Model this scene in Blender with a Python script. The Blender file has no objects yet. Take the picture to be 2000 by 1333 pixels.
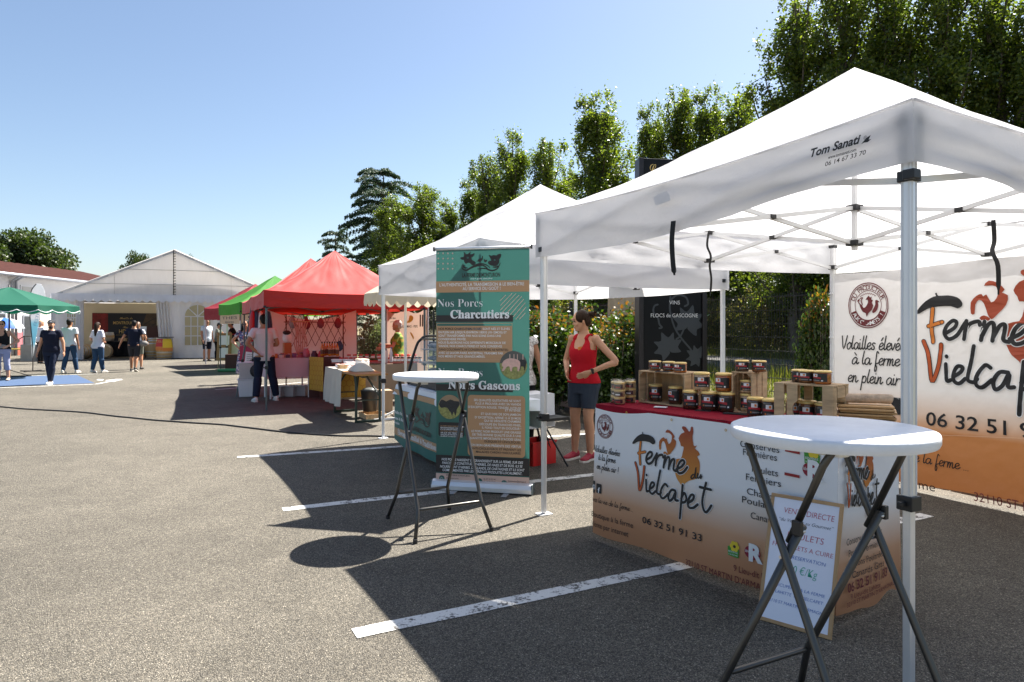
import bpy, bmesh, math, random
import numpy as np
from math import sin, cos, pi, radians, sqrt, atan2
from mathutils import Vector as V, Matrix, noise
from mathutils.geometry import tessellate_polygon
random.seed(7)
S = bpy.context.scene
COL = S.collection
# ---------------------------------------------------------------- camera, sky, sun, exposure
F = 1330.0                      # focal length in photo pixels (photo 2000 x 1333)
EYE, HOR = 1.5, 640.0           # eye height (m), horizon row
cam_d = bpy.data.cameras.new('camera'); cam = bpy.data.objects.new('camera', cam_d); COL.objects.link(cam)
cam.location = (0, 0, EYE); cam.rotation_euler = (radians(90), 0, 0)
cam_d.sensor_width = 36; cam_d.lens = 36*F/2000; cam_d.shift_y = -(666.5-HOR)/2000
cam_d.clip_start = .05; cam_d.clip_end = 3000
S.camera = cam
SUN_AZ, SUN_EL = radians(44), radians(54)
w = bpy.data.worlds.new('World'); S.world = w; w.use_nodes = True
nt = w.node_tree; bg = nt.nodes['Background']
sky = nt.nodes.new('ShaderNodeTexSky'); sky.sky_type = 'NISHITA'; sky.sun_disc = False
sky.sun_elevation = SUN_EL; sky.sun_rotation = SUN_AZ; sky.air_density = 1.0; sky.dust_density = 1.0; sky.ozone_density = 1.2
hs = nt.nodes.new('ShaderNodeHueSaturation'); hs.inputs['Saturation'].default_value = 1.0; nt.links.new(sky.outputs[0], hs.inputs['Color'])
nt.links.new(hs.outputs[0], bg.inputs[0]); bg.inputs[1].default_value = .05
sl = bpy.data.lights.new('sun', 'SUN'); so = bpy.data.objects.new('sun', sl); COL.objects.link(so)
sl.energy = 5.0; sl.angle = radians(.53); sl.color = (1, .95, .87)
sd = V((sin(SUN_AZ)*cos(SUN_EL), cos(SUN_AZ)*cos(SUN_EL), sin(SUN_EL)))
so.rotation_euler = sd.to_track_quat('Z', 'Y').to_euler(); so.location = sd*60
S.view_settings.view_transform = 'Standard'; S.view_settings.look = 'None'
S.view_settings.exposure = 1.84; S.view_settings.gamma = 1
try:
    S.cycles.max_bounces = 8; S.cycles.transparent_max_bounces = 16; S.cycles.use_denoising = True
    S.cycles.caustics_reflective = False; S.cycles.caustics_refractive = False
except Exception: pass

# ---------------------------------------------------------------- pixel helpers (photo pixel -> place in the world)
def at(px, py, d): return V(((px-1000)/F*d, d, EYE+(HOR-py)/F*d))
def gr(px, py, z=0.0):
    d = (EYE-z)*F/(py-HOR); return V(((px-1000)/F*d, d, z))
def rotz(a): return Matrix.Rotation(a, 4, 'Z')

# ---------------------------------------------------------------- materials
MATS = {}
def sock(n, *names):
    for k in names:
        if k in n.inputs: return n.inputs[k]
def newmat(name):
    m = bpy.data.materials.new(name); m.use_nodes = True
    MATS[name] = m
    return m, m.node_tree, m.node_tree.nodes['Principled BSDF']
def M(name, col=None, rough=.6, metal=0, var=0, scale=6, bump=0, bscale=60, trans=0, spec=.5, tcol=None, stretch=None, coat=0, glass=0, bdist=.01, sheen=0):
    if name in MATS: return MATS[name]
    m, t, b = newmat(name)
    L = t.links.new
    c = (*col, 1)
    b.inputs['Base Color'].default_value = c; b.inputs['Roughness'].default_value = rough
    b.inputs['Metallic'].default_value = metal
    s = sock(b, 'Specular IOR Level', 'Specular'); s.default_value = spec
    if sheen: b.inputs['Sheen Weight'].default_value = sheen; b.inputs['Sheen Roughness'].default_value = .4
    if coat: sock(b, 'Coat Weight', 'Clearcoat').default_value = coat
    if glass: sock(b, 'Transmission Weight', 'Transmission').default_value = glass
    tc = None
    def coords():
        n = t.nodes.new('ShaderNodeTexCoord')
        mp = t.nodes.new('ShaderNodeMapping'); L(n.outputs['Object'], mp.inputs[0])
        if stretch: mp.inputs['Scale'].default_value = stretch
        return mp.outputs[0]
    colout = None
    if var:
        tc = coords()
        nz = t.nodes.new('ShaderNodeTexNoise'); nz.inputs['Scale'].default_value = scale; nz.inputs['Detail'].default_value = 6
        nz.inputs['Roughness'].default_value = .65
        L(tc, nz.inputs['Vector'])
        mr = t.nodes.new('ShaderNodeMapRange'); mr.inputs[1].default_value = .3; mr.inputs[2].default_value = .7
        mr.inputs[3].default_value = 1-var; mr.inputs[4].default_value = 1+var
        L(nz.outputs['Fac'], mr.inputs[0])
        vm = t.nodes.new('ShaderNodeVectorMath'); vm.operation = 'SCALE'; vm.inputs[0].default_value = col
        L(mr.outputs[0], vm.inputs['Scale']); L(vm.outputs[0], b.inputs['Base Color']); colout = vm.outputs[0]
    if bump:
        if tc is None: tc = coords()
        n2 = t.nodes.new('ShaderNodeTexNoise'); n2.inputs['Scale'].default_value = bscale; n2.inputs['Detail'].default_value = 4
        L(tc, n2.inputs['Vector'])
        bp = t.nodes.new('ShaderNodeBump'); bp.inputs['Strength'].default_value = bump; bp.inputs['Distance'].default_value = bdist
        L(n2.outputs['Fac'], bp.inputs['Height']); L(bp.outputs[0], b.inputs['Normal'])
    if trans:
        out = t.nodes['Material Output']
        tr = t.nodes.new('ShaderNodeBsdfTranslucent'); tr.inputs[0].default_value = (*(tcol or col), 1)
        mx = t.nodes.new('ShaderNodeMixShader'); mx.inputs[0].default_value = trans
        L(b.outputs[0], mx.inputs[1]); L(tr.outputs[0], mx.inputs[2]); L(mx.outputs[0], out.inputs[0])
    return m
def Mgrad(name, stops, z0, z1, rough=.7, trans=0, bump=0, bscale=30, axis=2):
    """cloth printed in bands / a printed blend from bottom (z0) to top (z1)"""
    if name in MATS: return MATS[name]
    m, t, b = newmat(name); L = t.links.new
    n = t.nodes.new('ShaderNodeTexCoord'); sx = t.nodes.new('ShaderNodeSeparateXYZ'); L(n.outputs['Object'], sx.inputs[0])
    mr = t.nodes.new('ShaderNodeMapRange'); mr.inputs[1].default_value = z0; mr.inputs[2].default_value = z1
    L(sx.outputs[axis], mr.inputs[0])
    cr = t.nodes.new('ShaderNodeValToRGB'); L(mr.outputs[0], cr.inputs[0])
    els = cr.color_ramp.elements
    els[0].position = stops[0][0]; els[0].color = (*stops[0][1], 1)
    els[1].position = stops[-1][0]; els[1].color = (*stops[-1][1], 1)
    for p, c in stops[1:-1]:
        e = els.new(p); e.color = (*c, 1)
    L(cr.outputs[0], b.inputs['Base Color']); b.inputs['Roughness'].default_value = rough
    if bump:
        n2 = t.nodes.new('ShaderNodeTexNoise'); n2.inputs['Scale'].default_value = bscale; L(n.outputs['Object'], n2.inputs['Vector'])
        bp = t.nodes.new('ShaderNodeBump'); bp.inputs['Strength'].default_value = bump; bp.inputs['Distance'].default_value = .02
        L(n2.outputs['Fac'], bp.inputs['Height']); L(bp.outputs[0], b.inputs['Normal'])
    if trans:
        tr = t.nodes.new('ShaderNodeBsdfTranslucent'); L(cr.outputs[0], tr.inputs[0])
        mx = t.nodes.new('ShaderNodeMixShader'); mx.inputs[0].default_value = trans
        L(b.outputs[0], mx.inputs[1]); L(tr.outputs[0], mx.inputs[2]); L(mx.outputs[0], t.nodes['Material Output'].inputs[0])
    return m
def Mleaf(name, c1, c2, trans=.35, rough=.5, c3=None):
    """foliage: every leaf its own tint between c1 and c2 (c3: a few young leaves)"""
    m, t, b = newmat(name); L = t.links.new
    g = t.nodes.new('ShaderNodeNewGeometry'); cr = t.nodes.new('ShaderNodeValToRGB')
    L(g.outputs['Random Per Island'], cr.inputs[0])
    e = cr.color_ramp.elements
    e[0].color = (*c1, 1); e[1].color = (*c2, 1); e[1].position = .8 if c3 else 1
    if c3:
        k = e.new(.92); k.color = (*c3, 1)
    L(cr.outputs[0], b.inputs['Base Color']); b.inputs['Roughness'].default_value = rough
    tr = t.nodes.new('ShaderNodeBsdfTranslucent')
    vm = t.nodes.new('ShaderNodeVectorMath'); vm.operation = 'MULTIPLY'; vm.inputs[1].default_value = (1.5, 1.6, .6)
    L(cr.outputs[0], vm.inputs[0]); L(vm.outputs[0], tr.inputs[0])
    mx = t.nodes.new('ShaderNodeMixShader'); mx.inputs[0].default_value = trans
    L(b.outputs[0], mx.inputs[1]); L(tr.outputs[0], mx.inputs[2]); L(mx.outputs[0], t.nodes['Material Output'].inputs[0])
    return m

# ---------------------------------------------------------------- mesh builder
def cat(pts, n=6, closed=False):
    """Catmull-Rom through 2-D or 3-D points"""
    P = [V(p) for p in pts]; out = []
    N = len(P)
    if N < 3 and not closed: return P
    rng = range(N) if closed else range(N-1)
    for i in rng:
        if closed: a, b, c, d = P[(i-1) % N], P[i], P[(i+1) % N], P[(i+2) % N]
        else: a, b, c, d = P[max(i-1, 0)], P[i], P[i+1], P[min(i+2, N-1)]
        for k in range(n):
            t = k/n
            out.append(.5*((2*b)+(c-a)*t+(2*a-5*b+4*c-d)*t*t+(3*b-a-3*c+d)*t**3))
    if not closed: out.append(P[-1])
    return out
class MB:
    def __init__(s): s.v = []; s.f = []
    def add(s, vs, fs):
        o = len(s.v); s.v += [V(v) for v in vs]; s.f += [tuple(i+o for i in f) for f in fs]; return s
    def box(s, c, size, R=None):
        x, y, z = [k/2 for k in size]; c = V(c)
        vs = [V((a*x, b*y, d*z)) for a in (-1, 1) for b in (-1, 1) for d in (-1, 1)]
        if R is not None:
            R3 = R.to_3x3(); vs = [R3 @ v for v in vs]
        return s.add([c+v for v in vs], [(0, 1, 3, 2), (4, 6, 7, 5), (0, 4, 5, 1), (2, 3, 7, 6), (0, 2, 6, 4), (1, 5, 7, 3)])
    def bar(s, p, q, wd, h, up=(0, 0, 1)):
        p, q = V(p), V(q); d = (q-p).normalized(); up = V(up)
        if abs(d.dot(up)) > .97: up = V((0, 1, 0))
        a = d.cross(up).normalized(); b = a.cross(d)
        vs = [e+a*i*wd/2+b*j*h/2 for e in (p, q) for i, j in ((-1, -1), (1, -1), (1, 1), (-1, 1))]
        return s.add(vs, [(3, 2, 1, 0), (4, 5, 6, 7), (0, 1, 5, 4), (1, 2, 6, 5), (2, 3, 7, 6), (3, 0, 4, 7)])
    def loft(s, rings, cap=True, closed=True):
        n = len(rings[0]); o = len(s.v); fs = []
        for r in rings: s.v += [V(p) for p in r]
        for i in range(len(rings)-1):
            for j in range(n if closed else n-1):
                k = (j+1) % n
                fs.append((o+i*n+j, o+i*n+k, o+(i+1)*n+k, o+(i+1)*n+j))
        if cap:
            fs.append(tuple(o+j for j in reversed(range(n)))); fs.append(tuple(o+(len(rings)-1)*n+j for j in range(n)))
        s.f += fs; return s
    def tube(s, pts, r, n=8, flat=1.0, ref=None):
        P = [V(p) for p in pts]
        R = list(r) if isinstance(r, (list, tuple)) else [r]*len(P)
        rings = []; a = None
        for i, p in enumerate(P):
            d = (P[min(i+1, len(P)-1)]-P[max(i-1, 0)])
            d = d.normalized() if d.length > 1e-9 else V((0, 0, 1))
            if a is None:
                u = V(ref) if ref else (V((0, 0, 1)) if abs(d.z) < .9 else V((0, 1, 0)))
                a = (u-d*u.dot(d)).normalized()
            else:
                a = (a-d*a.dot(d))
                a = a.normalized() if a.length > 1e-6 else V((1, 0, 0))
            b = d.cross(a)
            rings.append([p+a*cos(t)*R[i]*flat+b*sin(t)*R[i] for t in [2*pi*k/n for k in range(n)]])
        return s.loft(rings)
    def lathe(s, prof, c=(0, 0, 0), n=16, cap=True):
        c = V(c)
        return s.loft([[c+V((r*cos(2*pi*k/n), r*sin(2*pi*k/n), z)) for k in range(n)] for r, z in prof], cap)
    def ell(s, c, r, Mx=None, n=12, m=8):
        c = V(c); vs = []; 
        rings = []
        for i in range(1, m):
            th = pi*i/m
            rings.append([V((r[0]*sin(th)*cos(2*pi*k/n), r[1]*sin(th)*sin(2*pi*k/n), -r[2]*cos(th))) for k in range(n)])
        if Mx is not None: rings = [[Mx.to_3x3() @ p for p in q] for q in rings]
        return s.loft([[c+p for p in q] for q in rings])
    def grid(s, f, nu, nv):
        o = len(s.v)
        for i in range(nu+1):
            for j in range(nv+1): s.v.append(V(f(i/nu, j/nv)))
        for i in range(nu):
            for j in range(nv):
                a = o+i*(nv+1)+j; s.f.append((a, a+nv+1, a+nv+2, a+1))
        return s
    def prism(s, poly, axis_d, origin=(0, 0, 0), X=(1, 0, 0), Y=(0, 0, 1)):
        """2-D outline extruded by vector axis_d"""
        O, X, Y, D = V(origin), V(X), V(Y), V(axis_d)
        a = [O+X*p[0]+Y*p[1] for p in poly]
        n = len(poly); o = len(s.v); s.v += a+[p+D for p in a]
        tris = tessellate_polygon([[V((p[0], p[1], 0)) for p in poly]])
        for t in tris: s.f.append(tuple(o+i for i in t)); s.f.append(tuple(o+n+i for i in reversed(t)))
        for i in range(n): s.f.append((o+i, o+(i+1) % n, o+n+(i+1) % n, o+n+i))
        return s
    def build(s, name, mat, parent=None, smooth=False, bevel=0, loc=None, rz=0, fix=True):
        me = bpy.data.meshes.new(name); me.from_pydata([tuple(v) for v in s.v], [], s.f)
        if fix:
            b = bmesh.new(); b.from_mesh(me); bmesh.ops.recalc_face_normals(b, faces=b.faces); b.to_mesh(me); b.free()
        me.materials.append(mat)
        if smooth: me.polygons.foreach_set('use_smooth', [True]*len(me.polygons))
        ob = bpy.data.objects.new(name, me); COL.objects.link(ob)
        if parent: ob.parent = parent
        if loc is not None: ob.location = loc
        if rz: ob.rotation_euler.z = rz
        if bevel:
            md = ob.modifiers.new('bevel', 'BEVEL'); md.width = bevel; md.segments = 2; md.limit_method = 'ANGLE'
        return ob
def smooth_by_angle(ob, ang=35):
    try: ob.data.set_sharp_from_angle(angle=radians(ang))
    except Exception: pass
    return ob
def thing(name, label, catg, loc=(0, 0, 0), rz=0, group=None):
    o = bpy.data.objects.new(name, None); COL.objects.link(o); o.empty_display_size = .2
    o.location = loc; o.rotation_euler = (0, 0, rz)
    return tag(o, label, catg, group)
def tag(o, label, catg, group=None):
    o['label'] = label; o['category'] = catg
    if group: o['group'] = group
    return o
def struct(o, kind='structure'):
    o['kind'] = kind; return o
def dup(root, loc, rz=0, label=None, group=None, scale=None):
    r = root.copy(); COL.objects.link(r); r.location = loc; r.rotation_euler = (0, 0, rz)
    if label: r['label'] = label
    if group: r['group'] = group
    if scale: r.scale = scale
    for ch in list(root.children):
        c = ch.copy(); COL.objects.link(c); c.parent = r
        for g in ch.children:
            e = g.copy(); COL.objects.link(e); e.parent = c
    return r
# ---------------------------------------------------------------- lettering
_gc = {}
def glyph(txt, bold=0.0, shear=0.0, spacing=1.0):
    k = (txt, bold, shear, spacing)
    if k in _gc: return _gc[k]
    cu = bpy.data.curves.new('t', 'FONT'); cu.body = txt; cu.size = 1; cu.offset = bold; cu.shear = shear; cu.resolution_u = 3
    cu.space_character = spacing
    ob = bpy.data.objects.new('t', cu)
    me = bpy.data.meshes.new_from_object(ob)
    vs = [(v.co.x, v.co.y) for v in me.vertices]; fs = [tuple(p.vertices) for p in me.polygons]
    bpy.data.objects.remove(ob); bpy.data.curves.remove(cu); bpy.data.meshes.remove(me)
    _gc[k] = (vs, fs); return _gc[k]
CAP = None
def caph():
    global CAP
    if CAP is None: CAP = max(v[1] for v in glyph('H')[0])
    return CAP
def mathstyle(s, up, lo, dig=None):
    """serif / script letter shapes"""
    o = ''
    for ch in s:
        if 'A' <= ch <= 'Z': o += chr(up+ord(ch)-65)
        elif 'a' <= ch <= 'z': o += chr(lo+ord(ch)-97)
        elif dig and '0' <= ch <= '9': o += chr(dig+ord(ch)-48)
        else: o += ch
    return o
def serif(s): return mathstyle(s, 0x1D400, 0x1D41A, 0x1D7CE)
def script(s): return mathstyle(s, 0x1D4D0, 0x1D4EA)
class Panel:
    """a flat (or gently waved) upright face. O: world foot of its left edge, X: direction to its right as seen by the reader.
    Everything printed on it hangs under `parent`, an Empty standing at O and turned with X."""
    def __init__(s, parent, O, X, wave=None, tmap=None):
        s.parent = parent; s.O = V((O[0], O[1], 0)); s.X = V((X[0], X[1], 0)).normalized(); s.N = V((s.X.y, -s.X.x, 0))
        s.wave = wave or (lambda a, b: 0); s.lift = 0.0015; s.tmap = tmap
    def un(s, px, py):
        r = V(((px-1000)/F, 1, (HOR-py)/F)); C = V((0, 0, EYE))
        k = (s.O-C).dot(s.N)/r.dot(s.N); p = C+r*k
        return ((p-s.O).dot(s.X), p.z)
    def f(s, a, b, o): return V((a, -(o+s.wave(a, b)), b))
    def nxt(s): s.lift += .0002; return s.lift
    def mesh2(s, name, mat, vs, fs, lift=None, parent=None):
        o = lift if lift is not None else s.nxt()
        mb = MB(); mb.v = [s.f(a, b, o) for a, b in vs]; mb.f = list(fs)
        # face the reader
        return mb.build(name, mat, parent or s.parent, fix=False)
    def polys(s, name, mat, polys, parent=None, px=False, smooth=0):
        vs, fs = [], []
        for p in polys:
            if px: p = [s.un(*q) for q in p]
            if smooth: p = [(q.x, q.y) for q in cat([(a, b) for a, b in p], smooth, True)]
            o = len(vs); vs += p
            fs += [tuple(o+i for i in t) for t in tessellate_polygon([[V((a, b, 0)) for a, b in p]])]
        return s.mesh2(name, mat, vs, fs, parent=parent)
    def rect(s, name, mat, a0, b0, a1, b1, parent=None, r=0, n=10):
        if r:
            p = []
            for cx, cy, t0 in ((a1-r, b1-r, 0), (a0+r, b1-r, 90), (a0+r, b0+r, 180), (a1-r, b0+r, 270)):
                p += [(cx+r*cos(radians(t0+k*15)), cy+r*sin(radians(t0+k*15))) for k in range(7)]
            return s.polys(name, mat, [p], parent)
        vs = [(a0+(a1-a0)*i/n, b) for i in range(n+1) for b in (b0, b1)]
        return s.mesh2(name, mat, vs, [(2*i, 2*i+2, 2*i+3, 2*i+1) for i in range(n)], parent=parent)
    def prect(s, name, mat, x0, y0, x1, y1, parent=None, r=0):
        """x0,y0: photo pixel of bottom-left, x1,y1: of top-right"""
        a, b = s.un(x0, y0); c, d = s.un(x1, y1); return s.rect(name, mat, a, b, c, d, parent, r)
    def disk(s, name, mat, a, b, r, r0=0, parent=None, n=40, ry=None):
        ry = ry or r
        q = ry/r
        if r0:
            vs = []
            for k in range(n):
                t = 2*pi*k/n; vs += [(a+r*cos(t), b+ry*sin(t)), (a+r0*cos(t), b+r0*q*sin(t))]
            return s.mesh2(name, mat, vs, [(2*k, (2*k+2) % (2*n), (2*k+3) % (2*n), 2*k+1) for k in range(n)], parent=parent)
        return s.polys(name, mat, [[(a+r*cos(2*pi*k/n), b+ry*sin(2*pi*k/n)) for k in range(n)]], parent)
    def strokes(s, name, mat, lines, wd, px=False, parent=None, sm=6, taper=False):
        base = s.nxt(); mb = MB(); k = 0
        for ln in lines:
            if px: ln = [s.un(*q) for q in ln]
            P = [V((a, b)) for a, b in ln]
            if sm and len(P) > 2: P = [V((p.x, p.y)) for p in cat([(p.x, p.y, 0) for p in P], sm)]
            n = len(P)
            L, R = [], []
            for i, p in enumerate(P):
                d = P[min(i+1, n-1)]-P[max(i-1, 0)]; d = d.normalized() if d.length > 1e-9 else V((1, 0)); nn = V((-d.y, d.x))*wd/2
                if taper: nn *= .35+.65*sin(pi*min(1, (i+.5)/n))
                L.append(p+nn); R.append(p-nn)
            o0 = base+k*.00004
            vs = []
            for i in range(n):
                o = o0+.0002*i/max(1, n-1)
                vs += [s.f(L[i].x, L[i].y, o), s.f(R[i].x, R[i].y, o)]
            mb.add(vs, [(2*i, 2*i+1, 2*i+3, 2*i+2) for i in range(n-1)])
            for e, (c, j) in enumerate(((P[0], 1), (P[-1], n-2))):
                q = [s.f(c.x+wd/2*cos(t), c.y+wd/2*sin(t), o0+.00025+.00002*e) for t in [2*pi*m/10 for m in range(10)]]
                if not taper: mb.add(q, [tuple(range(10))])
            k += 1
        s.lift += .0004
        return mb.build(name, mat, parent or s.parent, fix=False)
    def text(s, name, mat, txt, a, b, h, wd=None, align='l', bold=0, shear=0, parent=None, rot=0, spacing=1.0):
        """cap height h; wd: fit to this width"""
        vs, fs = glyph(txt, bold, shear, spacing)
        if not vs: return None
        k = h/caph(); x0 = min(v[0] for v in vs); x1 = max(v[0] for v in vs); kx = wd/(x1-x0) if wd else k
        off = {'l': 0, 'c': -(x1-x0)/2, 'r': -(x1-x0)}[align]
        P = [((v[0]-x0+off)*kx, v[1]*k) for v in vs]
        if rot: P = [(x*cos(rot)-y*sin(rot), x*sin(rot)+y*cos(rot)) for x, y in P]
        return s.mesh2(name, mat, [(a+x, b+y) for x, y in P], fs, lift=s.lift+.0008, parent=parent)
    def ptext(s, name, mat, txt, x0, y0, x1, h, **kw):
        """baseline starts at photo pixel x0,y0, ends at column x1, capitals h pixels tall there"""
        a, b = s.un(x0, y0); a1, _ = s.un(x1, y0); _, bt = s.un(x0, y0-h)
        return s.text(name, mat, txt, a, b, bt-b, wd=abs(a1-a), **kw)
    def arc(s, name, mat, txt, a, b, r, h, a0, a1, flip=False, bold=.01, q=1.0, parent=None):
        n = len(txt); vs, fs = [], []
        k = h/caph()
        for i, ch in enumerate(txt):
            if ch == ' ': continue
            t = radians(a0+(a1-a0)*(i+.5)/n)
            gv, gf = glyph(ch, bold)
            if not gv: continue
            mx = (min(v[0] for v in gv)+max(v[0] for v in gv))/2
            th = t-pi/2 if not flip else t+pi/2
            o = len(vs)
            for x, y in gv:
                x, y = (x-mx)*k, y*k
                cx, cy = r*cos(t)+x*cos(th)-y*sin(th), r*sin(t)+x*sin(th)+y*cos(th)
                vs.append((a+cx, b+cy*q))
            fs += [tuple(o+j for j in f) for f in gf]
        return s.mesh2(name, mat, vs, fs, parent=parent)
# monoline hand lettering, x-height 1
HAND = {
 'a': (1.2, [[(.95,.85),(.55,1),(.12,.6),(.2,.1),(.55,.02),(.9,.5),(1,.92),(.95,.3),(1.1,.02),(1.35,.25)]]),
 'c': (1.0, [[(.9,.82),(.6,1),(.15,.6),(.25,.1),(.65,0),(1.1,.3)]]),
 'd': (1.2, [[(.95,.85),(.55,1),(.12,.6),(.2,.1),(.55,.02),(.95,.6),(1.15,2),(1,.5),(1.1,.05),(1.35,.25)]]),
 'e': (.95, [[(.1,.4),(.6,.55),(.85,.8),(.6,1.02),(.2,.75),(.15,.25),(.5,0),(1.05,.3)]]),
 'f': (.8, [[(.8,1.75),(.55,2),(.38,1.5),(.2,-.6),(.45,-.95),(.55,-.4),(.3,.1),(.9,.35)]]),
 'i': (.55, [[(.15,.95),(.15,.25),(.35,0),(.65,.3)], [(.2,1.42),(.21,1.44)]]),
 'l': (.55, [[(.35,2),(.15,.5),(.3,.02),(.65,.3)]]),
 'm': (1.45, [[(.15,1),(.08,0)], [(.1,.2),(.42,.97),(.62,.8),(.55,.02)], [(.58,.2),(.9,.97),(1.12,.8),(1.05,.2),(1.22,0),(1.55,.3)]]),
 'n': (1.05, [[(.15,1),(.08,0)], [(.1,.2),(.45,.97),(.7,.78),(.65,.2),(.82,0),(1.15,.3)]]),
 'o': (1.0, [[(.6,1),(.15,.65),(.2,.1),(.55,0),(.9,.4),(.85,.85),(.6,1),(.8,.85),(1.1,.9)]]),
 'p': (1.05, [[(.25,1),(.05,-1.1)], [(.15,.4),(.5,1),(.9,.75),(.8,.15),(.4,0),(.2,.2)]]),
 'r': (.8, [[(.15,1),(.1,0)], [(.1,.35),(.4,.9),(.85,.92)]]),
 's': (.8, [[(.75,.88),(.45,1),(.2,.75),(.6,.38),(.5,.03),(.05,.08)]]),
 'u': (1.15, [[(.12,.95),(.1,.3),(.35,0),(.75,.4),(.92,.95),(.88,.2),(1.05,0),(1.3,.3)]]),
 'v': (.85, [[(.05,.95),(.35,.02),(.8,.95)]]),
 'z': (.8, [[(.1,.95),(.7,.95),(.1,.02),(.8,.05)]]),
 'V': (1.15, [[(0,1.95),(.5,0),(1.15,2)]]),
 't': (.8, [[(.4,1.8),(.28,.4),(.5,.02),(.95,.4)], [(0,1.35),(.85,1.4)]]),
 '!': (.5, [[(.3,1.9),(.25,.5)], [(.22,.02),(.23,.03)]]), '.': (.4, [[(.15,0),(.16,.01)]])}
ACC = {'é': 'e', 'è': 'e', 'à': 'a'}
def hand(txt):
    x = 0; out = []
    for ch in txt:
        if ch == ' ': x += .7; continue
        b = ACC.get(ch, ch); wd, ls = HAND[b]
        for l in ls: out.append([(x+p[0]+.12*p[1], p[1]) for p in l])
        if ch in 'é': out.append([(x+.6, 1.35), (x+.95, 1.75)])
        if ch in 'àè': out.append([(x+.55, 1.7), (x+.9, 1.35)])
        x += wd
    return out, x
def handline(pn, name, mat, txt, px0, py0, px1, xh, wd):
    """hand-lettered line on the baseline from pixel px0,py0 to column px1; xh: x-height in pixels there"""
    ls, L = hand(txt); a, b = pn.un(px0, py0); a1, _ = pn.un(px1, py0); _, bt = pn.un(px0, py0-xh)
    kx, ky = (a1-a)/L, bt-b
    return pn.strokes(name, mat, [[(a+x*kx, b+y*ky) for x, y in l] for l in ls], wd, sm=4)
# ---------------------------------------------------------------- ground
TH = radians(25)                                  # the row of stalls runs this way
U = V((-sin(TH), cos(TH), 0)); W = V((cos(TH), sin(TH), 0))
def ab(a, b, z=0): return U*a+W*b+V((0, 0, z))    # along the row, across it
def asphalt(name, base, warm, grain=1.0):
    m, t, b = newmat(name); L = t.links.new
    tc = t.nodes.new('ShaderNodeTexCoord').outputs['Object']
    def nz(sc, det=5, ro=.6):
        n = t.nodes.new('ShaderNodeTexNoise'); n.inputs['Scale'].default_value = sc; n.inputs['Detail'].default_value = det
        n.inputs['Roughness'].default_value = ro; L(tc, n.inputs['Vector']); return n.outputs['Fac']
    def mr(x, a, b_, c, d):
        n = t.nodes.new('ShaderNodeMapRange'); n.inputs[1].default_value = a; n.inputs[2].default_value = b_
        n.inputs[3].default_value = c; n.inputs[4].default_value = d; L(x, n.inputs[0]); return n.outputs[0]
    def mul(x, y):
        n = t.nodes.new('ShaderNodeMath'); n.operation = 'MULTIPLY'; L(x, n.inputs[0]); L(y, n.inputs[1]); return n.outputs[0]
    vo = t.nodes.new('ShaderNodeTexVoronoi'); vo.inputs['Scale'].default_value = 165*grain; L(tc, vo.inputs['Vector'])
    sp = t.nodes.new('ShaderNodeSeparateXYZ'); L(vo.outputs['Color'], sp.inputs[0])
    stone = mr(sp.outputs[0], 0, 1, .55, 1.42)
    gap = mr(vo.outputs['Distance'], .25, .75, 1.1, .35)
    big = mr(nz(.35, 6, .7), .32, .68, .72, 1.2); mid = mr(nz(3.5, 5, .75), .3, .7, .86, 1.14)
    fine = mr(nz(38, 3, .8), .3, .7, .75, 1.25)
    k = mul(mul(mul(mul(stone, gap), big), mul(mid, fine)), mr(sp.outputs[2], .94, .98, 1, 1.9))
    mx = t.nodes.new('ShaderNodeMixRGB'); mx.inputs[1].default_value = (*base, 1); mx.inputs[2].default_value = (*warm, 1)
    L(sp.outputs[1], mx.inputs[0])
    vm = t.nodes.new('ShaderNodeVectorMath'); vm.operation = 'SCALE'; L(mx.outputs[0], vm.inputs[0]); L(k, vm.inputs['Scale'])
    L(vm.outputs[0], b.inputs['Base Color']); b.inputs['Roughness'].default_value = .85
    sock(b, 'Specular IOR Level', 'Specular').default_value = .3
    bp = t.nodes.new('ShaderNodeBump'); bp.inputs['Strength'].default_value = .8; bp.inputs['Distance'].default_value = .006
    inv = mr(vo.outputs['Distance'], .1, .8, 1, 0); L(inv, bp.inputs['Height']); L(bp.outputs[0], b.inputs['Normal'])
    return m
def flat(name, mat, pts, z, kind='structure'):
    mb = MB(); mb.add([(p[0], p[1], z) for p in pts], [tuple(range(len(pts)))])
    return struct(mb.build(name, mat), kind)
m_asph = asphalt('worn_asphalt', (.140, .128, .107), (.182, .160, .124))
m_road = asphalt('road_asphalt', (.12, .118, .115), (.14, .135, .13))
m_earth = M('dry_verge', (.16, .13, .06), .95, var=.45, scale=2.2, bump=.6, bscale=25)
m_paint = None
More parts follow.
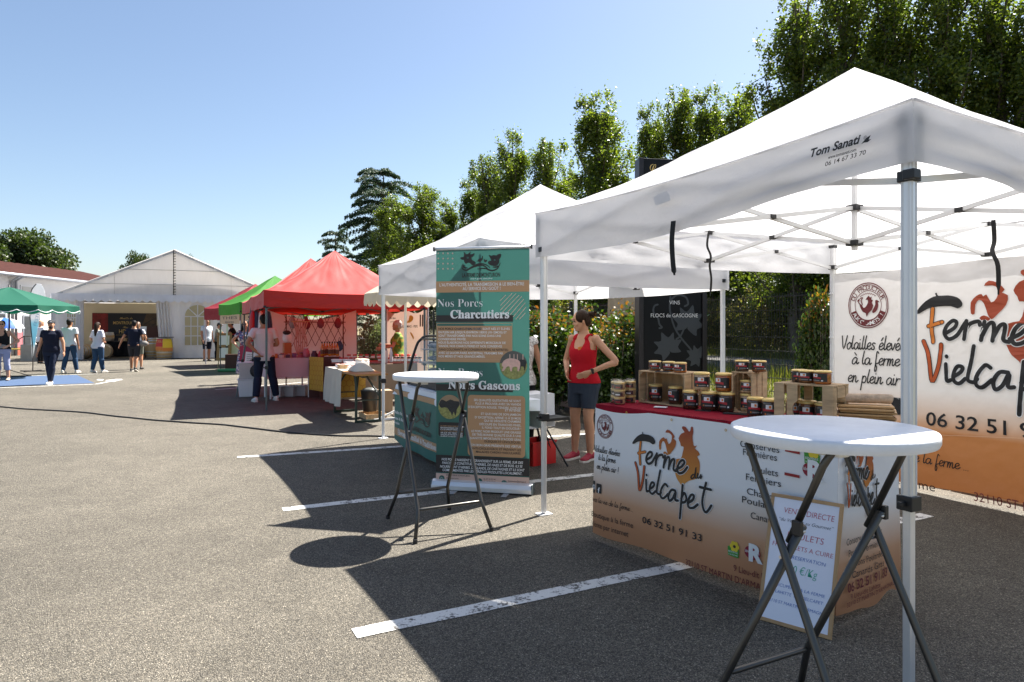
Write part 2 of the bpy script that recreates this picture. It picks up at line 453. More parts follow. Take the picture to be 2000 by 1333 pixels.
def worn_paint(name, col, worn=.44):
    m, t, b = newmat(name); L = t.links.new
    tc = t.nodes.new('ShaderNodeTexCoord').outputs['Object']
    a = t.nodes.new('ShaderNodeTexNoise'); a.inputs['Scale'].default_value = 9; a.inputs['Detail'].default_value = 8; a.inputs['Roughness'].default_value = .8
    c = t.nodes.new('ShaderNodeTexVoronoi'); c.inputs['Scale'].default_value = 70
    L(tc, a.inputs['Vector']); L(tc, c.inputs['Vector'])
    ad = t.nodes.new('ShaderNodeMath'); ad.operation = 'MULTIPLY_ADD'; ad.inputs[1].default_value = .16
    L(c.outputs['Distance'], ad.inputs[0]); L(a.outputs['Fac'], ad.inputs[2])
    mr = t.nodes.new('ShaderNodeMapRange'); mr.inputs[1].default_value = worn+.13; mr.inputs[2].default_value = worn+.20; L(ad.outputs[0], mr.inputs[0])
    mx = t.nodes.new('ShaderNodeMixRGB'); mx.inputs[1].default_value = (*col, 1); mx.inputs[2].default_value = (.08, .075, .07, 1)
    L(mr.outputs[0], mx.inputs[0]); L(mx.outputs[0], b.inputs['Base Color']); b.inputs['Roughness'].default_value = .7
    bp = t.nodes.new('ShaderNodeBump'); bp.inputs['Strength'].default_value = .5; bp.inputs['Distance'].default_value = .004
    L(c.outputs['Distance'], bp.inputs['Height']); L(bp.outputs[0], b.inputs['Normal'])
    return m
m_line = worn_paint('road_paint_white', (.62, .61, .58), .47); m_blue = worn_paint('road_paint_blue', (.040, .075, .155), .56)
flat('ground', m_earth, [(-900, -300), (900, -300), (900, 1500), (-900, 1500)], -.03)
KB = 6.35                                         # kerb line across the row
flat('car_park', m_asph, [ab(-25, -70), ab(-25, KB), ab(75, KB), ab(75, -70)], 0)
flat('road', m_road, [ab(-30, 12.6), ab(-30, 17.4), ab(90, 17.4), ab(90, 12.6)], .45)
kb = MB()
for i in range(60): kb.box(ab(-12+i*1.0+.5, KB+.06, .06), (.12, .985, .14), rotz(TH))
struct(kb.build('kerb', M('kerb_concrete', (.36, .34, .31), .9, var=.25, scale=5, bump=.3), bevel=.012))
flat('grass_verge', M('grass_soil', (.13, .12, .035), .95, var=.4, scale=3, bump=.5, bscale=40), [ab(-30, KB+.12), ab(-30, 9.0), ab(90, 9.0), ab(90, KB+.12)], .07)
sb_ = MB(); sb_.add([ab(-30, 9.0, .07), ab(-30, 12.6, .45), ab(90, 12.6, .45), ab(90, 9.0, .07)], [(0, 1, 2, 3)]); struct(sb_.build('grass_slope', MATS['grass_soil']))
sb_ = MB(); sb_.add([ab(-30, 17.4, .45), ab(-30, 20.2, .50), ab(90, 20.2, .50), ab(90, 17.4, .45)], [(0, 1, 2, 3)]); struct(sb_.build('road_verge', MATS['grass_soil']))
def line(p, q, w0=.10):
    d = (q-p).normalized(); n = V((-d.y, d.x, 0))*w0/2; mb = MB(); N = 24
    for i in range(N+1):
        c = p+(q-p)*i/N; j = .012*noise.noise(c*9)
        mb.v += [c+n*(1+j*8)+V((0, 0, .004)), c-n*(1-j*8)+V((0, 0, .004))]
    mb.f = [(2*i, 2*i+1, 2*i+3, 2*i+2) for i in range(N)]
    return struct(mb.build('parking_line', m_line))
line(gr(692, 1239), gr(692, 1239)+(gr(1332, 1106)-gr(692, 1239)).normalized()*4.6, .115)
line(gr(552, 996), gr(552, 996)+(gr(1150, 929)-gr(552, 996)).normalized()*5.0, .115)
line(gr(463, 894), gr(463, 894)+(gr(780, 873)-gr(463, 894)).normalized()*5.0, .115)
line(gr(620, 745), gr(420, 762), .10)
bl = MB(); bl.add([gr(-60, 757)+V((0, 0, .004)), gr(185, 749)+V((0, 0, .004)), gr(150, 733)+V((0, 0, .004)), gr(-60, 738)+V((0, 0, .004))], [(0, 1, 2, 3)])
struct(bl.build('parking_bay_paint', m_blue))
line(gr(-60, 760), gr(188, 751), .10); line(gr(188, 751), gr(236, 741), .09); line(gr(40, 735), gr(190, 731), .08)
pg = MB()                                        # faded white pictogram in the bay
for P in ([(206, 745), (222, 746.5), (232, 744), (222, 742), (208, 743)], [(225, 743.5), (240, 743), (236, 741), (224, 741)], [(188, 743), (200, 744), (203, 741.8), (192, 741.2)]):
    pg.add([gr(*p)+V((0, 0, .0045)) for p in P], [tuple(range(len(P)))])
struct(pg.build('parking_pictogram', m_line))
m_rub = M('black_rubber', (.012, .012, .013), .55)
cb = cat([gr(*p)+V((0, 0, .012)) for p in ((-40, 792), (60, 801), (150, 806), (300, 822), (440, 832), (560, 846), (660, 853), (745, 854), (900, 862))], 10)
tag(MB().tube([p+V((0, .03*noise.noise(p*1.7), 0)) for p in cb], .011, 6).build('power_cable', m_rub, smooth=True), 'thin black power cable lying across the asphalt from the left edge to the stalls', 'cable')

# ---------------------------------------------------------------- leaves
def leafmesh(name, pos, size, seed=0, up=0.0, asp=.62, nrm=None):
    """one card per leaf: pos (n,3), size (n,)"""
    r = np.random.default_rng(seed); n = len(pos)
    a = r.normal(size=(n, 3)); a /= np.linalg.norm(a, axis=1, keepdims=True)
    if nrm is not None: a = nrm
    a[:, 2] += up; a /= np.linalg.norm(a, axis=1, keepdims=True)
    b = r.normal(size=(n, 3)); b -= a*(a*b).sum(1, keepdims=True); b /= np.linalg.norm(b, axis=1, keepdims=True)
    c = np.cross(a, b); s = size[:, None]
    v = np.empty((n, 4, 3)); v[:, 0] = pos-a*s*.5; v[:, 1] = pos+b*s*asp*.5+c*s*.08; v[:, 2] = pos+a*s*.5; v[:, 3] = pos-b*s*asp*.5+c*s*.08
    me = bpy.data.meshes.new(name); me.vertices.add(n*4); me.vertices.foreach_set('co', v.reshape(-1).astype(np.float32))
    me.loops.add(n*4); me.loops.foreach_set('vertex_index', np.arange(n*4, dtype=np.int32))
    me.polygons.add(n); me.polygons.foreach_set('loop_start', np.arange(0, n*4, 4, dtype=np.int32))
    try: me.polygons.foreach_set('loop_total', np.full(n, 4, dtype=np.int32))
    except Exception: pass
    me.update(calc_edges=True); return me
m_bark = M('bark', (.10, .085, .065), .95, var=.35, scale=9, bump=.8, bscale=18, stretch=(4, 4, 1))
m_pop = Mleaf('poplar_leaf', (.036, .066, .013), (.165, .20, .034), .52, .40)
m_oak = Mleaf('oak_leaf', (.020, .040, .010), (.06, .085, .018), .3, .5)
m_ced = Mleaf('cedar_needle', (.018, .045, .026), (.05, .09, .045), .18, .6)
m_pho = Mleaf('photinia_leaf', (.018, .042, .008), (.065, .11, .016), .30, .35)
m_young = Mleaf('young_red_leaf', (.16, .05, .012), (.24, .15, .025), .35, .35)
YOUNG = {}
m_olv = Mleaf('grey_shrub_leaf', (.10, .13, .09), (.20, .24, .17), .25, .6)
m_und = Mleaf('undergrowth_leaf', (.055, .07, .022), (.20, .18, .06), .45, .6, (.36, .27, .13))
def poplar_mesh(seed, nl, leaf, nb=50):
    """ovoid crown of steep branches round one trunk, unit tree 10 m tall"""
    r = np.random.default_rng(seed); P = []; limbs = MB()
    limbs.tube(cat([(0, 0, 0), (.05, .03, 3), (-.04, .05, 6), (.0, 0, 9.4)], 4), [.24-.018*i for i in range(13)], 8)
    lob = r.uniform(-.25, .25, 8)
    def R_(z, a): 
        t = min(1, max(0, (z-.6)/9.4)); return 1.32*(sin(pi*min(1, t*.80+.16))**.75)*(1-.30*t)*(1+lob[int(a/(2*pi)*8) % 8])
    for i in range(nb):
        z0 = .7+7.6*(i/nb)**.9+r.uniform(-.2, .2); a = i*2.4+r.uniform(-.4, .4); rise = r.uniform(1.0, 3.0)*(1-.3*z0/10)
        zt_ = min(z0+rise, 9.95); rr = R_(zt_, a % (2*pi))*r.uniform(.42, 1.30)
        pts = cat([(0, 0, z0), (cos(a)*rr*.45, sin(a)*rr*.45, z0+rise*.35), (cos(a)*rr*.85, sin(a)*rr*.85, z0+rise*.72), (cos(a)*rr, sin(a)*rr, zt_)], 5)
        limbs.tube(pts, [.045*(1-.055*k) for k in range(len(pts))], 5)
        A = np.array([tuple(p) for p in pts]); n = int(nl/nb*(.35+.85*rr)*r.uniform(.5, 1.4)); k = 8
        tw = r.beta(1.7, 1.0, k); tc = A[np.clip((tw*(len(A)-1)).astype(int), 0, len(A)-1)]+r.normal(size=(k, 3))*np.array([.22, .22, .20])
        q = tc[r.integers(0, k, n)]+r.normal(size=(n, 3))*np.array([.085, .085, .15])*r.uniform(.6, 1.5, (n, 1)); P.append(q)
    for j in range(4):
        x, y = r.normal(size=2)*.28; tz = r.uniform(9.0, 10.1); n = nl//110; z = tz-1.5*r.beta(1.2, 1.5, n); q = r.normal(size=(n, 3))*(.05+.11*(tz-z))[:, None]; q[:, 0] += x; q[:, 1] += y; q[:, 2] = z; P.append(q)
        limbs.tube([(0, 0, 8.0), (x*.7, y*.7, tz-1.2), (x, y, tz-.1)], [.03, .02, .008], 5)
    P = np.concatenate(P); sz = r.uniform(.65, 1.25, len(P))*leaf
    me = leafmesh('crown', P, sz, seed); me.materials.append(m_pop)
    return me, limbs
POP = []
for sd_, nl, lf in ((1, 44000, .085), (2, 44000, .085), (3, 42000, .10), (4, 42000, .10)):
    me, tb = poplar_mesh(sd_, nl, lf); POP.append((me, tb))
POPT = {}
def put_tree(name, label, loc, me, tb, rz=0, sc=(1, 1, 1), group=None, catg='tree', mat=None):
    t = thing(name, label, catg, loc, rz, group); t.scale = sc
    if mat is not None and not me.materials: me.materials.append(mat)
    c = bpy.data.objects.new('crown', me); COL.objects.link(c); c.parent = t
    if id(tb) in POPT:
        k = bpy.data.objects.new('trunk', POPT[id(tb)]); COL.objects.link(k); k.parent = t
    else:
        k = tb.build('trunk', m_bark, t, smooth=True); POPT[id(tb)] = k.data
    return t
# px of the crown's middle, distance, crown top row, variant, width factor, label
pops = [
 (1560, 23.5, -30, 0, 1.05, 'tall poplar nearest behind the big white canopy, left edge of the tall clump'),
 (1650, 22.6, -75, 1, 1.05, 'tall poplar directly behind the peak of the near white canopy'),
 (1745, 21.5, -60, 0, 1.10, 'tall poplar just right of the near canopy peak'),
 (1845, 20.6, -90, 1, 1.10, 'tall dense poplar above the right ridge of the near canopy'),
 (1950, 19.8, -60, 0, 1.10, 'tall poplar second from the right edge of the photo'),
 (2065, 19.2, -110, 1, 1.2, 'tall poplar cut by the right edge of the photo'),
 (1276, 33, 212, 2, 0.88, 'slim shorter poplar right above the black totem sign'),
 (1328, 32, 172, 3, 0.93, 'slim poplar with the highest tip of the group behind the black totem sign'),
 (1388, 31, 180, 2, 0.91, 'slim poplar third from the left in the group behind the totem sign'),
 (1440, 30, 184, 3, 0.98, 'slim poplar at the right of the group behind the totem sign'),
 (1172, 36.5, 190, 2, 1.34, 'broad free-standing poplar left of the black totem sign'),
 (1066, 41, 276, 3, 1.14, 'poplar just left of the broad free-standing one'),
 (1001, 43.5, 268, 2, 1.08, 'poplar behind the left slope of the second white canopy, tall narrow tip'),
 (955, 46, 302, 3, 1.08, 'poplar at the left of the trio behind the second white canopy'),
 (925, 49, 355, 2, 1.14, 'small poplar at the foot of the trio'),
 (880, 50, 396, 2, 1.24, 'lower rounded poplar between the trio and the cedar'),
 (828, 47, 360, 3, 1.39, 'poplar standing right in front of the cedar'),
 (765, 50, 388, 2, 1.39, 'poplar in front of the cedar trunk, left of its neighbour'),
 (1110, 45, 330, 3, 1.0, 'low poplar filling in behind the broad free-standing one'),
]
for i, (px, d, ty, k, wf, lab) in enumerate(pops):
    p = at(px, HOR, d); p.z = 0; h = EYE+(HOR-ty)/F*d
    s = h/10; put_tree('poplar_tree', lab, p, POP[k][0], POP[k][1], random.uniform(0, 6.3), (s*wf, s*wf, s), 'row of poplars behind the stalls')
def oak_mesh(seed, n, leaf, R, H, base, nb=26):
    r = np.random.default_rng(seed); tb = MB(); P = []
    tb.tube(cat([(0, 0, 0), (.1, 0, base*.6), (0, .1, base+.8), (0, 0, H*.7)], 4), [R*.085*(1-.06*i) for i in range(13)], 8)
    for i in range(nb):
        a = r.uniform(0, 2*pi); el = r.uniform(-.1, 1.35); rad = R*r.uniform(.5, 1)
        c = V((rad*cos(a)*cos(el), rad*sin(a)*cos(el), base+(H-base)*(.32+.62*sin(max(el, 0))*rad/R+r.uniform(-.08, .08))))
        tb.tube(cat([(0, 0, base+r.uniform(-.2, 1.0)), (c.x*.5, c.y*.5, c.z*.72), tuple(c)], 4), [R*.03*(1-.1*j) for j in range(9)], 5)
        m = n//nb; q = r.normal(size=(m, 3)); q /= np.linalg.norm(q, axis=1, keepdims=True); q *= (r.uniform(0, 1, (m, 1))**.45)
        P.append(np.array(c)+q*np.array([R*.34, R*.34, (H-base)*.16])*r.uniform(.75, 1.25))
    P = np.concatenate(P); me = leafmesh('crown', P, r.uniform(.7, 1.3, len(P))*leaf, seed); me.materials.append(m_oak); return me, tb
om, ot = oak_mesh(5, 26000, .26, 4.2, 8.6, 2.2, 34)
p = at(58, HOR, 55); p.z = 0; put_tree('oak_tree', 'broad dark green oak behind the tiled roof at the far left', p, om, ot, .4, (1.0, 1.0, 1.06))
p = at(272, HOR, 62); p.z = 0; put_tree('oak_tree', 'round dark tree showing above the left slope of the white marquee roof', p, om, ot, 2.2, (.46, .46, .93))
p = at(374, HOR, 66); p.z = 0; put_tree('oak_tree', 'small treetop barely showing over the right slope of the white marquee', p, om, ot, 3.3, (.2, .2, .94))
p = at(-75, HOR, 52); p.z = 0; put_tree('oak_tree', 'oak beyond the left edge behind the tiled building', p, om, ot, 1.7, (.9, .9, 1.0))
def cedar_mesh(seed, H, R, n):
    r = np.random.default_rng(seed); tb = MB(); P = []; N_ = []
    tb.tube([(0, 0, 0), (0, 0, H*.5), (.1, 0, H*.97)], [.38, .25, .05], 8)
    lay = 14
    for i in range(lay):
        t = i/(lay-1); z = H*(.22+.76*t); L = R*(1.0-.30*t)*(1 if t < .97 else .7)*r.uniform(.75, 1.1)
        for j in range(7):
            a = r.uniform(0, 2*pi); ll = L*r.uniform(.55, 1.1); rise = r.uniform(.02, .16)*ll
            pts = cat([(0, 0, z), (cos(a)*ll*.5, sin(a)*ll*.5, z+rise), (cos(a)*ll, sin(a)*ll, z+rise*.6-.20*ll)], 8)
            tb.tube(pts, [.07*(1-.055*k) for k in range(len(pts))], 5)
            m = n//(lay*7); s = r.beta(2.2, 1.2, m); idx = (s*(len(pts)-1)).astype(int); c = np.array([tuple(q) for q in pts])[idx]
            w_ = (.12+.5*np.sin(s*pi))*ll*.22
            side = r.normal(size=m)*w_; c[:, 0] += -sin(a)*side; c[:, 1] += cos(a)*side; c[:, 2] += r.normal(size=m)*.07-np.abs(side)*.25+.05
            P.append(c); nr = r.normal(size=(m, 3))*.55; nr[:, 0] += cos(a)*.8-sin(a)*side*.8; nr[:, 1] += sin(a)*.8+cos(a)*side*.8; nr[:, 2] -= .5; N_.append(nr)
    P = np.concatenate(P); N_ = np.concatenate(N_); me = leafmesh('crown', P, r.uniform(.6, 1.3, len(P))*.20, seed, asp=.36, nrm=N_); me.materials.append(m_ced); return me, tb
cm, ct = cedar_mesh(11, 15.0, 5.2, 70000)
p = at(747, HOR, 56); p.z = 0; put_tree('cedar_tree', 'tall dark cedar with flat drooping branch layers behind the red canopy', p, cm, ct, .5, (1, 1, .955))
cm2, ct2 = cedar_mesh(12, 11.0, 3.2, 22000)
p = at(654, HOR, 60); p.z = 0; put_tree('cedar_tree', 'smaller cedar to the left of the tall one, just above the red canopy', p, cm2, ct2, .9, (.8, .8, .90))
p = at(690, HOR, 57); p.z = 0; put_tree('cedar_tree', 'low cedar between the tall one and the small one', p, cm2, ct2, 3.9, (.85, .85, .68))
def shrub_mesh(seed, n, leaf, mat, size, box=False, topred=0):
    r = np.random.default_rng(seed); x, y, z = size; tb = MB()
    if box:
        q = r.uniform(-1, 1, (n, 3)); e = r.integers(0, 3, n); sg = r.choice([-1, 1], n)
        sk = r.uniform(.25, 1.0, n); q[np.arange(n), e] = sg*sk
    else:
        q = r.normal(size=(n, 3)); q /= np.linalg.norm(q, axis=1, keepdims=True); q *= r.uniform(.35, 1, (n, 1))
    P = q*np.array([x/2, y/2, z/2])
    for i in range(n//90):
        k = r.integers(0, n); 
        m = r.integers(0, n, 40)
        P[m] = P[k]+r.normal(size=(40, 3))*np.array([.09, .09, .12])
    P[:, 2] += z/2+.08; P[:, 2] = np.maximum(P[:, 2], .05)
    for i in range(14):
        a = r.uniform(-.35, .35, 2)*np.array([x, y])
        tb.tube([(a[0]*.4, a[1]*.4, 0), (a[0], a[1], z*.45), (a[0]*1.3, a[1]*1.3, z*.92)], [.022, .015, .006], 5)
    sz = r.uniform(.7, 1.35, n)*leaf
    if mat is m_pho:
        yk = (P[:, 2] > z*(.80+.16*r.uniform(-1, 1, n))) & (r.uniform(0, 1, n) < .26) | (r.uniform(0, 1, n) < .01)
        me2 = leafmesh('young_foliage', P[yk]+np.array([0, 0, .03]), sz[yk], seed+1, up=.5); me2.materials.append(m_young); P, sz = P[~yk], sz[~yk]
    me = leafmesh('foliage', P, sz, seed, up=.25); me.materials.append(mat)
    if mat is m_pho: YOUNG[me] = me2
    return me, tb
def put_shrub(name, label, loc, me, tb, rz=0, sc=(1, 1, 1), group=None):
    t = thing(name, label, 'shrub', loc, rz, group); t.scale = sc
    c = bpy.data.objects.new('foliage', me); COL.objects.link(c); c.parent = t
    if me in YOUNG:
        c = bpy.data.objects.new('young_foliage', YOUNG[me]); COL.objects.link(c); c.parent = t
    if id(tb) in POPT:
        k = bpy.data.objects.new('stem', POPT[id(tb)]); COL.objects.link(k); k.parent = t
    else:
        k = tb.build('stem', m_bark, t); POPT[id(tb)] = k.data
hm, ht = shrub_mesh(21, 15000, .075, m_pho, (1.3, 2.4, 1.5), True)
bm_, bt_ = shrub_mesh(22, 13000, .07, m_pho, (1.3, 1.3, 1.65))
zg = .07
for i, (a, b, rz, sc, lab) in enumerate([
   (10.0, 6.95, TH, (1, 1, 1.02), 'clipped photinia hedge with orange young leaves behind the red lidded jars'),
   (12.4, 6.95, TH, (1, 1, .98), 'clipped photinia hedge further left behind the bottles on the pink table'),
   (14.8, 6.95, TH, (1, 1, 1.0), 'clipped photinia hedge at the far end, behind the pink draped sheet'),
   (17.2, 6.95, TH, (1, 1, 1.0), 'clipped photinia hedge hidden beyond the red canopies'),
   (12.0, 8.6, TH, (1, .8, .9), 'second photinia hedge strip behind the grey shrub')]):
    put_shrub('photinia_hedge', lab, ab(a, b, zg), hm, ht, rz, sc)
def pshrub(label, px, d, w_, h, me=bm_, tb=bt_, rz=0, name='photinia_shrub'):
    p = at(px, HOR, d); p.z = zg; put_shrub(name, label, p, me, tb, rz, (w_/1.3, w_/1.3, h/1.75))
pshrub('dense red-tipped photinia shrub behind the woman in the red tank top', 1062, 11.8, 1.5, 1.75, rz=.5)
pshrub('red-tipped photinia shrub hidden behind the green roll-up banner', 985, 12.3, 1.4, 1.7, rz=1.5)
pshrub('loose round photinia shrub at the left foot of the black totem sign', 1196, 11.0, 1.05, 1.45, rz=2.5)
pshrub('yellow-green photinia shrub at the left edge of the big white back banner', 1606, 8.9, .62, 1.95, rz=3.2)
gm, gt = shrub_mesh(23, 7000, .06, m_olv, (1.0, 1.0, 1.8))
p = at(735, HOR, 16.6); p.z = zg; put_shrub('grey_shrub', 'upright silvery grey shrub in front of the hedge by the beige poster', p, gm, gt, .3, (.95, .95, .93))
# ---------------------------------------------------------------- bank of bushes beyond the road
um, ut = shrub_mesh(31, 9000, .13, m_und, (4.2, 4.2, 3.6))
m_bush = Mleaf('bush_leaf', (.04, .065, .016), (.14, .17, .035), .45, .5)
um2, ut2 = shrub_mesh(32, 9000, .12, m_bush, (4.2, 4.2, 4.2))
k = 0
places = ['beyond the road at the far right', 'beyond the road behind the big back banner', 'beyond the road right of the white canopy leg', 'beyond the road behind the mesh fence near the totem sign',
 'beyond the road straight behind the black totem sign', 'beyond the road left of the black totem sign', 'beyond the road behind the woman in the red tank top', 'beyond the road behind the green roll-up banner',
 'beyond the road behind the second white canopy', 'beyond the road above the beige parasol', 'beyond the road behind the poster stand', 'beyond the road behind the silvery shrub', 'beyond the road above the clipped hedge', 'beyond the road behind the red canopies', 'beyond the road at the far end of the row', 'beyond the road past the red canopies']
for i in range(16):
    for j, (mm, tt, b, s, nm) in enumerate(((um, ut, 19.4, .62, 'scrubby brownish bush '), (um2, ut2, 21.6, 1.15, 'tall dark green bush '))):
        put_shrub('bank_bush', nm+places[i], ab(-2.0+i*3.0+j*1.3, b+random.uniform(-.5, .5), .40), mm, tt, random.uniform(0, 6), (s*random.uniform(.95, 1.25), s*random.uniform(.95, 1.25), s*random.uniform(.85, 1.2)), 'bushes on the bank beyond the road')
r = np.random.default_rng(44)
def scatter_ab(n, a0, a1, b0, b1, zf):
    a = r.uniform(a0, a1, n); b = r.uniform(b0, b1, n); P = np.empty((n, 3))
    P[:, 0] = U.x*a+W.x*b; P[:, 1] = U.y*a+W.y*b; P[:, 2] = zf(a, b); return P
m_gr = Mleaf('grass_blade', (.045, .07, .010), (.13, .14, .025), .35, .6, (.22, .18, .07))
def blades(name, P, h, wd, mat, seed):
    n = len(P); q = np.random.default_rng(seed); an = q.uniform(0, 2*pi, n); ln = q.normal(size=(n, 2))*.35; hh = h*q.uniform(.4, 1.3, n)
    v = np.empty((n, 3, 3)); dx = np.cos(an)*wd; dy = np.sin(an)*wd
    v[:, 0] = P; v[:, 0, 0] -= dx; v[:, 0, 1] -= dy; v[:, 1] = P; v[:, 1, 0] += dx; v[:, 1, 1] += dy
    v[:, 2] = P; v[:, 2, 0] += ln[:, 0]*hh; v[:, 2, 1] += ln[:, 1]*hh; v[:, 2, 2] += hh
    me = bpy.data.meshes.new(name); me.from_pydata(v.reshape(-1, 3).tolist(), [], [(3*i, 3*i+1, 3*i+2) for i in range(n)]); me.materials.append(mat)
    o = bpy.data.objects.new(name, me); COL.objects.link(o); return o
P = scatter_ab(15000, -2, 19, KB+.14, 8.6, lambda a, b: .065)
tag(struct(blades('grass', P, .09, .006, m_gr, 3), 'stuff'), 'short sunlit grass of the verge behind the kerb, by the hedge', 'grass')
P = scatter_ab(12000, -6, 30, 9.2, 12.5, lambda a, b: .06+(b-9)*.1055)
P2 = scatter_ab(14000, -6, 40, 17.5, 19.6, lambda a, b: .45)
tag(struct(blades('tall_grass', np.concatenate([P, P2]), .42, .01, m_gr, 4), 'stuff'), 'long dry grass along both edges of the road beyond the fence', 'grass')
# dark wooded bank closing the view under the poplars
def bankz(u_, v_): return 0
bk = MB(); bk.grid(lambda s, t: ab(-20+s*110, 20+t*16, .45+3.2*t**.7+.5*noise.noise(V((s*30, t*5, 0)))), 60, 8)
struct(bk.build('wooded_bank', M('bank_soil', (.12, .105, .05), .95, var=.5, scale=1.5, bump=.8, bscale=6)))
# ---------------------------------------------------------------- mesh fence
m_fence = M('fence_green_black', (.018, .022, .022), .5)
def fence_panel(a0, a1, b, label):
    t = thing('mesh_fence_panel', label, 'fence', ab(a0, b, .07), TH+pi/2, 'mesh fence panels behind the hedge'); L = a1-a0
    mb = MB(); nv = int(L/.05)
    for i in range(nv+1): mb.bar((i*L/nv, 0, .05), (i*L/nv, 0, 1.93), .005, .005)
    for j in range(10): mb.bar((0, 0, .08+j*.2), (L, 0, .08+j*.2), .006, .006); mb.bar((0, .012, .09+j*.2), (L, .012, .09+j*.2), .006, .006)
    mb.build('wire_mesh', m_fence, t)
    MB().box((0, 0, 1.0), (.06, .06, 2.0)).box((0, 0, 2.01), (.066, .066, .02)).build('post', m_fence, t, bevel=.005)
fl = ['behind the yellow-green shrub beside the back banner', 'right of the far leg of the second white canopy', 'directly right of the black totem sign', 'behind the black totem sign',
 'behind the woman in the red tank top', 'behind the green roll-up banner', 'behind the glass display case', 'behind the poster of the honey stall', 'behind the beige hanging banner', 'above the clipped hedge at the left']
for i in range(10):
    a0 = 1.2+i*2.45; fence_panel(a0, a0+2.43, 7.75, 'dark wire mesh fence panel '+fl[i])
# ---------------------------------------------------------------- pop-up canopies
m_white = M('white_canopy_cloth', (.68, .68, .70), .75, trans=.5, bump=.7, bscale=6, bdist=.03, spec=.2, tcol=(.74, .74, .76))
m_red = M('red_canopy_cloth', (.48, .018, .012), .55, trans=.24, bump=.25, bscale=7, tcol=(.58, .035, .02), spec=.5, sheen=.2)
m_grn = M('green_canopy_cloth', (.05, .25, .02), .7, trans=.4, bump=.25, bscale=7, tcol=(.10, .38, .03))
m_bur = M('burgundy_canopy_cloth', (.28, .008, .02), .7, trans=.35, bump=.25, bscale=7)
m_alu = M('aluminium_profile', (.74, .74, .75), .38, metal=.55, var=.05, scale=3)
m_stl = M('dark_steel_profile', (.10, .13, .14), .4, metal=.5)
m_wfr = M('white_steel_tube', (.72, .73, .74), .45)
m_blk = M('black_nylon', (.012, .012, .014), .5)
m_strap = M('black_webbing', (.01, .01, .011), .8)
m_redp = M('red_plastic', (.5, .02, .02), .4)
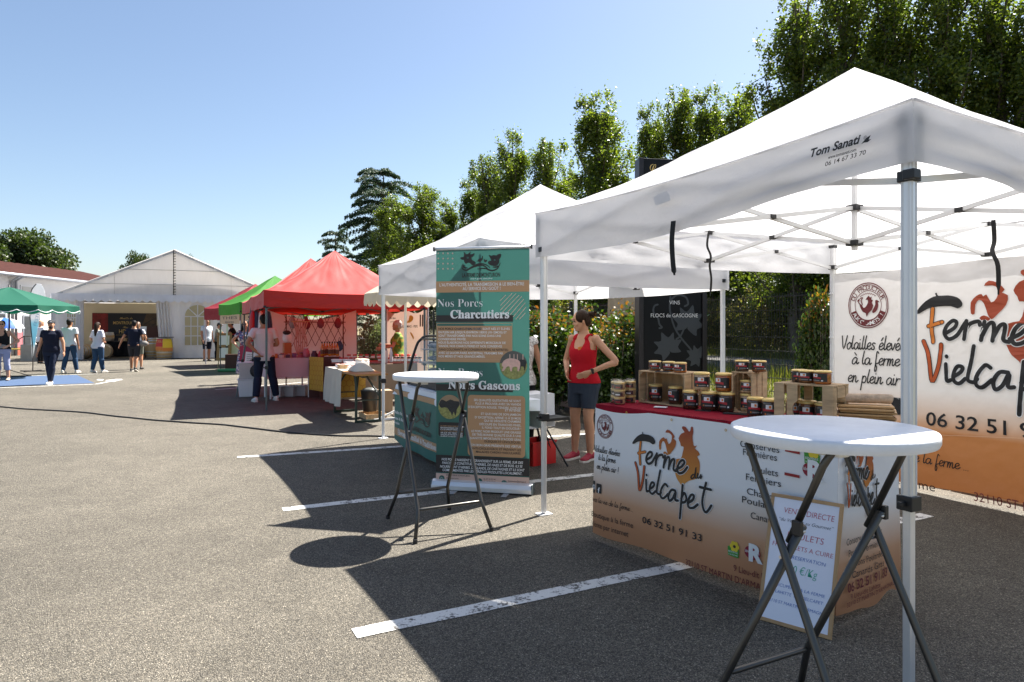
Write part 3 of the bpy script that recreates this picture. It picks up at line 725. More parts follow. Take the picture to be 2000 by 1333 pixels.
def make_canopy(label, O, th, sx, sy, ez, pz, drop, cloth, frame, joint=None, bunch=None, splay=None, leg=.042, seed=0, scal=False, hub=.30, catg='canopy', group='pop-up canopies along the row', plain=False, pexp=1.18):
    t = thing('market_canopy', label, catg, (O[0], O[1], 0), th, group)
    joint = joint or m_blk
    C = [V((0, 0, 0)), V((sx, 0, 0)), V((sx, sy, 0)), V((0, sy, 0))]; mid = V((sx/2, sy/2, 0)); apex = mid+V((0, 0, pz))
    sc = V((seed*3.1, seed*1.7, 0))
    ov = .05
    def corner(i):
        d = (C[i]-mid); return C[i]+V((math.copysign(ov, d.x), math.copysign(ov, d.y), ez))
    roof = MB()
    for i in range(4):
        a, b = corner(i), corner((i+1) % 4)
        def f(u, v, a=a, b=b):
            e = a.lerp(b, v); h = u
            p = e.lerp(apex, h); 
            p.z = ez+(pz-ez)*(h**pexp)
            w_ = 4*v*(1-v)*(1-h)
            p.z -= .05*w_*(1-h)
            k = max(0, min(1, min(h*6, (1-h)*8)))
            p.z += .022*noise.noise(p*2.4+sc)*k+.008*noise.noise(V((p.x*9, p.y*2.2, p.z*5))+sc)*k*(1-h)+.010*math.exp(-min(v, 1-v)*9)*sin(min(v, 1-v)*60+h*9)*k*(1-h)+.010*noise.noise(V((v*26, h*3, i*7+seed)))*k*(1-v*(1-v)*2)
            return p
        roof.grid(f, 34, 40)
    ro = roof.build('roof', cloth, t, smooth=True); smooth_by_angle(ro, 50)
    bmv = bmesh.new(); bmv.from_mesh(ro.data); bmesh.ops.remove_doubles(bmv, verts=bmv.verts, dist=.004); bmv.to_mesh(ro.data); bmv.free()
    val = MB()
    for i in range(4):
        a, b = corner(i), corner((i+1) % 4); nrm = (b-a).cross(V((0, 0, 1))).normalized()
        if nrm.dot(a-mid) < 0: nrm = -nrm
        nu = 60
        def f(u, v, a=a, b=b, nrm=nrm, i=i):
            e = a.lerp(b, u); e.z -= .05*4*u*(1-u)
            dr = drop
            if bunch:
                db = min((e-corner(bunch[0])).length, 9); k = math.exp(-(db/1.1)**2); dr = drop*(1-bunch[1]*k)
            dr -= .03*4*u*(1-u)-.03*4*u*(1-u)*0
            if scal and v > .8: dr += .025*abs(sin(u*pi*14))-.01
            ed = min(u, 1-u)*6; ed = min(1, ed)
            o = .022*v*sin(u*9+seed+i*2)*ed+.02*v*noise.noise(V((u*5, i*3.3+seed, v)))*ed+.012*noise.noise(V((u*11, v*5, seed+i)))*ed
            cl_ = math.exp(-min(u, 1-u)*7); o += .010*cl_*sin(min(u, 1-u)*46+v*7+i)*ed*(1-.3*v)+.006*noise.noise(V((u*30+v*9, v*9, seed+i*5)))*ed
            if bunch: o += .026*sin(v*15)*k*v*ed+.012*k*sin(v*15+1.2)*v*ed
            return e+nrm*o+V((0, 0, -dr*v))
        val.grid(f, nu, 10)
    vo_ = val.build('valance', cloth, t, smooth=True)
    md = None
    hemb = MB(); sm_ = MB()
    for i in range(4):
        a, b = corner(i), corner((i+1) % 4); nrm = (b-a).cross(V((0, 0, 1))).normalized()
        if nrm.dot(a-mid) < 0: nrm = -nrm
        sm_.tube([a.lerp(b, k/30)+nrm*.004+V((0, 0, -.05*4*(k/30)*(1-k/30)-.003)) for k in range(31)], .006, 5)
    sm_.build('edge_seam', cloth, t, smooth=True)
    fe = leg
    spl = splay or {}
    for i in range(4):
        d = V(spl.get(i, (0, 0, 0)))
        top = C[i]+V((0, 0, ez-.02)); ft = C[i]+d
        fcl = .78/top.z
        lg = MB().bar(ft+(top-ft)*.0+V((0, 0, .01)), ft.lerp(top, fcl+.03), leg*.8, leg*.8).bar(ft.lerp(top, fcl), top, leg, leg)
        lo = lg.build('leg', frame, t, bevel=.006)
        if not plain and frame is m_alu:
            gm_ = MB(); p_, q_ = ft.lerp(top, fcl+.015), top
            for dx, dy in ((1, 0), (-1, 0), (0, 1), (0, -1)):
                for o_ in (-.3, .3):
                    v_ = V((dx*leg*.51+dy*o_*leg, dy*leg*.51+dx*o_*leg, 0)); gm_.bar(p_+v_, q_+v_, .006 if dy else .003, .006 if dx else .003, up=(0, 1, 0))
            gm_.build('groove', m_wfr, lo)
        if not plain:
            MB().box(ft+V((0, 0, .004)), (.12, .09, .008)).build('foot_plate', frame, lo)
        c2 = ft.lerp(top, fcl); MB().box(c2, (leg*1.5, leg*1.5, .06)).box(c2+V((-.04, 0, 0)), (.05, .022, .02)).build('clamp', joint, t, bevel=.004)
        c3 = C[i]+V((0, 0, ez-.30)); MB().box(c3, (leg*1.45, leg*1.45, .045)).box(c3+V((-.03, -.03, .0)), (.05, .05, .04)).build('slider', joint, t, bevel=.004)
        c4 = C[i]+V((0, 0, ez-.045)); MB().box(c4-V((0, 0, .03)), (leg*1.35, leg*1.35, .05)).build('corner_joint', joint, t, bevel=.004)
    zt, zb = ez-.055, ez-hub-.01
    def scissor(p, q, nm='truss'):
        """two crossed bars with joints between p and q"""
        pt, pb, qt, qb = [V((e.x, e.y, z)) for e, z in ((p, zt), (p, zb), (q, zt), (q, zb))]
        pt, pb, qt, qb = pt, pb, qt, qb
        d = (q-p).normalized(); n = V((-d.y, d.x, 0))*.011
        mb = MB().bar(pt+n, qb+n, .014, .028).bar(pb-n, qt-n, .014, .028); o = mb.build(nm, frame if frame is not m_alu else m_wfr, t)
        c = (pt+qb)/2
        MB().box(c, (.05, .05, .03), rotz(atan2(d.y, d.x))).build('joint', joint, o, bevel=.004)
    mids = [(C[i]+C[(i+1) % 4])/2 for i in range(4)]
    ins = lambda p: p+(mid-p).normalized()*.035
    for i in range(4):
        scissor(ins(C[i]), ins(mids[i])); scissor(ins(mids[i]), ins(C[(i+1) % 4]))
        if not plain: scissor(ins(mids[i]), mid)
        for z in (zt, zb): MB().box(V((ins(mids[i]).x, ins(mids[i]).y, z)), (.07, .07, .035)).build('node', joint, t, bevel=.004)
    if not plain:
        MB().bar(mid+V((0, 0, zb-.05)), mid+V((0, 0, pz-.03)), .03, .03).build('centre_pole', frame if frame is not m_alu else m_wfr, t)
        for z in (zt, zb): MB().box(V((mid.x, mid.y, z)), (.085, .085, .04)).build('node', joint, t, bevel=.004)
    return t
T1O = V((1.632, 2.80, 0)); T1TH = radians(27.3)
tent1 = make_canopy('big near white pop-up canopy with lettering on its front valance, at the right', T1O, T1TH, 3.45, 3.0, 2.42, 3.38, .36, m_white, m_alu, bunch=(0, .30), pexp=1.27, seed=1, leg=.045)
def t1w(x, y, z): return T1O+rotz(T1TH) @ V((x, y, z))
# lettering on the front valance: reader stands on the aisle side
_e = thing('tmp', 'tmp', 'tmp'); bpy.data.objects.remove(_e)
ve = bpy.data.objects.new('valance_lettering', None)
def sub_empty(name, parent, loc, rz):
    e = bpy.data.objects.new(name, None); COL.objects.link(e); e.parent = parent; e.location = loc; e.rotation_euler = (0, 0, rz); return e
bpy.data.objects.remove(ve)
class WPanel(Panel):
    """panel given in a parent's own frame (parent P with world matrix known)"""
    def __init__(s, parent, pw, O, X, **k):
        Panel.__init__(s, parent, O, X, **k); s.pw = pw.inverted()
        s.base = Matrix.Translation(s.O) @ rotz(atan2(s.X.y, s.X.x))
    def f(s, a, b, o):
        return s.pw @ (s.base @ V((a, -(o+s.wave(a, b)), b)))
T1M = Matrix.Translation(T1O) @ rotz(T1TH)
m_ink = M('black_print', (.012, .012, .014), .6)
pv = WPanel(tent1, T1M, t1w(-.05, 3.05, 0), V((sin(T1TH), -cos(T1TH), 0)))
pv.lift = .034
a0, b0 = pv.un(1592, 308); a1, b1 = pv.un(1700, 277)
def slant(txt, x0, y0, x1, y1, h, bold=0.0, shear=.25, name='lettering', sp=1.0):
    p0 = pv.un(x0, y0); p1 = pv.un(x1, y1); _, t2 = pv.un(x0, y0-h)
    return pv.text(name, m_ink, txt, p0[0], p0[1], t2-p0[1], wd=sqrt((p1[0]-p0[0])**2+(p1[1]-p0[1])**2), rot=atan2(p1[1]-p0[1], p1[0]-p0[0]), bold=bold, shear=shear, spacing=sp)
slant('Tom Sanati', 1594, 309, 1692, 281, 15, .03, .35)
slant('®', 1697, 276, 1704, 274, 7, 0, 0)
pv.polys('emblem', m_ink, [[(1692, 284), (1702, 272), (1711, 266), (1707, 275), (1712, 274), (1705, 280), (1698, 281)]], px=True)
slant('www.tomsanati.com', 1628, 313, 1683, 297, 6, .02, .2)
slant('06 14 67 33 70', 1622, 327, 1702, 303, 8, .01, .2)
# patch of clear tape on the valance
pv.polys('tape', M('clear_tape', (.76, .76, .78), .5, spec=.2, trans=.46), [[(1284, 386), (1312, 374), (1320, 392), (1290, 404)]], px=True)
def strap(label, pts, wd=.026):
    mb = MB(); P = cat(pts, 5); vs = []
    for i, p in enumerate(P):
        k = wd/2*(1 if i < len(P)-2 else .4); x = V((.62, -.78, 0))*k
        mb.v += [p+x, p-x, p-x+V((.002, .002, 0)), p+x+V((.002, .002, 0))]
    for i in range(len(P)-1):
        for j in range(4): mb.f.append((4*i+j, 4*i+(j+1) % 4, 4*i+4+(j+1) % 4, 4*i+4+j))
    tag(mb.build('webbing_strap', m_strap), label, 'strap', 'black straps hanging from the near canopy')
d = 3.97
strap('broad black webbing strap hanging from the middle of the near canopy front valance', [at(1315, 432, d), at(1312, 470, d), at(1314, 512, d), at(1317, 538, d)], .034)
d = 6.05
strap('thin twisted black strap hanging from the far mid truss of the near canopy', [at(1384, 455, d), at(1381, 480, d), at(1388, 500, d), at(1386, 520, d), at(1389, 545, d), at(1387, 578, d)], .022)
d = 4.05
strap('black strap hanging in front of the rooster tail on the big back banner', [at(1940, 430, d+.6), at(1942, 470, d+.6), at(1938, 492, d+.55), at(1949, 520, d+.5), at(1950, 576, d+.5)], .028)
T2O = V((-.285, 6.47, 0)); T2TH = radians(28)
tent2 = make_canopy('second white pop-up canopy, behind the green roll-up banner', T2O, T2TH, 3.1, 3.1, 2.34, 3.30, .40, m_white, m_wfr, seed=2, leg=.042)
R1O = V((-4.40, 12.2, 0))
make_canopy('near red pop-up canopy over the stall with the pink table', R1O, radians(25), 2.95, 3.0, 2.17, 3.10, .30, m_red, m_stl, pexp=1.28, seed=3, leg=.038, splay={3: (-.35, -.12, 0)}, plain=True)
R2 = R1O+U*3.08
make_canopy('second red pop-up canopy, its peak just left of the near red one', R2, radians(25), 2.9, 2.9, 2.15, 3.22, .30, m_red, m_stl, pexp=1.28, seed=4, leg=.038, plain=True)
make_canopy('bright green pop-up canopy beyond the red ones', V((-8.75, 22, 0)), radians(35), 3.0, 3.0, 2.32, 3.33, .38, m_grn, m_stl, seed=5, leg=.04, plain=True)
make_canopy('dark burgundy pop-up canopy at the far end of the row', V((-10.55, 25.2, 0)), radians(38), 3.0, 3.0, 2.28, 3.25, .46, m_bur, m_wfr, seed=6, leg=.05, scal=True, plain=True)
m_cream = M('cream_cloth', (.66, .60, .48), .8, trans=.35)
# orange printed strips under the green valance
gt_ = bpy.data.objects
def strip(label, p, q, z0, z1, txts, colr, tc):
    X = (q-p); t = thing('stall_sign', label, 'sign', (p.x, p.y, 0), atan2(X.y, X.x)); pn = Panel(t, p, X); L = X.length
    MB().box((L/2, .004, (z0+z1)/2), (L, .006, z1-z0)).build('board', colr, t)
    for i, (s, hh) in enumerate(txts): pn.text('lettering', tc, s, L/2, z1-(z1-z0)*(.12+.42*(i+1))+.02, (z1-z0)*hh, wd=L*.8 if i == 0 else L*.45, align='c', bold=.01)
m_peach = M('peach_print', (.62, .42, .26), .7); m_dbr = M('dark_brown_print', (.05, .02, .015), .6)
GO = V((-8.75, 22, 0)); GX = V((cos(radians(35)), sin(radians(35)), 0)); GY = V((-sin(radians(35)), cos(radians(35)), 0))
strip('peach sign under the near green valance edge reading curcuma', GO-GY*.03, GO+GX*2.0-GY*.03, 1.62, 1.93, [('CURCUMA', .36), ('et Safran', .25)], m_peach, m_dbr)
strip('peach sign under the aisle edge of the green valance', GO+GY*2.9-GX*.03, GO+GY*.1-GX*.03, 1.62, 1.93, [('THES', .3), ('épices', .25)], m_peach, m_dbr)

# ---------------------------------------------------------------- bistro tables
m_tt = M('white_table_plastic', (.78, .79, .81), .42, var=.07, scale=7, spec=.4, bump=.08, bscale=90)
m_gun = M('gunmetal_tube', (.085, .082, .078), .35, metal=.75)
m_scr = M('zinc_screw', (.6, .6, .62), .3, metal=1)
def bistro(label, c, rz, r, H=1.15):
    t = thing('bistro_table', label, 'table', (c[0], c[1], 0), rz, 'folding standing tables with white round tops')
    MB().lathe([(r*.93, H-.045), (r*.985, H-.042), (r, H-.032), (r, H-.012), (r*.992, H-.004), (r*.965, H)], n=72).build('table_top', m_tt, t, smooth=False)
    o = t.children[0]; o.data.polygons.foreach_set('use_smooth', [True]*len(o.data.polygons)); smooth_by_angle(o, 50)
    for sg, pw in ((1, .238), (-1, .202)):
        # frame: top at y=+.12*sg, foot at y=-.34*sg
        up = MB(); yt, yb = .15*sg, -.27*sg
        def P(x, s): return V((x, yt+(yb-yt)*s, H-.06+(.21-(H-.06))*s))
        for q in (-1, 1):
            a = P(q*pw, .04); b = P(q*(pw+.012), 1); ft = V((q*(pw+.06), yb-.075*sg, .012))
            if sg > 0:
                MB().tube([P(q*pw, 0), a, b]+[b.lerp(ft, .08), ft], [.0135]*5, 10).build('leg', m_gun, t, smooth=True)
            else:
                MB().tube(cat([P(q*(pw-.05), -.02), P(q*(pw-.015), -.005), a], 5)+[P(q*pw, .36)], .0125, 10).build('leg', m_gun, t, smooth=True)
                lo = MB().tube([P(q*pw, .26)+V((-q*.0, -.012, -.02)), b, b.lerp(ft, .08), ft], [.0155, .0135, .0135, .0135], 10).build('leg', m_gun, t, smooth=True)
                k = P(q*pw, .29); MB().box(k+V((q*.018, -.02, 0)), (.02, .035, .05)).build('latch', m_blk, lo, bevel=.004)
                MB().ell(k+V((0, -.03, -.01)), (.007, .007, .007)).build('rivet', m_scr, lo)
            MB().lathe([(.0165, 0), (.0165, .03)], c=(ft.x, ft.y, 0), n=10).build('foot_cap', m_blk, t)
        a, b = P(-pw-.012, 1), P(pw+.012, 1)
        MB().tube([a, a.lerp(b, .06), a.lerp(b, .94), b], [.006, .0115, .0115, .006], 8).build('cross_bar', m_gun, t, smooth=True)
        a, b = P(-pw+.05, -.02), P(pw-.05, -.02); MB().tube([a, b], .0125, 8).build('top_bar', m_gun, t, smooth=True)
    for q in (-1, 1): MB().tube([(q*.212, -.005, .73), (q*.252, -.005, .73)], .006, 8).build('pivot_bolt', m_scr, t)
    for q in (-.16, .16): MB().box((q, 0, H-.055), (.05, .36, .02)).build('top_bracket', m_tt, t, bevel=.004)
    return t
bistro('folding standing table with white round top, in the sun beside the green roll-up banner', (-.578, 5.17), radians(29), .325)
bistro('near folding standing table with white round top half in shade, front right of the photo', (1.120, 2.40), radians(27), .335)

# ---------------------------------------------------------------- near counter with printed cloth
CO = V((.607, 4.89, 0)); CX = V((.590, -.807, 0)).normalized(); CN = V((-CX.y, CX.x, 0)); CRZ = atan2(CX.y, CX.x); CL, CD, CH = 1.785, .62, .95
CM = Matrix.Translation(CO) @ rotz(CRZ); GM = Matrix.Translation(CO) @ rotz(atan2(-.851, .525))     # goods stand slightly askew to the table
def cw(s, n, z): return GM @ V((s, n, z))
def ctw(s, n, z): return CM @ V((s, n, z))
t = thing('folding_table', 'folding counter table hidden under the red cloth and the printed farm cloth', 'table', CO, CRZ)
MB().box((CL/2, CD/2, CH-.02), (CL-.03, CD-.03, .03)).build('table_top', M('table_board', (.5, .48, .45), .6), t)
for x in (.15, CL-.15):
    for y in (.08, CD-.08): MB().tube([(x, y, 0), (x, y, CH-.035)], .014, 8).build('leg', m_gun, t)
m_rcl = M('red_felt', (.26, .008, .022), .9, var=.2, scale=14, bump=.4, bscale=180, spec=.15)
tc_ = MB()
tc_.grid(lambda u, v: (u*CL+.004*sin(v*9)*0, -.004+v*(CD+.008), CH+.002+.003*noise.noise(V((u*9, v*5, 1)))), 40, 14)
tc_.grid(lambda u, v: (u*CL, -.004-.003*v, CH+.002-.055*v*(1+.35*sin(u*6+.6))), 40, 2)
tag(tc_.build('red_tablecloth', m_rcl, smooth=True, loc=CO, rz=CRZ), 'dark red felt cloth on top of the near counter under the jars', 'tablecloth')
PEACH = [(0, (.44, .19, .085)), (.12, (.48, .215, .10)), (.30, (.58, .31, .17)), (.48, (.70, .58, .49)), (.62, (.78, .77, .77)), (1, (.79, .79, .80))]
m_cbl = Mgrad('printed_counter_cloth', PEACH, .04, .90, .55, bump=.12, bscale=6)
cloth = thing('printed_counter_cloth', 'white and orange printed cloth with rooster logo hung round the near counter', 'banner', CO, CRZ)
def cwav(s, z):
    k = 1-z/CH
    return .008*k*sin(s*7+1)+.012*noise.noise(V((s*3.2, z*1.6, 3)))*min(1, (1-z/CH)*4)+.02*k
def hem(s): return .035+.012*s/CL+.012*noise.noise(V((s*3, 1, 7)))
def topz(s): return CH-.012-.028*max(0, sin(s*5.2+.5))
mb = MB()
mb.grid(lambda u, v: (u*CL, -.010-cwav(u*CL, hem(u*CL)+(topz(u*CL)-hem(u*CL))*v), hem(u*CL)+(topz(u*CL)-hem(u*CL))*v), 64, 22)
def ewav(s, z): return .010*(1-z/CH)*sin(s*11)+.014*noise.noise(V((s*4, z*2, 9)))*min(1, (1-z/CH)*4)+.012*(1-z/CH)
mb.grid(lambda u, v: (CL+(.012+ewav(u*CD, .1+(CH-.12)*v))*min(1, u*6), -.010-cwav(CL, .08+.85*v)*(1-u)*(1-u)+u*CD, (.047-.005*u+.03*sin(u*10)*u)+(CH-.012-.085)*v), 20, 22)
mb.build('cloth', m_cbl, cloth, smooth=True)
pc = Panel(cloth, CO, CX, wave=lambda a, b: cwav(a, b)); pc.lift = .0128
m_logo = Mgrad('rooster_orange_print', [(0, (.62, .27, .05)), (.5, (.50, .17, .025)), (1, (.33, .05, .015))], .50, .86, .6)
m_or = M('orange_print', (.66, .20, .03), .6); m_orr = M('red_orange_print', (.50, .09, .02), .6)
m_brn = M('maroon_print', (.14, .018, .022), .6); m_wpr = M('white_print', (.80, .80, .80), .6)
def z4(*p): return [(1160+x/3.509, 790+y/3.509) for x, y in p]
LOGO_BODY = [(592,232),(610,200),(632,190),(615,165),(618,150),(640,155),(662,185),(672,178),(675,155),(688,155),(692,190),(688,215),(690,250),(700,285),(722,280),(705,300),(728,320),(740,345),(722,355),(735,380),(742,420),(735,480),(710,510),(670,520),(634,545),(625,572),(612,545),(590,515),(575,480),(568,440),(575,375),(610,370),(622,330),(628,290),(610,285),(604,262)]
LOGO_TAIL = [(458,305),(457,255),(476,230),(492,226),(498,238),(508,232),(523,270),(540,255),(545,215),(525,195),(500,192),(515,172),(545,190),(565,222),(556,234),(575,250),(570,290),(545,325),(525,345),(512,320),(500,270),(485,250),(472,270),(470,308)]
LOGO_TAIL2 = [(486,330),(500,322),(520,340),(512,350),(495,342),(490,352)]
LOGO_BERET = [(277,264),(290,240),(310,218),(335,203),(344,202),(341,190),(347,188),(351,202),(385,208),(415,224),(429,246),(430,265),(414,273),(392,258),(350,251),(315,254),(288,270)]
LOGO_F = [[(333,256),(328,330),(332,408)], [(318,333),(364,324)]]
LOGO_V = [[(300,398),(318,470),(328,585),(350,520),(360,425)]]
LOGO_BLK = [[(375,378),(405,358),(412,335),(398,325),(380,345),(373,380),(388,405),(412,395),(432,360),(443,340)], [(445,335),(437,415)], [(439,385),(455,352),(482,345),(488,362)],
 [(502,350),(492,430)], [(496,410),(515,365),(532,368),(528,440)], [(530,425),(550,380),(568,380),(562,440),(580,455)],
 [(582,442),(617,425),(638,395),(622,380),(600,402),(588,440),(600,468),(630,462),(658,428)],
 [(375,515),(376,560),(380,592),(392,590)], [(378,481),(378.5,483)], [(400,577),(425,560),(431,540),(415,533),(402,560),(402,595),(420,610),(440,592)],
 [(470,452),(452,560),(450,600),(468,612),(480,600)], [(523,558),(505,543),(482,575),(475,620),(495,640),(528,612)], [(578,588),(552,583),(532,620),(538,655),(560,642),(582,595),(578,648),(598,655)],
 [(628,550),(620,660),(612,776)], [(620,640),(640,603),(655,640),(645,665),(622,668)], [(665,672),(698,650),(705,622),(686,618),(668,655),(670,698),(700,705),(732,682)],
 [(787,535),(765,640),(768,700),(790,735),(825,690)], [(745,563),(820,582)]]
LOGO_DU = [[(712,483),(697,478),(684,495),(690,506),(708,490),(718,430),(712,492),(722,503)], [(730,470),(728,498),(740,500),(752,478),(750,506),(758,490)]]
def un4(pts): return [pc.un(*q) for q in z4(*pts)]
LG = dict(body=un4(LOGO_BODY), tail=un4(LOGO_TAIL), tail2=un4(LOGO_TAIL2), beret=un4(LOGO_BERET), F=[un4(l) for l in LOGO_F], V=[un4(l) for l in LOGO_V], blk=[un4(l) for l in LOGO_BLK], du=[un4(l) for l in LOGO_DU])
LA, LB = LG['beret'][0], LG['V'][0][2]            # anchor points: beret tip, foot of the V
def logo(pn, A, B, kxf=1.0, glow=m_wpr):
    L0 = pn.lift; _logo(pn, A, B, kxf, glow); pn.lift = L0
def _logo(pn, A, B, kxf, glow):
    """the farm logo: A = left beret tip, B = foot of the V on this panel"""
    k = (A[1]-B[1])/(LA[1]-LB[1]); kx = k*kxf
    T = lambda p: (A[0]+(p[0]-LA[0])*kx, A[1]+(p[1]-LA[1])*k)
    keep = lambda ls: ls
    pn.polys('rooster_print', m_logo, [[T(p) for p in q] for q in keep([LG['body'], LG['tail'], LG['tail2']])], smooth=2)
    w_ = .0165*k
    S_ = lambda ls: [[T(p) for p in l] for l in keep(ls)]
    pn.strokes('letter_edge', glow, S_(LG['blk']), w_*1.45)
    pn.strokes('letter_edge', m_ink, S_(LG['F']+LG['V']), w_*1.25)
    pn.strokes('logo_initials', m_or, S_(LG['F']), w_*.85)
    pn.strokes('logo_initials', m_orr, S_(LG['V']), w_*.85)
    pn.polys('beret_print', m_ink, S_([LG['beret']]), smooth=2)
    pn.strokes('logo_lettering', m_ink, S_(LG['blk']), w_)
    pn.strokes('logo_lettering', m_ink, S_(LG['du']), w_*.5)
logo(pc, LA, LB)
def stamp(pn, a, b, r, q=1.18):
    L0 = pn.lift; _stamp(pn, a, b, r, q); pn.lift = L0
def _stamp(pn, a, b, r, q):
    pn.disk('stamp_ring', m_brn, a, b, r, r*.955, ry=r*q)
    pn.disk('stamp_ring', m_brn, a, b, r*.92, r*.89, ry=r*.92*q)
    # lower half band
    vs = []; n = 24
    for i in range(n+1):
        t = radians(200+140*i/n); vs += [(a+r*.92*cos(t), b+r*.92*q*sin(t)), (a+r*.64*cos(t), b+r*.64*q*sin(t))]
    pn.mesh2('stamp_band', m_brn, vs, [(2*i, 2*i+2, 2*i+3, 2*i+1) for i in range(n)])
    pn.disk('stamp_ring', m_brn, a, b, r*.66, r*.63, ry=r*.66*q)
    pn.arc('stamp_lettering', m_brn, 'DU PRODUCTEUR', a, b, r*.69, r*.19, 162, 18, q=q)
    pn.arc('stamp_lettering', m_wpr, 'AUX GOURMETS !', a, b, r*.86, r*.17, 206, 334, flip=True, q=q)
    # hen and duck
    H = [(-.42,.05),(-.30,.02),(-.22,-.1),(-.1,-.05),(.0,.12),(-.02,.25),(-.12,.24),(-.02,.36),(.06,.42),(.12,.34),(.2,.38),(.18,.25),(.26,.22),(.2,.12),(.26,.0),(.2,-.2),(.05,-.33),(-.06,-.5),(-.1,-.34),(-.26,-.28),(-.36,-.12)]
    D = [(.22,-.28),(.3,-.1),(.36,.05),(.36,.2),(.46,.22),(.56,.12),(.48,.13),(.5,0),(.46,-.2),(.3,-.34)]
    pn.polys('stamp_bird', m_brn, [[(a+x*r, b+y*r*q) for x, y in P] for P in (H, D)], smooth=2)
    pn.strokes('stamp_bird', m_brn, [[(a+x*r, b+y*r*q) for x, y in l] for l in ([(-.3,.0),(-.45,.12),(-.42,.28),(-.5,.2)], [(-.28,.05),(-.33,.22),(-.26,.34),(-.38,.32)])], r*.05)
    pn.strokes('stamp_lettering', m_brn, [[(a+(-.40+.80*i/16)*r, b+(.52-.5*((i-8)/16.)**2+.03*(-1)**i)*r*q) for i in range(17)]], r*.025, sm=3)
c0 = pc.un(*z4((87, 150))[0]); rr = pc.un(*z4((143, 150))[0])[0]-c0[0]
stamp(pc, c0[0], c0[1], rr, 1.05)
def hl(pn, txt, x0, y0, x1, xh, wd=.0045): handline(pn, 'hand_lettering', m_ink, txt, x0, y0, x1, xh, wd)
def q4(x, y): return z4((x, y))[0]
x, y = q4(18, 318); hl(pc, 'Volailles élevées', x, y, q4(192, 0)[0], 6)
x, y = q4(48, 376); hl(pc, 'à la ferme', x, y, q4(163, 0)[0], 6)
x, y = q4(40, 436); hl(pc, 'en plein air !', x, y, q4(185, 0)[0], 6)
# social icons
pc.rect('icon', m_ink, *pc.un(*q4(43, 600)), *pc.un(*q4(78, 545)), r=.006)
a, b = pc.un(*q4(60, 607)); pc.text('icon_letter', m_wpr, 'f', a-.008, b+.006, .036, bold=.03)
a, b = pc.un(*q4(-2, 594)); a1, b1 = pc.un(*q4(33, 520))
a = .004; pc.rect('icon', m_ink, a, b, a1, b1, r=.006); pc.disk('icon_ring', m_wpr, (a+a1)/2, (b+b1)/2, .011, .007); pc.disk('icon_ring', m_wpr, (a+a1)/2, (b+b1)/2, .017, .0145)
x, y = q4(15, 655); hl(pc, 'vez la vie de la ferme ...', x+1, y, q4(288, 0)[0], 5, .0035)
def T4(pn, txt, x, y, x1, hh, mat=m_ink, **k): 
    px, py = q4(x, y); return pn.ptext('lettering', mat, txt, px, py, q4(x1, 0)[0], hh/3.509, **k)
T4(pc, 'Boutique à la ferme', 14, 757, 287, 34); T4(pc, 'Vente par internet', 14, 822, 256, 34)
T4(pc, '06 32 51 91 33', 350, 806, 765, 42, bold=.01)
T4(pc, '32110 ST MARTIN D’ARMAGNAC', 657, 1092, 1300, 40, m_brn); T4(pc, '9 Lieu-dit Lahitte', 985, 1132, 1290, 42, m_brn)
m_gre = M('green_print', (.05, .28, .03), .6); m_yel = M('yellow_print', (.75, .55, .03), .6); m_mar = M('maroon_red_print', (.26, .012, .03), .6)
def labels(pn, a, b, s):
    L0 = pn.lift; _labels(pn, a, b, s); pn.lift = L0
def _labels(pn, a, b, s):
    """two round quality badges: flower on a green house, red R"""
    pn.polys('badge_green', m_gre, [[(a-.45*s, b-.55*s), (a+.45*s, b-.6*s), (a+.48*s, b), (a+.1*s, b+.35*s), (a-.5*s, b+.12*s)]])
    for k in range(6): t = k*pi/3; pn.disk('flower_petal', m_yel, a+.1*s+.25*s*cos(t), b+.22*s+.25*s*sin(t), .17*s, n=14)
    pn.disk('flower_heart', m_dbr, a+.1*s, b+.22*s, .12*s, n=14)
    pn.text('badge_lettering', m_wpr, 'BIENVENUE', a-.4*s, b-.28*s, .13*s, wd=.8*s); pn.text('badge_lettering', m_wpr, 'à la ferme', a-.38*s, b-.48*s, .13*s, wd=.78*s)
def labels_red(pn, a, b, s):
    L0 = pn.lift; _labels_red(pn, a, b, s); pn.lift = L0
def _labels_red(pn, a, b, s):
    pn.disk('badge_red', m_mar, a, b, .62*s, n=28, ry=.48*s); pn.text('badge_lettering', m_wpr, 'R', a-.28*s, b-.55*s, 1.1*s, bold=.05)
    pn.text('badge_lettering', m_wpr, 'label', a-.56*s, b-.05*s, .2*s, wd=.35*s); pn.text('badge_lettering', m_wpr, 'Rouge', a+.12*s, b-.05*s, .2*s, wd=.42*s)
a, b = pc.un(*q4(980, 985)); labels(pc, a, b, .075); a, b = pc.un(*q4(1106, 1012)); labels_red(pc, a, b, .08)
for tx, x, y, x1 in (('Conserves', 1015, 288, 1285), ('Fermières', 1035, 345, 1270), ('Poulets', 1100, 458, 1280), ('Fermiers', 1058, 514, 1300), ('Chapons', 1065, 612, 1320), ('Poulardes', 1032, 668, 1330), ('Canards Gras', 1093, 776, 1420)):
    T4(pc, tx, x, y, x1, 44)
m_flag = M('dark_red_print', (.30, .02, .02), .6)
for y in (300, 462): pc.polys('dash', m_flag, [z4((1323, y), (1425, y+22), (1425, y+42), (1323, y+20))], px=True)
a, b = pc.un(1590, 888); labels(pc, a, b, .09); a, b = pc.un(1590, 918); labels_red(pc, a, b, .085)
for x, y in ((1227, 806), (1315, 820), (1421, 840)):
    a, b = pc.un(x, y); pc.disk('eyelet', M('brass', (.45, .33, .10), .3, metal=1), a, b, .008, .004)
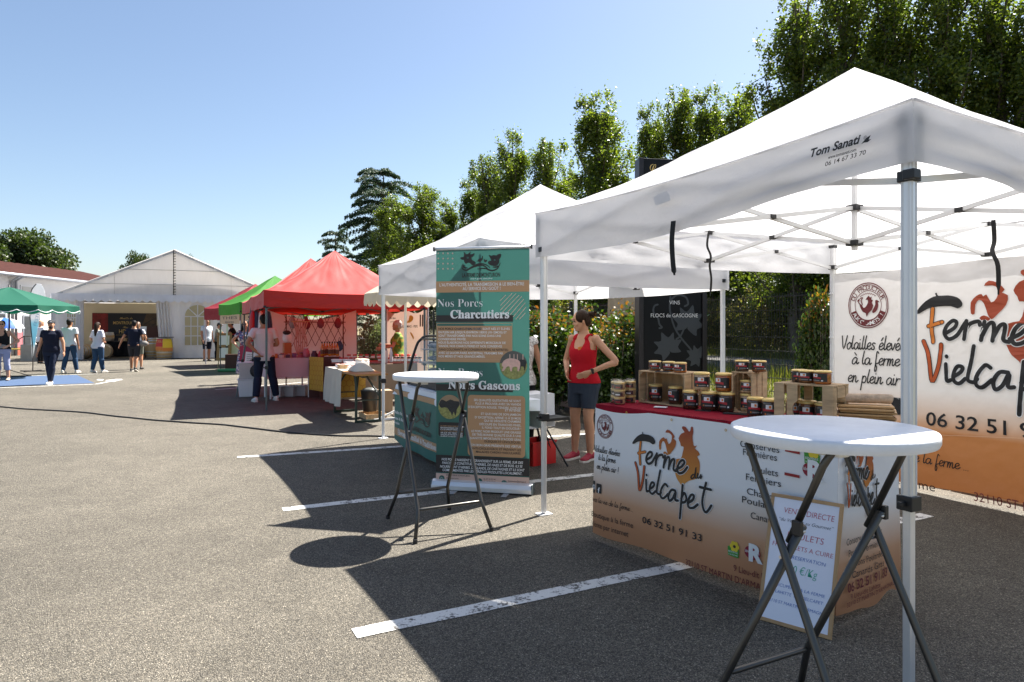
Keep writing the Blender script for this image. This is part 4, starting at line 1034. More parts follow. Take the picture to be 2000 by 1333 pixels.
# short end of the counter
pe = WPanel(cloth, CM, ctw(CL+.012, -.01, 0), CN, wave=lambda a, b: ewav(a, b)); pe.lift = .007
A = (.012, pe.un(1640, 912)[1]); B = (.03, pe.un(1640, 994)[1]); logo(pe, A, B, .78)
for tx, x0, y0, x1 in (('Conserves Fermières', .0, .335, .36), ('Poulets Fermiers', .02, .275, .31), ('Chapons Poulardes', .01, .215, .36), ('Canards Gras', .05, .255-.095, .33)):
    pe.text('lettering', m_ink, tx, x0+.03, y0+.06, .034, wd=x1)
pe.text('lettering', m_brn, '06 32 51 91 33', .03, .158+.0, .045, wd=.42, bold=.02)
pe.text('lettering', m_brn, '9 Lieu-dit Lahitte', .06, .118, .026, wd=.3); pe.text('lettering', m_brn, '32110 ST MARTIN D’ARMAGNAC', .02, .088, .022, wd=.52)

# ---------------------------------------------------------------- back banner of the near canopy
BO = t1w(3.43, 2.97, 0); BX = V((sin(T1TH), -cos(T1TH), 0)); BL = 3.0
m_bb = Mgrad('printed_back_banner', [(0, (.38, .14, .042)), (.25, (.42, .17, .055)), (.268, (.48, .25, .13)), (.33, (.58, .44, .35)), (.44, (.68, .65, .63)), (1, (.70, .69, .70))], .06, 2.05, .6, trans=.10, bump=.5, bscale=7)
bb = thing('back_banner', 'large white and orange printed banner hung as the back wall of the near canopy', 'banner', BO, atan2(BX.y, BX.x))
def bwav(s, z):
    return .016*noise.noise(V((s*1.6, z*1.1, 2)))+.010*noise.noise(V((s*5+z*4, z*3-s*2, 5)))+.007*noise.noise(V((s*9-z*11, z*8+s*5, 8)))+.012*sin(s*3+z*2.2)*max(0, 1-abs(z-1.0))
mb = MB(); mb.grid(lambda u, v: (u*BL, -bwav(u*BL, .06+1.99*v), (.06-.05*sin(u*9)*.3)+1.99*v+(.02*u)), 110, 70); mb.build('cloth', m_bb, bb, smooth=True)
pb = Panel(bb, BO, BX, wave=bwav); pb.lift = .009
z3 = lambda x, y: (1600+x/5., 520+y/5.)
A = pb.un(*z3(955, 458)); Bv = pb.un(*z3(1062, 1122)); logo(pb, A, Bv)
c0 = pb.un(*z3(478, 385)); rr = pb.un(*z3(678, 385))[0]-c0[0]; r2 = (pb.un(*z3(478, 160))[1]-pb.un(*z3(478, 608))[1])/2
stamp(pb, c0[0], c0[1], rr, r2/rr)
def h3(txt, x, y, x1, xh, wd=.012): px, py = z3(x, y); handline(pb, 'hand_lettering', m_ink, txt, px, py, z3(x1, 0)[0], xh/5, wd)
h3('Volailles élevées', 225, 808, 866, 64); h3('à la ferme', 325, 955, 780, 64); h3('en plein air !', 285, 1128, 850, 64)
pb.ptext('lettering', m_ink, '06 32 51 91 33', 1810, 830, 2120, 25, bold=.012)
def bl_(txt, x, y, x1, h, m=m_ink, **k): pb.ptext('lettering', m, txt, x, y, x1, h, **k)
handline(pb, 'hand_lettering', m_ink, 'Vivez la vie de la ferme ...', 1690, 884, 1895, 10, .009)
bl_('Boutique à la ferme', 1640, 921, 1828, 15); bl_('Vente par internet', 1640, 947, 1806, 15)
bl_('32110 ST MARTIN D’ARMAGNAC', 1904, 978, 2300, 17, m_brn)
pb.prect('icon', m_ink, 1736, 808, 1762, 778, r=.02); a, b = pb.un(1747, 806); pb.text('icon_letter', m_wpr, 'f', a-.01, b+.01, .12, bold=.03)
pb.prect('icon', m_ink, 1700, 808, 1728, 778, r=.02); a, b = pb.un(1714, 793); pb.disk('icon_ring', m_wpr, a, b, .04, .028)
pb.strokes('seam', M('seam_thread', (.62, .40, .26), .8), [[pb.un(1790, 848), pb.un(2100, 860)]], .004)
for z in (.5, .95, 1.4, 1.85): MB().box((-.02, -.02, z), (.035, .02, .012)).build('tie', m_wfr, bb)

# ---------------------------------------------------------------- whiteboard
m_wood = M('oak_wood', (.40, .24, .11), .55, var=.25, scale=5, stretch=(1, 1, .12), bump=.1, bscale=60)
m_wb = M('whiteboard', (.74, .74, .82), .25, spec=.5)
q0 = gr(1479, 1209); q1 = gr(1624, 1251); WX = (q1-q0); WL = WX.length
wb = thing('whiteboard', 'wood-framed whiteboard with handwritten prices leaning on the counter behind the near table', 'sign', q0, atan2(WX.y, WX.x)); 
wb.rotation_euler = (radians(-18), 0, atan2(WX.y, WX.x)); WH = .645
wb.rotation_mode = 'XYZ'
for c, s in (((WL/2, 0, .009), (WL, .016, .018)), ((WL/2, 0, WH-.009), (WL, .016, .018)), ((.009, 0, WH/2), (.018, .016, WH-.036)), ((WL-.009, 0, WH/2), (.018, .016, WH-.036))):
    MB().box(c, s).build('frame', m_wood, wb, bevel=.002)
MB().box((WL/2, 0, WH/2), (WL-.035, .008, WH-.035)).build('board', m_wb, wb)
class LPanel(Panel):
    def __init__(s, parent): s.parent = parent; s.lift = .0045; s.wave = lambda a, b: 0
    def f(s, a, b, o): return V((a, -o, b))
pw = LPanel(wb); mr_ = M('marker_red', (.45, .06, .10), .5); mbk = M('marker_black', (.02, .02, .04), .5); mbl = M('marker_blue', (.03, .12, .42), .5); mgn = M('marker_green', (.05, .38, .25), .5)
for tx, x, z, h, wd, m, sh in (('VENTE DIRECTE', .075, .515, .028, .25, mr_, .1), ('“du Vendeur au Gourmet”', .055, .475, .017, .27, mbk, .3), ('POULETS', .105, .402, .030, .18, mr_, .1), ('FRAIS  PRETS A CUIRE', .035, .352, .022, .30, mr_, .1),
   ('SUR RESERVATION', .085, .308, .018, .22, mbl, .15), ('7,50 €/Kg', .10, .245, .038, .17, mgn, .15), ('A RECUPERER A LA FERME', .045, .172, .015, .27, mbl, .15), ('9 LAHITTE  DU VIELCAPET', .06, .140, .015, .25, mbl, .15), ('32110 ST MARTIN D’ARMAGNAC', .04, .096, .015, .30, mbl, .15)):
    pw.text('handwriting', m, tx, x, z*1.075, h, wd=wd, shear=sh, bold=-.008, rot=-.015)

# ---------------------------------------------------------------- goods on the counter
m_crate = M('crate_wood', (.46, .31, .17), .75, var=.3, scale=4, stretch=(6, 6, 1), bump=.2, bscale=70)
m_crate2 = M('crate_wood_end', (.50, .35, .20), .75, var=.3, scale=5, stretch=(1, 1, 6), bump=.2, bscale=70)
def crate(label, s, n, rz, L, D, H, upright=False, front='open'):
    """slatted wine-style crate on its side: open face towards -y"""
    t = thing('wooden_crate', label, 'crate', cw(s, n, CH+.004), CRZ+rz, 'slatted wooden crates on the near counter'); th = .009
    def pl(c, sz, m=m_crate, nm='slat'): MB().box(c, sz).build(nm, m, t, bevel=.0015)
    ns = 3
    for i in range(ns):
        y = D*(i+.5)/ns; w_ = D/ns-.014
        for z, k in ((th/2, 0), (H-th/2, 1)): pl((0, y, z), (L, w_, th))
        if front == 'open':
            for x in (-L/2+th/2, L/2-th/2): pl((x, y, H/2), (th, w_, H-2*th-.002), m_crate2)
    if front == 'open':
        pl((0, D-th/2+.006, H/2), (L-.004, th, H-.004), m_crate, 'back_board')
        for sx in (-1, 1):
            for sz in (0, 1):
                x = sx*(L/2-th-.001); z = th+.001 if sz == 0 else H-th-.001; k = .028
                MB().prism([(0, 0), (-sx*k, 0), (0, k if sz == 0 else -k)], (0, .02, 0), (x, .012, z)).build('corner_block', m_crate, t)
    else:                                        # slat face with a hand hole towards the reader, sides with cut-outs
        hole = lambda x0, x1, mir: [(x0, 0), (x1, 0)] + ([(x1, H*.12)] if mir else [])
        for i, x in enumerate((-L/2+.03, -L/2+.105, L/2-.10, L/2-.03)):
            if i == 1: 
                P = [(x-.03, 0), (x+.03, 0), (x+.03, H*.15)]+[(x+.03-.028*sin(radians(a)), H*.38-H*.2*cos(radians(a))) for a in range(10, 180, 20)]+[(x+.03, H*.62), (x+.03, H), (x-.03, H)]
                MB().prism(P, (0, th, 0)).build('slat', m_crate2, t)
            elif i != 2: pl((x, th/2, H/2), (.058, th, H), m_crate2)
            pl((x, D-th/2, H/2), (.05, th, H), m_crate2)
        for sx in (-1, 1):
            for y in (.02+th, D-.02-th): pl((sx*(L/2-th/2), y, H/2), (th, .035, H-.02), m_crate2)
            pl((sx*(L/2-th/2), D/2, H-.04), (th, D-.11, .06), m_crate2)
    return t
crate('long low wooden crate on its side with two tall jars inside, leftmost on the counter', .30, .33, 0, .425, .255, .232)
crate('narrow upright wooden crate with two stacked jars inside, middle of the counter', .915, .44, radians(12), .135, .255, .262)
crate('wooden crate with vertical slats and hand hole, rightmost on the counter', 1.50, .235, radians(6), .33, .21, .235, front='slat')
m_lid = M('gold_lid', (.74, .52, .18), .35, metal=.35)
m_cont = [M('jar_amber', (.16, .055, .015), .12, var=.5, scale=45, coat=.6), M('jar_dark', (.05, .022, .012), .12, var=.5, scale=45, coat=.6), M('jar_pale', (.42, .28, .15), .12, var=.35, scale=45, coat=.6), M('jar_orange', (.30, .08, .012), .12, var=.5, scale=45, coat=.6)]
m_lab = M('black_label', (.012, .012, .014), .45); m_lr = M('red_label_band', (.42, .015, .025), .45)
JARS = {}
def jar(label, loc, r, h, k, rz, group='glass jars of preserves on the near counter'):
    key = (round(r, 3), round(h, 3), k)
    if key in JARS: return dup(JARS[key], loc, rz, label, group)
    t = thing('preserve_jar', label, 'jar', loc, rz, group)
    MB().lathe([(r*.86, 0), (r*.97, h*.03), (r, h*.12), (r, h*.74), (r*.985, h*.82), (r*.93, h*.86)], n=24).build('glass_body', m_cont[k], t, smooth=True)
    MB().lathe([(r*.90, h*.84), (r*1.02, h*.865), (r*1.03, h*.88), (r*1.03, h*.93), (r*.97, h*.955), (r*.93, h*.985), (r*.7, h)], n=24).build('lid', m_lid, t, smooth=True)
    def patch(nm, m, a0, a1, z0, z1, o, par, sk=0):
        mb = MB(); n = 14
        mb.grid(lambda u, v: ((r+o)*sin(radians(a0+(a1-a0)*u)), -(r+o)*cos(radians(a0+(a1-a0)*u)), h*(z0+(z1-z0)*v+sk*(u-.5)+.04*sin(u*pi)*(1 if sk else 0))), n, 2); return mb.build(nm, m, par, smooth=True, fix=False)
    tall = h > .1
    z0, z1 = (.2, .74) if tall else (.2, .78)
    lb = patch('label', m_lab, -62, 78, z0, z1, .0008, t)
    patch('label_emblem', m_wpr, -26, 16, z0+(z1-z0)*.58, z0+(z1-z0)*.95, .0016, lb); patch('label_emblem_mark', m_or, -4, 10, z0+(z1-z0)*.66, z0+(z1-z0)*.88, .0022, lb)
    patch('label_band', m_lr, -50, 38, z0+(z1-z0)*.34, z0+(z1-z0)*.56, .0016, lb, sk=-.03)
    patch('label_text', M('grey_print', (.25, .23, .22), .5), -20, 30, z0+(z1-z0)*.10, z0+(z1-z0)*.2, .0016, lb); patch('label_mark', m_wpr, 40, 52, z0+(z1-z0)*.06, z0+(z1-z0)*.2, .0016, lb)
    patch('label_mark', m_or, -34, -24, z0+(z1-z0)*.08, z0+(z1-z0)*.22, .0016, lb)
    JARS[key] = t; return t
BIG, SM, MID = (.049, .126), (.0445, .072), (.047, .085)
zt_ = CH+.004
def J(label, s, n, z, sz, k, rz=0): jar(label, cw(s, n, z), sz[0], sz[1], k, CRZ+.55+rz)
CT = zt_+.233
J('small jar, leftmost of the three on top of the long crate', .165, .41, CT, SM, 0, .15); J('small jar, middle of the three on top of the long crate', .295, .42, CT, SM, 0, .05); J('small jar, rightmost of the three on top of the long crate', .425, .40, CT, SM, 3, -.35)
J('tall jar standing at the left inside the long crate', .17, .41, zt_+.01, BIG, 1, .1); J('tall jar with half turned label at the right inside the long crate', .375, .405, zt_+.01, BIG, 1, -.7)
J('tall dark jar just right of the long crate, at the table front', .575, .345, zt_, (.053, .126), 1, .15); J('tall dark jar next in line, under the gap of the two raised jars', .70, .385, zt_, (.053, .126), 1, -.1)
J('tall dark jar half hidden left of the narrow crate', .765, .45, zt_, BIG, 1, .2); J('tall jar touching the left side of the narrow crate', .815, .425, zt_, BIG, 1, -.6)
J('tall pale jar stacked on top of two dark jars, left one of the raised pair', .635, .385, zt_+.1275, (.053, .122), 2, .1); J('tall orange jar stacked on top, right one of the raised pair', .765, .45, zt_+.1275, (.053, .122), 3, -.6)
J('lower jar inside the narrow upright crate', .915, .50, zt_+.01, (.046, .115), 2, 0); J('upper jar stacked inside the narrow upright crate', .915, .50, zt_+.127, MID, 2, 0)
J('small jar, left of the two on the narrow upright crate', .87, .50, zt_+.264, SM, 1, .1); J('small jar, right of the two on the narrow upright crate', .965, .55, zt_+.264, SM, 0, .1)
J('tall jar just right of the narrow crate', 1.10, .345, zt_, BIG, 1, 0); J('tall jar between the narrow crate and the slatted crate', 1.21, .345, zt_, BIG, 1, -.1)
J('tall jar at the left inside the slatted crate', 1.36, .36, zt_+.01, BIG, 0, 0); J('tall jar in the middle inside the slatted crate', 1.45, .35, zt_+.01, BIG, 0, -.1); J('tall jar behind the hand hole of the slatted crate', 1.56, .34, zt_+.01, BIG, 1, 0)
J('small jar, left of the three on the slatted crate', 1.40, .35, zt_+.236, SM, 1, .1); J('small jar, middle of the three on the slatted crate', 1.46, .33, zt_+.236, SM, 0, -.4); J('small jar of yellow fat, right of the three on the slatted crate', 1.56, .325, zt_+.236, (.046, .075), 3, -.9)
m_film = M('clear_film', (.8, .8, .82), .12, spec=.5)
def film_mat():
    m, t, b = newmat('wrap_film'); L = t.links.new
    tr = t.nodes.new('ShaderNodeBsdfTransparent'); gl = t.nodes.new('ShaderNodeBsdfGlossy'); gl.inputs['Roughness'].default_value = .15
    mx = t.nodes.new('ShaderNodeMixShader'); mx.inputs[0].default_value = .14; L(tr.outputs[0], mx.inputs[1]); L(gl.outputs[0], mx.inputs[2]); L(mx.outputs[0], t.nodes['Material Output'].inputs[0]); return m
m_wrap = film_mat()
def pack(label, s, n):
    t = thing('jar_pack', label, 'jar pack', cw(s, n, zt_), CRZ+.5, 'film-wrapped stacks of three small jars')
    for i in range(3):
        z = i*.052; b = MB().lathe([(.034, z), (.039, z+.005), (.039, z+.036), (.036, z+.04)], n=18).build('small_jar', m_cont[2], t, smooth=True)
        MB().lathe([(.038, z+.038), (.041, z+.041), (.041, z+.048), (.036, z+.051)], n=18).build('lid', m_lid, b, smooth=True)
        mb = MB(); mb.grid(lambda u, v: (.0398*sin(radians(-60+110*u)), -.0398*cos(radians(-60+110*u)), z+.008+.026*v), 10, 1); mb.build('label', m_lab, b, fix=False)
        mb = MB(); mb.grid(lambda u, v: (.0404*sin(radians(-30+50*u)), -.0404*cos(radians(-30+50*u)), z+.012+.009*v), 6, 1); mb.build('label_band', m_wpr if i % 2 else m_lr, b, fix=False)
    MB().lathe([(.040, 0), (.044, .01), (.0435, .15), (.045, .165), (.03, .172)], n=14).build('film', m_wrap, t, smooth=True)
pack('film-wrapped stack of three small jars, nearest of the three stacks at the left counter end', .105, .125); pack('film-wrapped stack of three small jars, right one next to the long crate', .06, .235+.03); pack('film-wrapped stack of three small jars, leftmost at the counter end', .025, .165)
tag(MB().box((0, 0, .0), (.085, .05, .004)).build('card', m_wpr, loc=cw(.44, .20, zt_+.006), rz=CRZ+.5), 'small blank white card lying on the red cloth in front of the long crate', 'card')
ss = thing('dried_sausage', 'thin netted dried sausage standing between the tall jars right of the long crate', 'sausage', cw(.638, .42, zt_), 0)
MB().tube(cat([(0, 0, 0), (.004, 0, .03), (0, 0, .09), (.002, 0, .12)], 4), [.006, .011, .013, .014, .014, .014, .014, .014, .014, .013, .012, .009, .005], 8).build('sausage', M('sausage_skin', (.45, .18, .12), .6, var=.4, scale=60), ss, smooth=True)
MB().tube([(.002, 0, .12), (.002, 0, .14)], .003, 6).build('string', m_wpr, ss)
cbd = thing('cutting_board_stack', 'stack of thin wooden serving boards beside the slatted crate', 'boards', cw(1.70, .50, zt_), CRZ+.5)
m_brd = M('board_wood', (.50, .29, .12), .5, var=.3, scale=6, stretch=(1, 8, 1))
for i in range(9): MB().box((.012*sin(i*2.3), .01*cos(i*3.1), .008+i*.0142), (.27, .20, .0115), rotz(.04*sin(i*1.9))).build('board', m_brd, cbd, bevel=.003)
bg_ = thing('wrapped_loaf', 'floury cured loin in brown paper lying on the stack of boards', 'bread', cw(1.70, .50, zt_+.133), CRZ+.55)
MB().tube(cat([(-.14, 0, .018), (-.11, 0, .024), (0, .004, .027), (.10, 0, .028), (.13, 0, .024)], 4), [.006, .012, .016, .02, .023, .025, .026, .026, .026, .026, .026, .026, .026, .026, .025, .022, .012], 12).build('loaf', M('floury_crust', (.55, .40, .28), .85, var=.35, scale=25, bump=.4, bscale=50), bg_, smooth=True)
MB().tube([(-.15, 0, .018), (-.13, 0, .022), (-.1, 0, .022)], [.022, .026, .024], 10).build('paper', M('kraft_paper', (.52, .36, .2), .85), bg_, smooth=True)

for lab, s_, n_, z_, w_ in (('small black slate plate under the jars on the long crate', .30, .36, CT-.002, .10), ('black slate plate with chalk writing at the foot of the narrow crate', .93, .37, zt_, .15), ('small black slate plate under the two tall dark jars', .70, .33, zt_-.002, .10)):
    tag(MB().box((0, 0, .003), (w_, .06, .005)).build('slate_plate', m_lab, loc=cw(s_, n_, z_), rz=CRZ+.4, bevel=.001), lab, 'plate', 'slate plates on the counter')
# ---------------------------------------------------------------- roll-up banner
RO = at(852, HOR, 6.32); RO.z = 0; R1 = at(1034, HOR, 6.12); R1.z = 0; RX = (R1-RO); RL = RX.length
ru = thing('roll_up_banner', 'tall green and tan roll-up banner about pigs, standing in front of the second white canopy', 'banner', RO, atan2(RX.y, RX.x))
pr = Panel(ru, RO, RX); pr.lift = .006
m_teal = M('teal_print_cloth', (.040, .135, .112), .5, trans=.22, tcol=(.05, .19, .16))
m_tan = M('tan_print_cloth', (.48, .275, .14), .55); m_pk = M('pink_print_cloth', (.66, .45, .37), .55); m_dk = M('dark_print_cloth', (.022, .018, .017), .55)
def rt(y): return pr.un(940, y)[1]
_, rtop = pr.un(852, 489)
mb = MB(); mb.grid(lambda u, v: (u*RL, 0, .09+(rtop-.09)*v), 6, 12); mb.build('printed_cloth', m_teal, ru)
MB().tube([(-.02, 0, rtop+.008), (RL+.02, 0, rtop+.008)], .014, 10).build('top_rail', m_alu, ru, smooth=True)
for x in (-.02, RL+.02): MB().box((x, 0, rtop+.008), (.012, .032, .036)).build('rail_cap', m_blk, ru)
cs = MB(); prof = [(-.062, .012), (.062, .012), (.062, .05), (.045, .085), (.012, .098), (-.012, .098), (-.045, .085), (-.062, .05)]
cs.loft([[V((x, a, b)) for a, b in prof] for x in (-.03, RL+.03)]); cs.build('cassette', m_alu, ru, bevel=.004)
for x in (-.031, RL+.031): MB().box((x, 0, .05), (.012, .12, .09)).build('end_cap', m_stl, ru, bevel=.004)
m_shf = M('foot_metal', (.35, .35, .36), .5, metal=.5)
for x in (.2, RL-.2): MB().box((x, -.05, .006), (.05, .24, .008)).build('foot', m_shf, ru, bevel=.003)
MB().tube([(RL/2, .035, .09), (RL/2, .035, rtop)], .009, 8).build('pole', m_stl, ru)
m_grey = M('cap_print', (.03, .026, .024), .6)
rb = lambda nm, m, x0, y0, x1, y1, r=0: pr.prect(nm, m, x0, y0, x1, y1, r=r)
X0, X1 = 0.0, RL
def band(nm, m, y0, y1, x0=0, x1=None): pr.rect(nm, m, x0, rt(y0), x1 if x1 is not None else RL, rt(y1))
band('tan_band', m_tan, 571, 549); band('dark_bar', m_dk, 629, 616, 0, RL*.83)
rb('tan_panel', m_tan, 853, 707, 1001, 637); band('dark_bar', m_dk, 765, 752, 0, RL*.83)
pr.rect('tan_panel', m_tan, pr.un(914, 0)[0], rt(891), pr.un(1026, 0)[0], rt(772), r=.035)
band('dark_band', m_dk, 926, 892); band('pink_band', m_pk, 949, 922+6)
m_thin = M('tan_line', (.50, .32, .19), .6)
pr.strokes('outline', m_thin, [[(0.01, rt(632)), (RL*.82, rt(632))], [(RL*.82, rt(632)), (RL*.82, rt(690))], [(0.006, rt(703)), (RL*.72, rt(703))], [(0.008, rt(632)), (.008, rt(703))]], .005, sm=0)
for i in range(4):
    for j in range(4): a, b = pr.un(856.5+i*9.3, 495.5+j*10); pr.disk('dot', m_pk, a, b, .008, n=10); pr.lift = .006
LS = [((977, 588), (988, 577)), ((978, 597), (1000, 574)), ((978, 606), (1008, 574)), ((981, 611), (1014, 577)), ((990, 612), (1019, 580)), ((997, 615), (1023, 585)), ((1003, 619), (1026, 592)), ((1008, 624), (1028, 600)), ((1015, 624), (1026, 612))]
pr.strokes('hatch_line', m_pk, [[pr.un(*p), pr.un(*q)] for p, q in LS], .006, sm=0); pr.lift = .0075
# farm emblem: cow, birds, pig over ribbons
z7 = lambda x, y: (850+x/5.332, 480+y/5.332)
def em(P): return [z7(*p) for p in P]
COW = [(262,128),(285,122),(300,118),(302,85),(298,70),(310,72),(322,90),(345,88),(368,64),(372,70),(368,92),(385,90),(408,82),(412,92),(395,118),(380,125),(385,150),(410,165),(424,180),(418,195),(395,207),(380,200),(365,185),(345,180),(322,192),(305,170),(300,148),(280,150)]
PIG = [(560,95),(585,108),(610,100),(640,105),(655,92),(688,88),(686,120),(668,145),(670,170),(655,200),(635,215),(600,212),(575,205),(556,190),(552,172),(565,160),(585,158),(580,140),(568,120)]
BRD = [(430,165),(445,158),(455,140),(475,135),(488,130),(490,112),(498,110),(500,125),(495,150),(480,165),(470,180),(460,168)], [(508,140),(515,142),(525,152),(540,148),(545,155),(535,172),(520,176),(510,162)]
def emblem(pn, mp):
    L0 = pn.lift
    pn.polys('emblem_animal', m_dk, [[mp(p) for p in q] for q in (COW, PIG)+BRD], smooth=2)
    pn.strokes('emblem_ribbon', m_dk, [[mp(p) for p in q] for q in ([(280,205),(285,240),(320,258),(360,240),(420,205),(480,190),(540,205),(575,235)], [(330,265),(400,225),(480,205),(530,225),(560,262)], [(290,190),(300,225),(340,235)], [(440,245),(520,240),(590,262),(650,240),(680,180)], [(600,225),(640,225),(660,210)])], .014, taper=True)
    for q, r_ in (((342, 128), .010), ((622, 152), .009)): a, b = mp(q); pn.disk('emblem_eye', m_teal, a, b, r_, n=10)
    pn.lift = L0
emblem(pr, lambda p: pr.un(*z7(*p)))
def R(txt, x0, y, x1, h, m=m_wpr, **k): pr.ptext('lettering', m, txt, x0, y, x1, h, **k)
R('LA FERME DE MONTURON', 903, 542, 977, 7.5, m_grey, bold=.03); R('VOS PLAISIRS GASCONS', 919, 546.5, 962, 2.6)
R('L’AUTHENTICITÉ, LA TRANSMISSION & LE BIEN-ÊTRE', 859, 560, 1024, 6, bold=.01); R('AU SERVICE DU GOÛT !', 904, 567.5, 978, 6, bold=.01)
R(mathstyle('Nos Porcs', 0x1D400, 0x1D41A), 855, 600, 943, 15, bold=-.012); R(serif('Charcutiers'), 880, 622, 995, 15.5, bold=.02)
R(mathstyle('Nos Porcs', 0x1D400, 0x1D41A), 856, 734, 943, 15, bold=-.012); R(serif('Noirs Gascons'), 876, 759, 1016, 15.5, bold=.02)
ln = ['NOS PORCS CHARCUTIERS ROSES SONT NÉS ET ÉLEVÉS', 'EN PLEIN AIR JUSQU’À ENVIRON 180KG (10-12MOIS) ET', 'SONT TRANSFORMÉS PAR NOS SOINS DANS UNE', 'CONSERVERIE PRIVÉE.', 'NOUS ÉLABORONS NOS DIFFÉRENTS MORCEAUX DE', 'VIANDE, NOS CHARCUTERIES ET NOS CONSERVES', '(SANS COLORANTS, NI CONSERVATEURS, NI NITRITES)', 'AVEC LE SAVOIR-FAIRE ANCESTRAL TRANSMIS PAR', 'NOS MÈRES ET NOS GRANDS-MÈRES.']
xe = [996, 990, 979, 911, 988, 981, 993, 983, 948]
for i, (a, x) in enumerate(zip(ln, xe)): R(a, 857, 644.8+i*6.68, x, 4.2, m_grey if i == 6 else m_wpr, bold=.012)
pr.lift = .0082
R('NOS PORCS CHARCUTIERS ROSES', 857, 644.8, 941, 4.2, m_grey, bold=.03); pr.lift = .0075
ln = ['SES QUALITÉS GUSTATIVES NE SONT', 'PLUS À PROUVER AVEC SA VIANDE', 'D’EXCEPTION ROUGE, TENDRE, JUTEUSE', 'ET INTENSE.', 'ET QUE DIRE DE SON JAMBON', 'D’ EXCEPTION, AFFINÉ 15 À 20 MOIS', 'QUI SE DÉGUSTE CHAMBRÉ', 'DÉCOUPÉ EN TRANCHES FINES,', 'IL FOND TOUT EN DOUCEUR !', 'LE PORC NOIR PRODUIT UNE GRAISSE', 'DE TRÈS BONNE QUALITÉ DUE À UNE', 'QUANTITÉ IMPORTANTE D’ACIDES GRAS', 'OLÉIQUES ET LINOLÉIQUES.', 'SON BON GRAS PRÉSENTE DES VERTUS', 'ANTI-CHOLESTÉROL ET PRÉVIENT LES', 'MALADIES CARDIO-VASCULAIRES.']
xs = [926, 929, 915, 987, 940, 928, 946, 937, 942, 921, 923, 916, 946, 918, 921, 930]
for i, (a, x) in enumerate(zip(ln, xs)): R(a, x, 783.5+i*6.72, 1018, 4.2, m_grey if i in (12, 14, 15) else m_wpr, bold=.012)
for i, (a, x0, x1) in enumerate((('NOS PORCS NAISSENT ET GRANDISSENT SUR LA FERME, SUR DES', 863, 1022), ('PARCOURS CONSTITUÉS D’HERBES, DE HAIES ET DE BOIS. ILS SE', 864, 1021), ('NOURRISSENT D’HERBES, DE GLANDS, DE CHÂTAIGNES ET ILS SONT', 860, 1025), ('COMPLÉMENTÉS PAR LES CÉRÉALES PRODUITES LOCALEMENT.', 865, 1020))): R(a, x0, 899+i*7.0, x1, 4.6, m_wpr, shear=.2, bold=.015)
for x, g in ((863.5, '⌂'), (937, '▯'), (985, '✉')):
    a, b = pr.un(x, 934+(x-863)*.08); pr.disk('contact_icon', m_teal, a, b, .027, n=20); pr.text('contact_glyph', m_wpr, g, a-.012, b-.010, .02)
for x0, y, x1, a in ((872, 929, 918, 'EARL LA FERME DE MONTURON'), (872, 934.5, 896, 'Au Lescure'), (872, 940, 920, '32240 MONLEZUN D’ARMAGNAC'), (945, 937, 968, '06 37 59 02 94'), (945, 942, 968, '05 62 37 38 85'), (993, 941, 1028, 'lmonturon@orange.fr')): R(a, x0, y, x1, 3, m_grey)
m_sky_p = M('photo_dusk_print', (.10, .10, .09), .6); m_grs_p = M('photo_grass_print', (.30, .30, .10), .7, var=.5, scale=60); m_pig_p = M('photo_pig_pink', (.72, .45, .38), .6, var=.15, scale=30); m_pigd = M('photo_pig_black', (.018, .018, .02), .5, var=.5, scale=40); m_earp = M('photo_soil_print', (.36, .25, .15), .7)
def photo(cx, cy, rpx, pink):
    a, b = pr.un(cx, cy); r_ = pr.un(cx+rpx, cy)[0]-a; L0 = pr.lift
    pr.disk('photo_round', m_sky_p if pink else m_earp, a, b, r_)
    P = [(a+r_*.995*cos(radians(t)), b+r_*.995*sin(radians(t))) for t in range(185, 360, 5)]
    P = [(a-r_*.985, b+r_*.12)]+P+[(a+r_*.985, b+r_*.12)]
    pr.polys('photo_grass', m_grs_p, [P])
    q = lambda L: [(a+x*r_, b+y*r_) for x, y in L]
    if pink:
        pr.polys('photo_pig', m_pigd, [q([(.35,.35),(.75,.4),(.95,.25),(.9,-.05),(.85,-.35),(.78,-.35),(.75,-.1),(.55,-.1),(.5,-.35),(.42,-.35),(.4,0)])], smooth=2)
        pr.polys('photo_pig', m_pig_p, [q([(-.85,-.02),(-.7,.3),(-.35,.47),(.1,.45),(.45,.3),(.5,0),(.42,-.4),(.3,-.4),(.28,-.12),(-.05,-.15),(-.1,-.42),(-.22,-.42),(-.28,-.1),(-.5,-.15),(-.68,-.42),(-.85,-.4),(-.72,-.15)])], smooth=2)
        for x in (-.25, .05, .3, .7): pr.strokes('photo_post', m_pk, [q([(x, .42), (x, .75)])], r_*.06, sm=0)
    else:
        pr.polys('photo_pig', m_pigd, [q([(-.95,.2),(-.7,.6),(-.3,.45),(.05,.62),(.4,.5),(.85,.45),(.8,.1),(.62,-.2),(.5,-.75),(.35,-.4),(.2,-.75),(.1,-.45),(-.05,-.35),(-.2,-.1),(-.5,-.05),(-.75,-.1)])], smooth=2)
    pr.lift = L0
photo(1003, 713.5, 27, True); photo(879, 795, 22.5, False)
pr.rect('dark_panel', m_dk, pr.un(857, 0)[0], rt(855), pr.un(907, 0)[0], rt(827), r=.02)
for i, a in enumerate(('LE PORC NOIR GASCON EST', 'RECONNAISSABLE À SA ROBE', 'ET À SES OREILLES HORIZONTALES', 'UN PORC QUI VIT EN PLEIN', 'AIR SUR DES TERRITOIRES', 'GASCON, LES HAUTES PYRÉNÉES', 'LE GERS ET LA HAUTE GARONNE')): R(a, 861, 833+i*3.3, 904, 2.2, m_tan if i in (0, 3) else m_wpr, bold=.02)

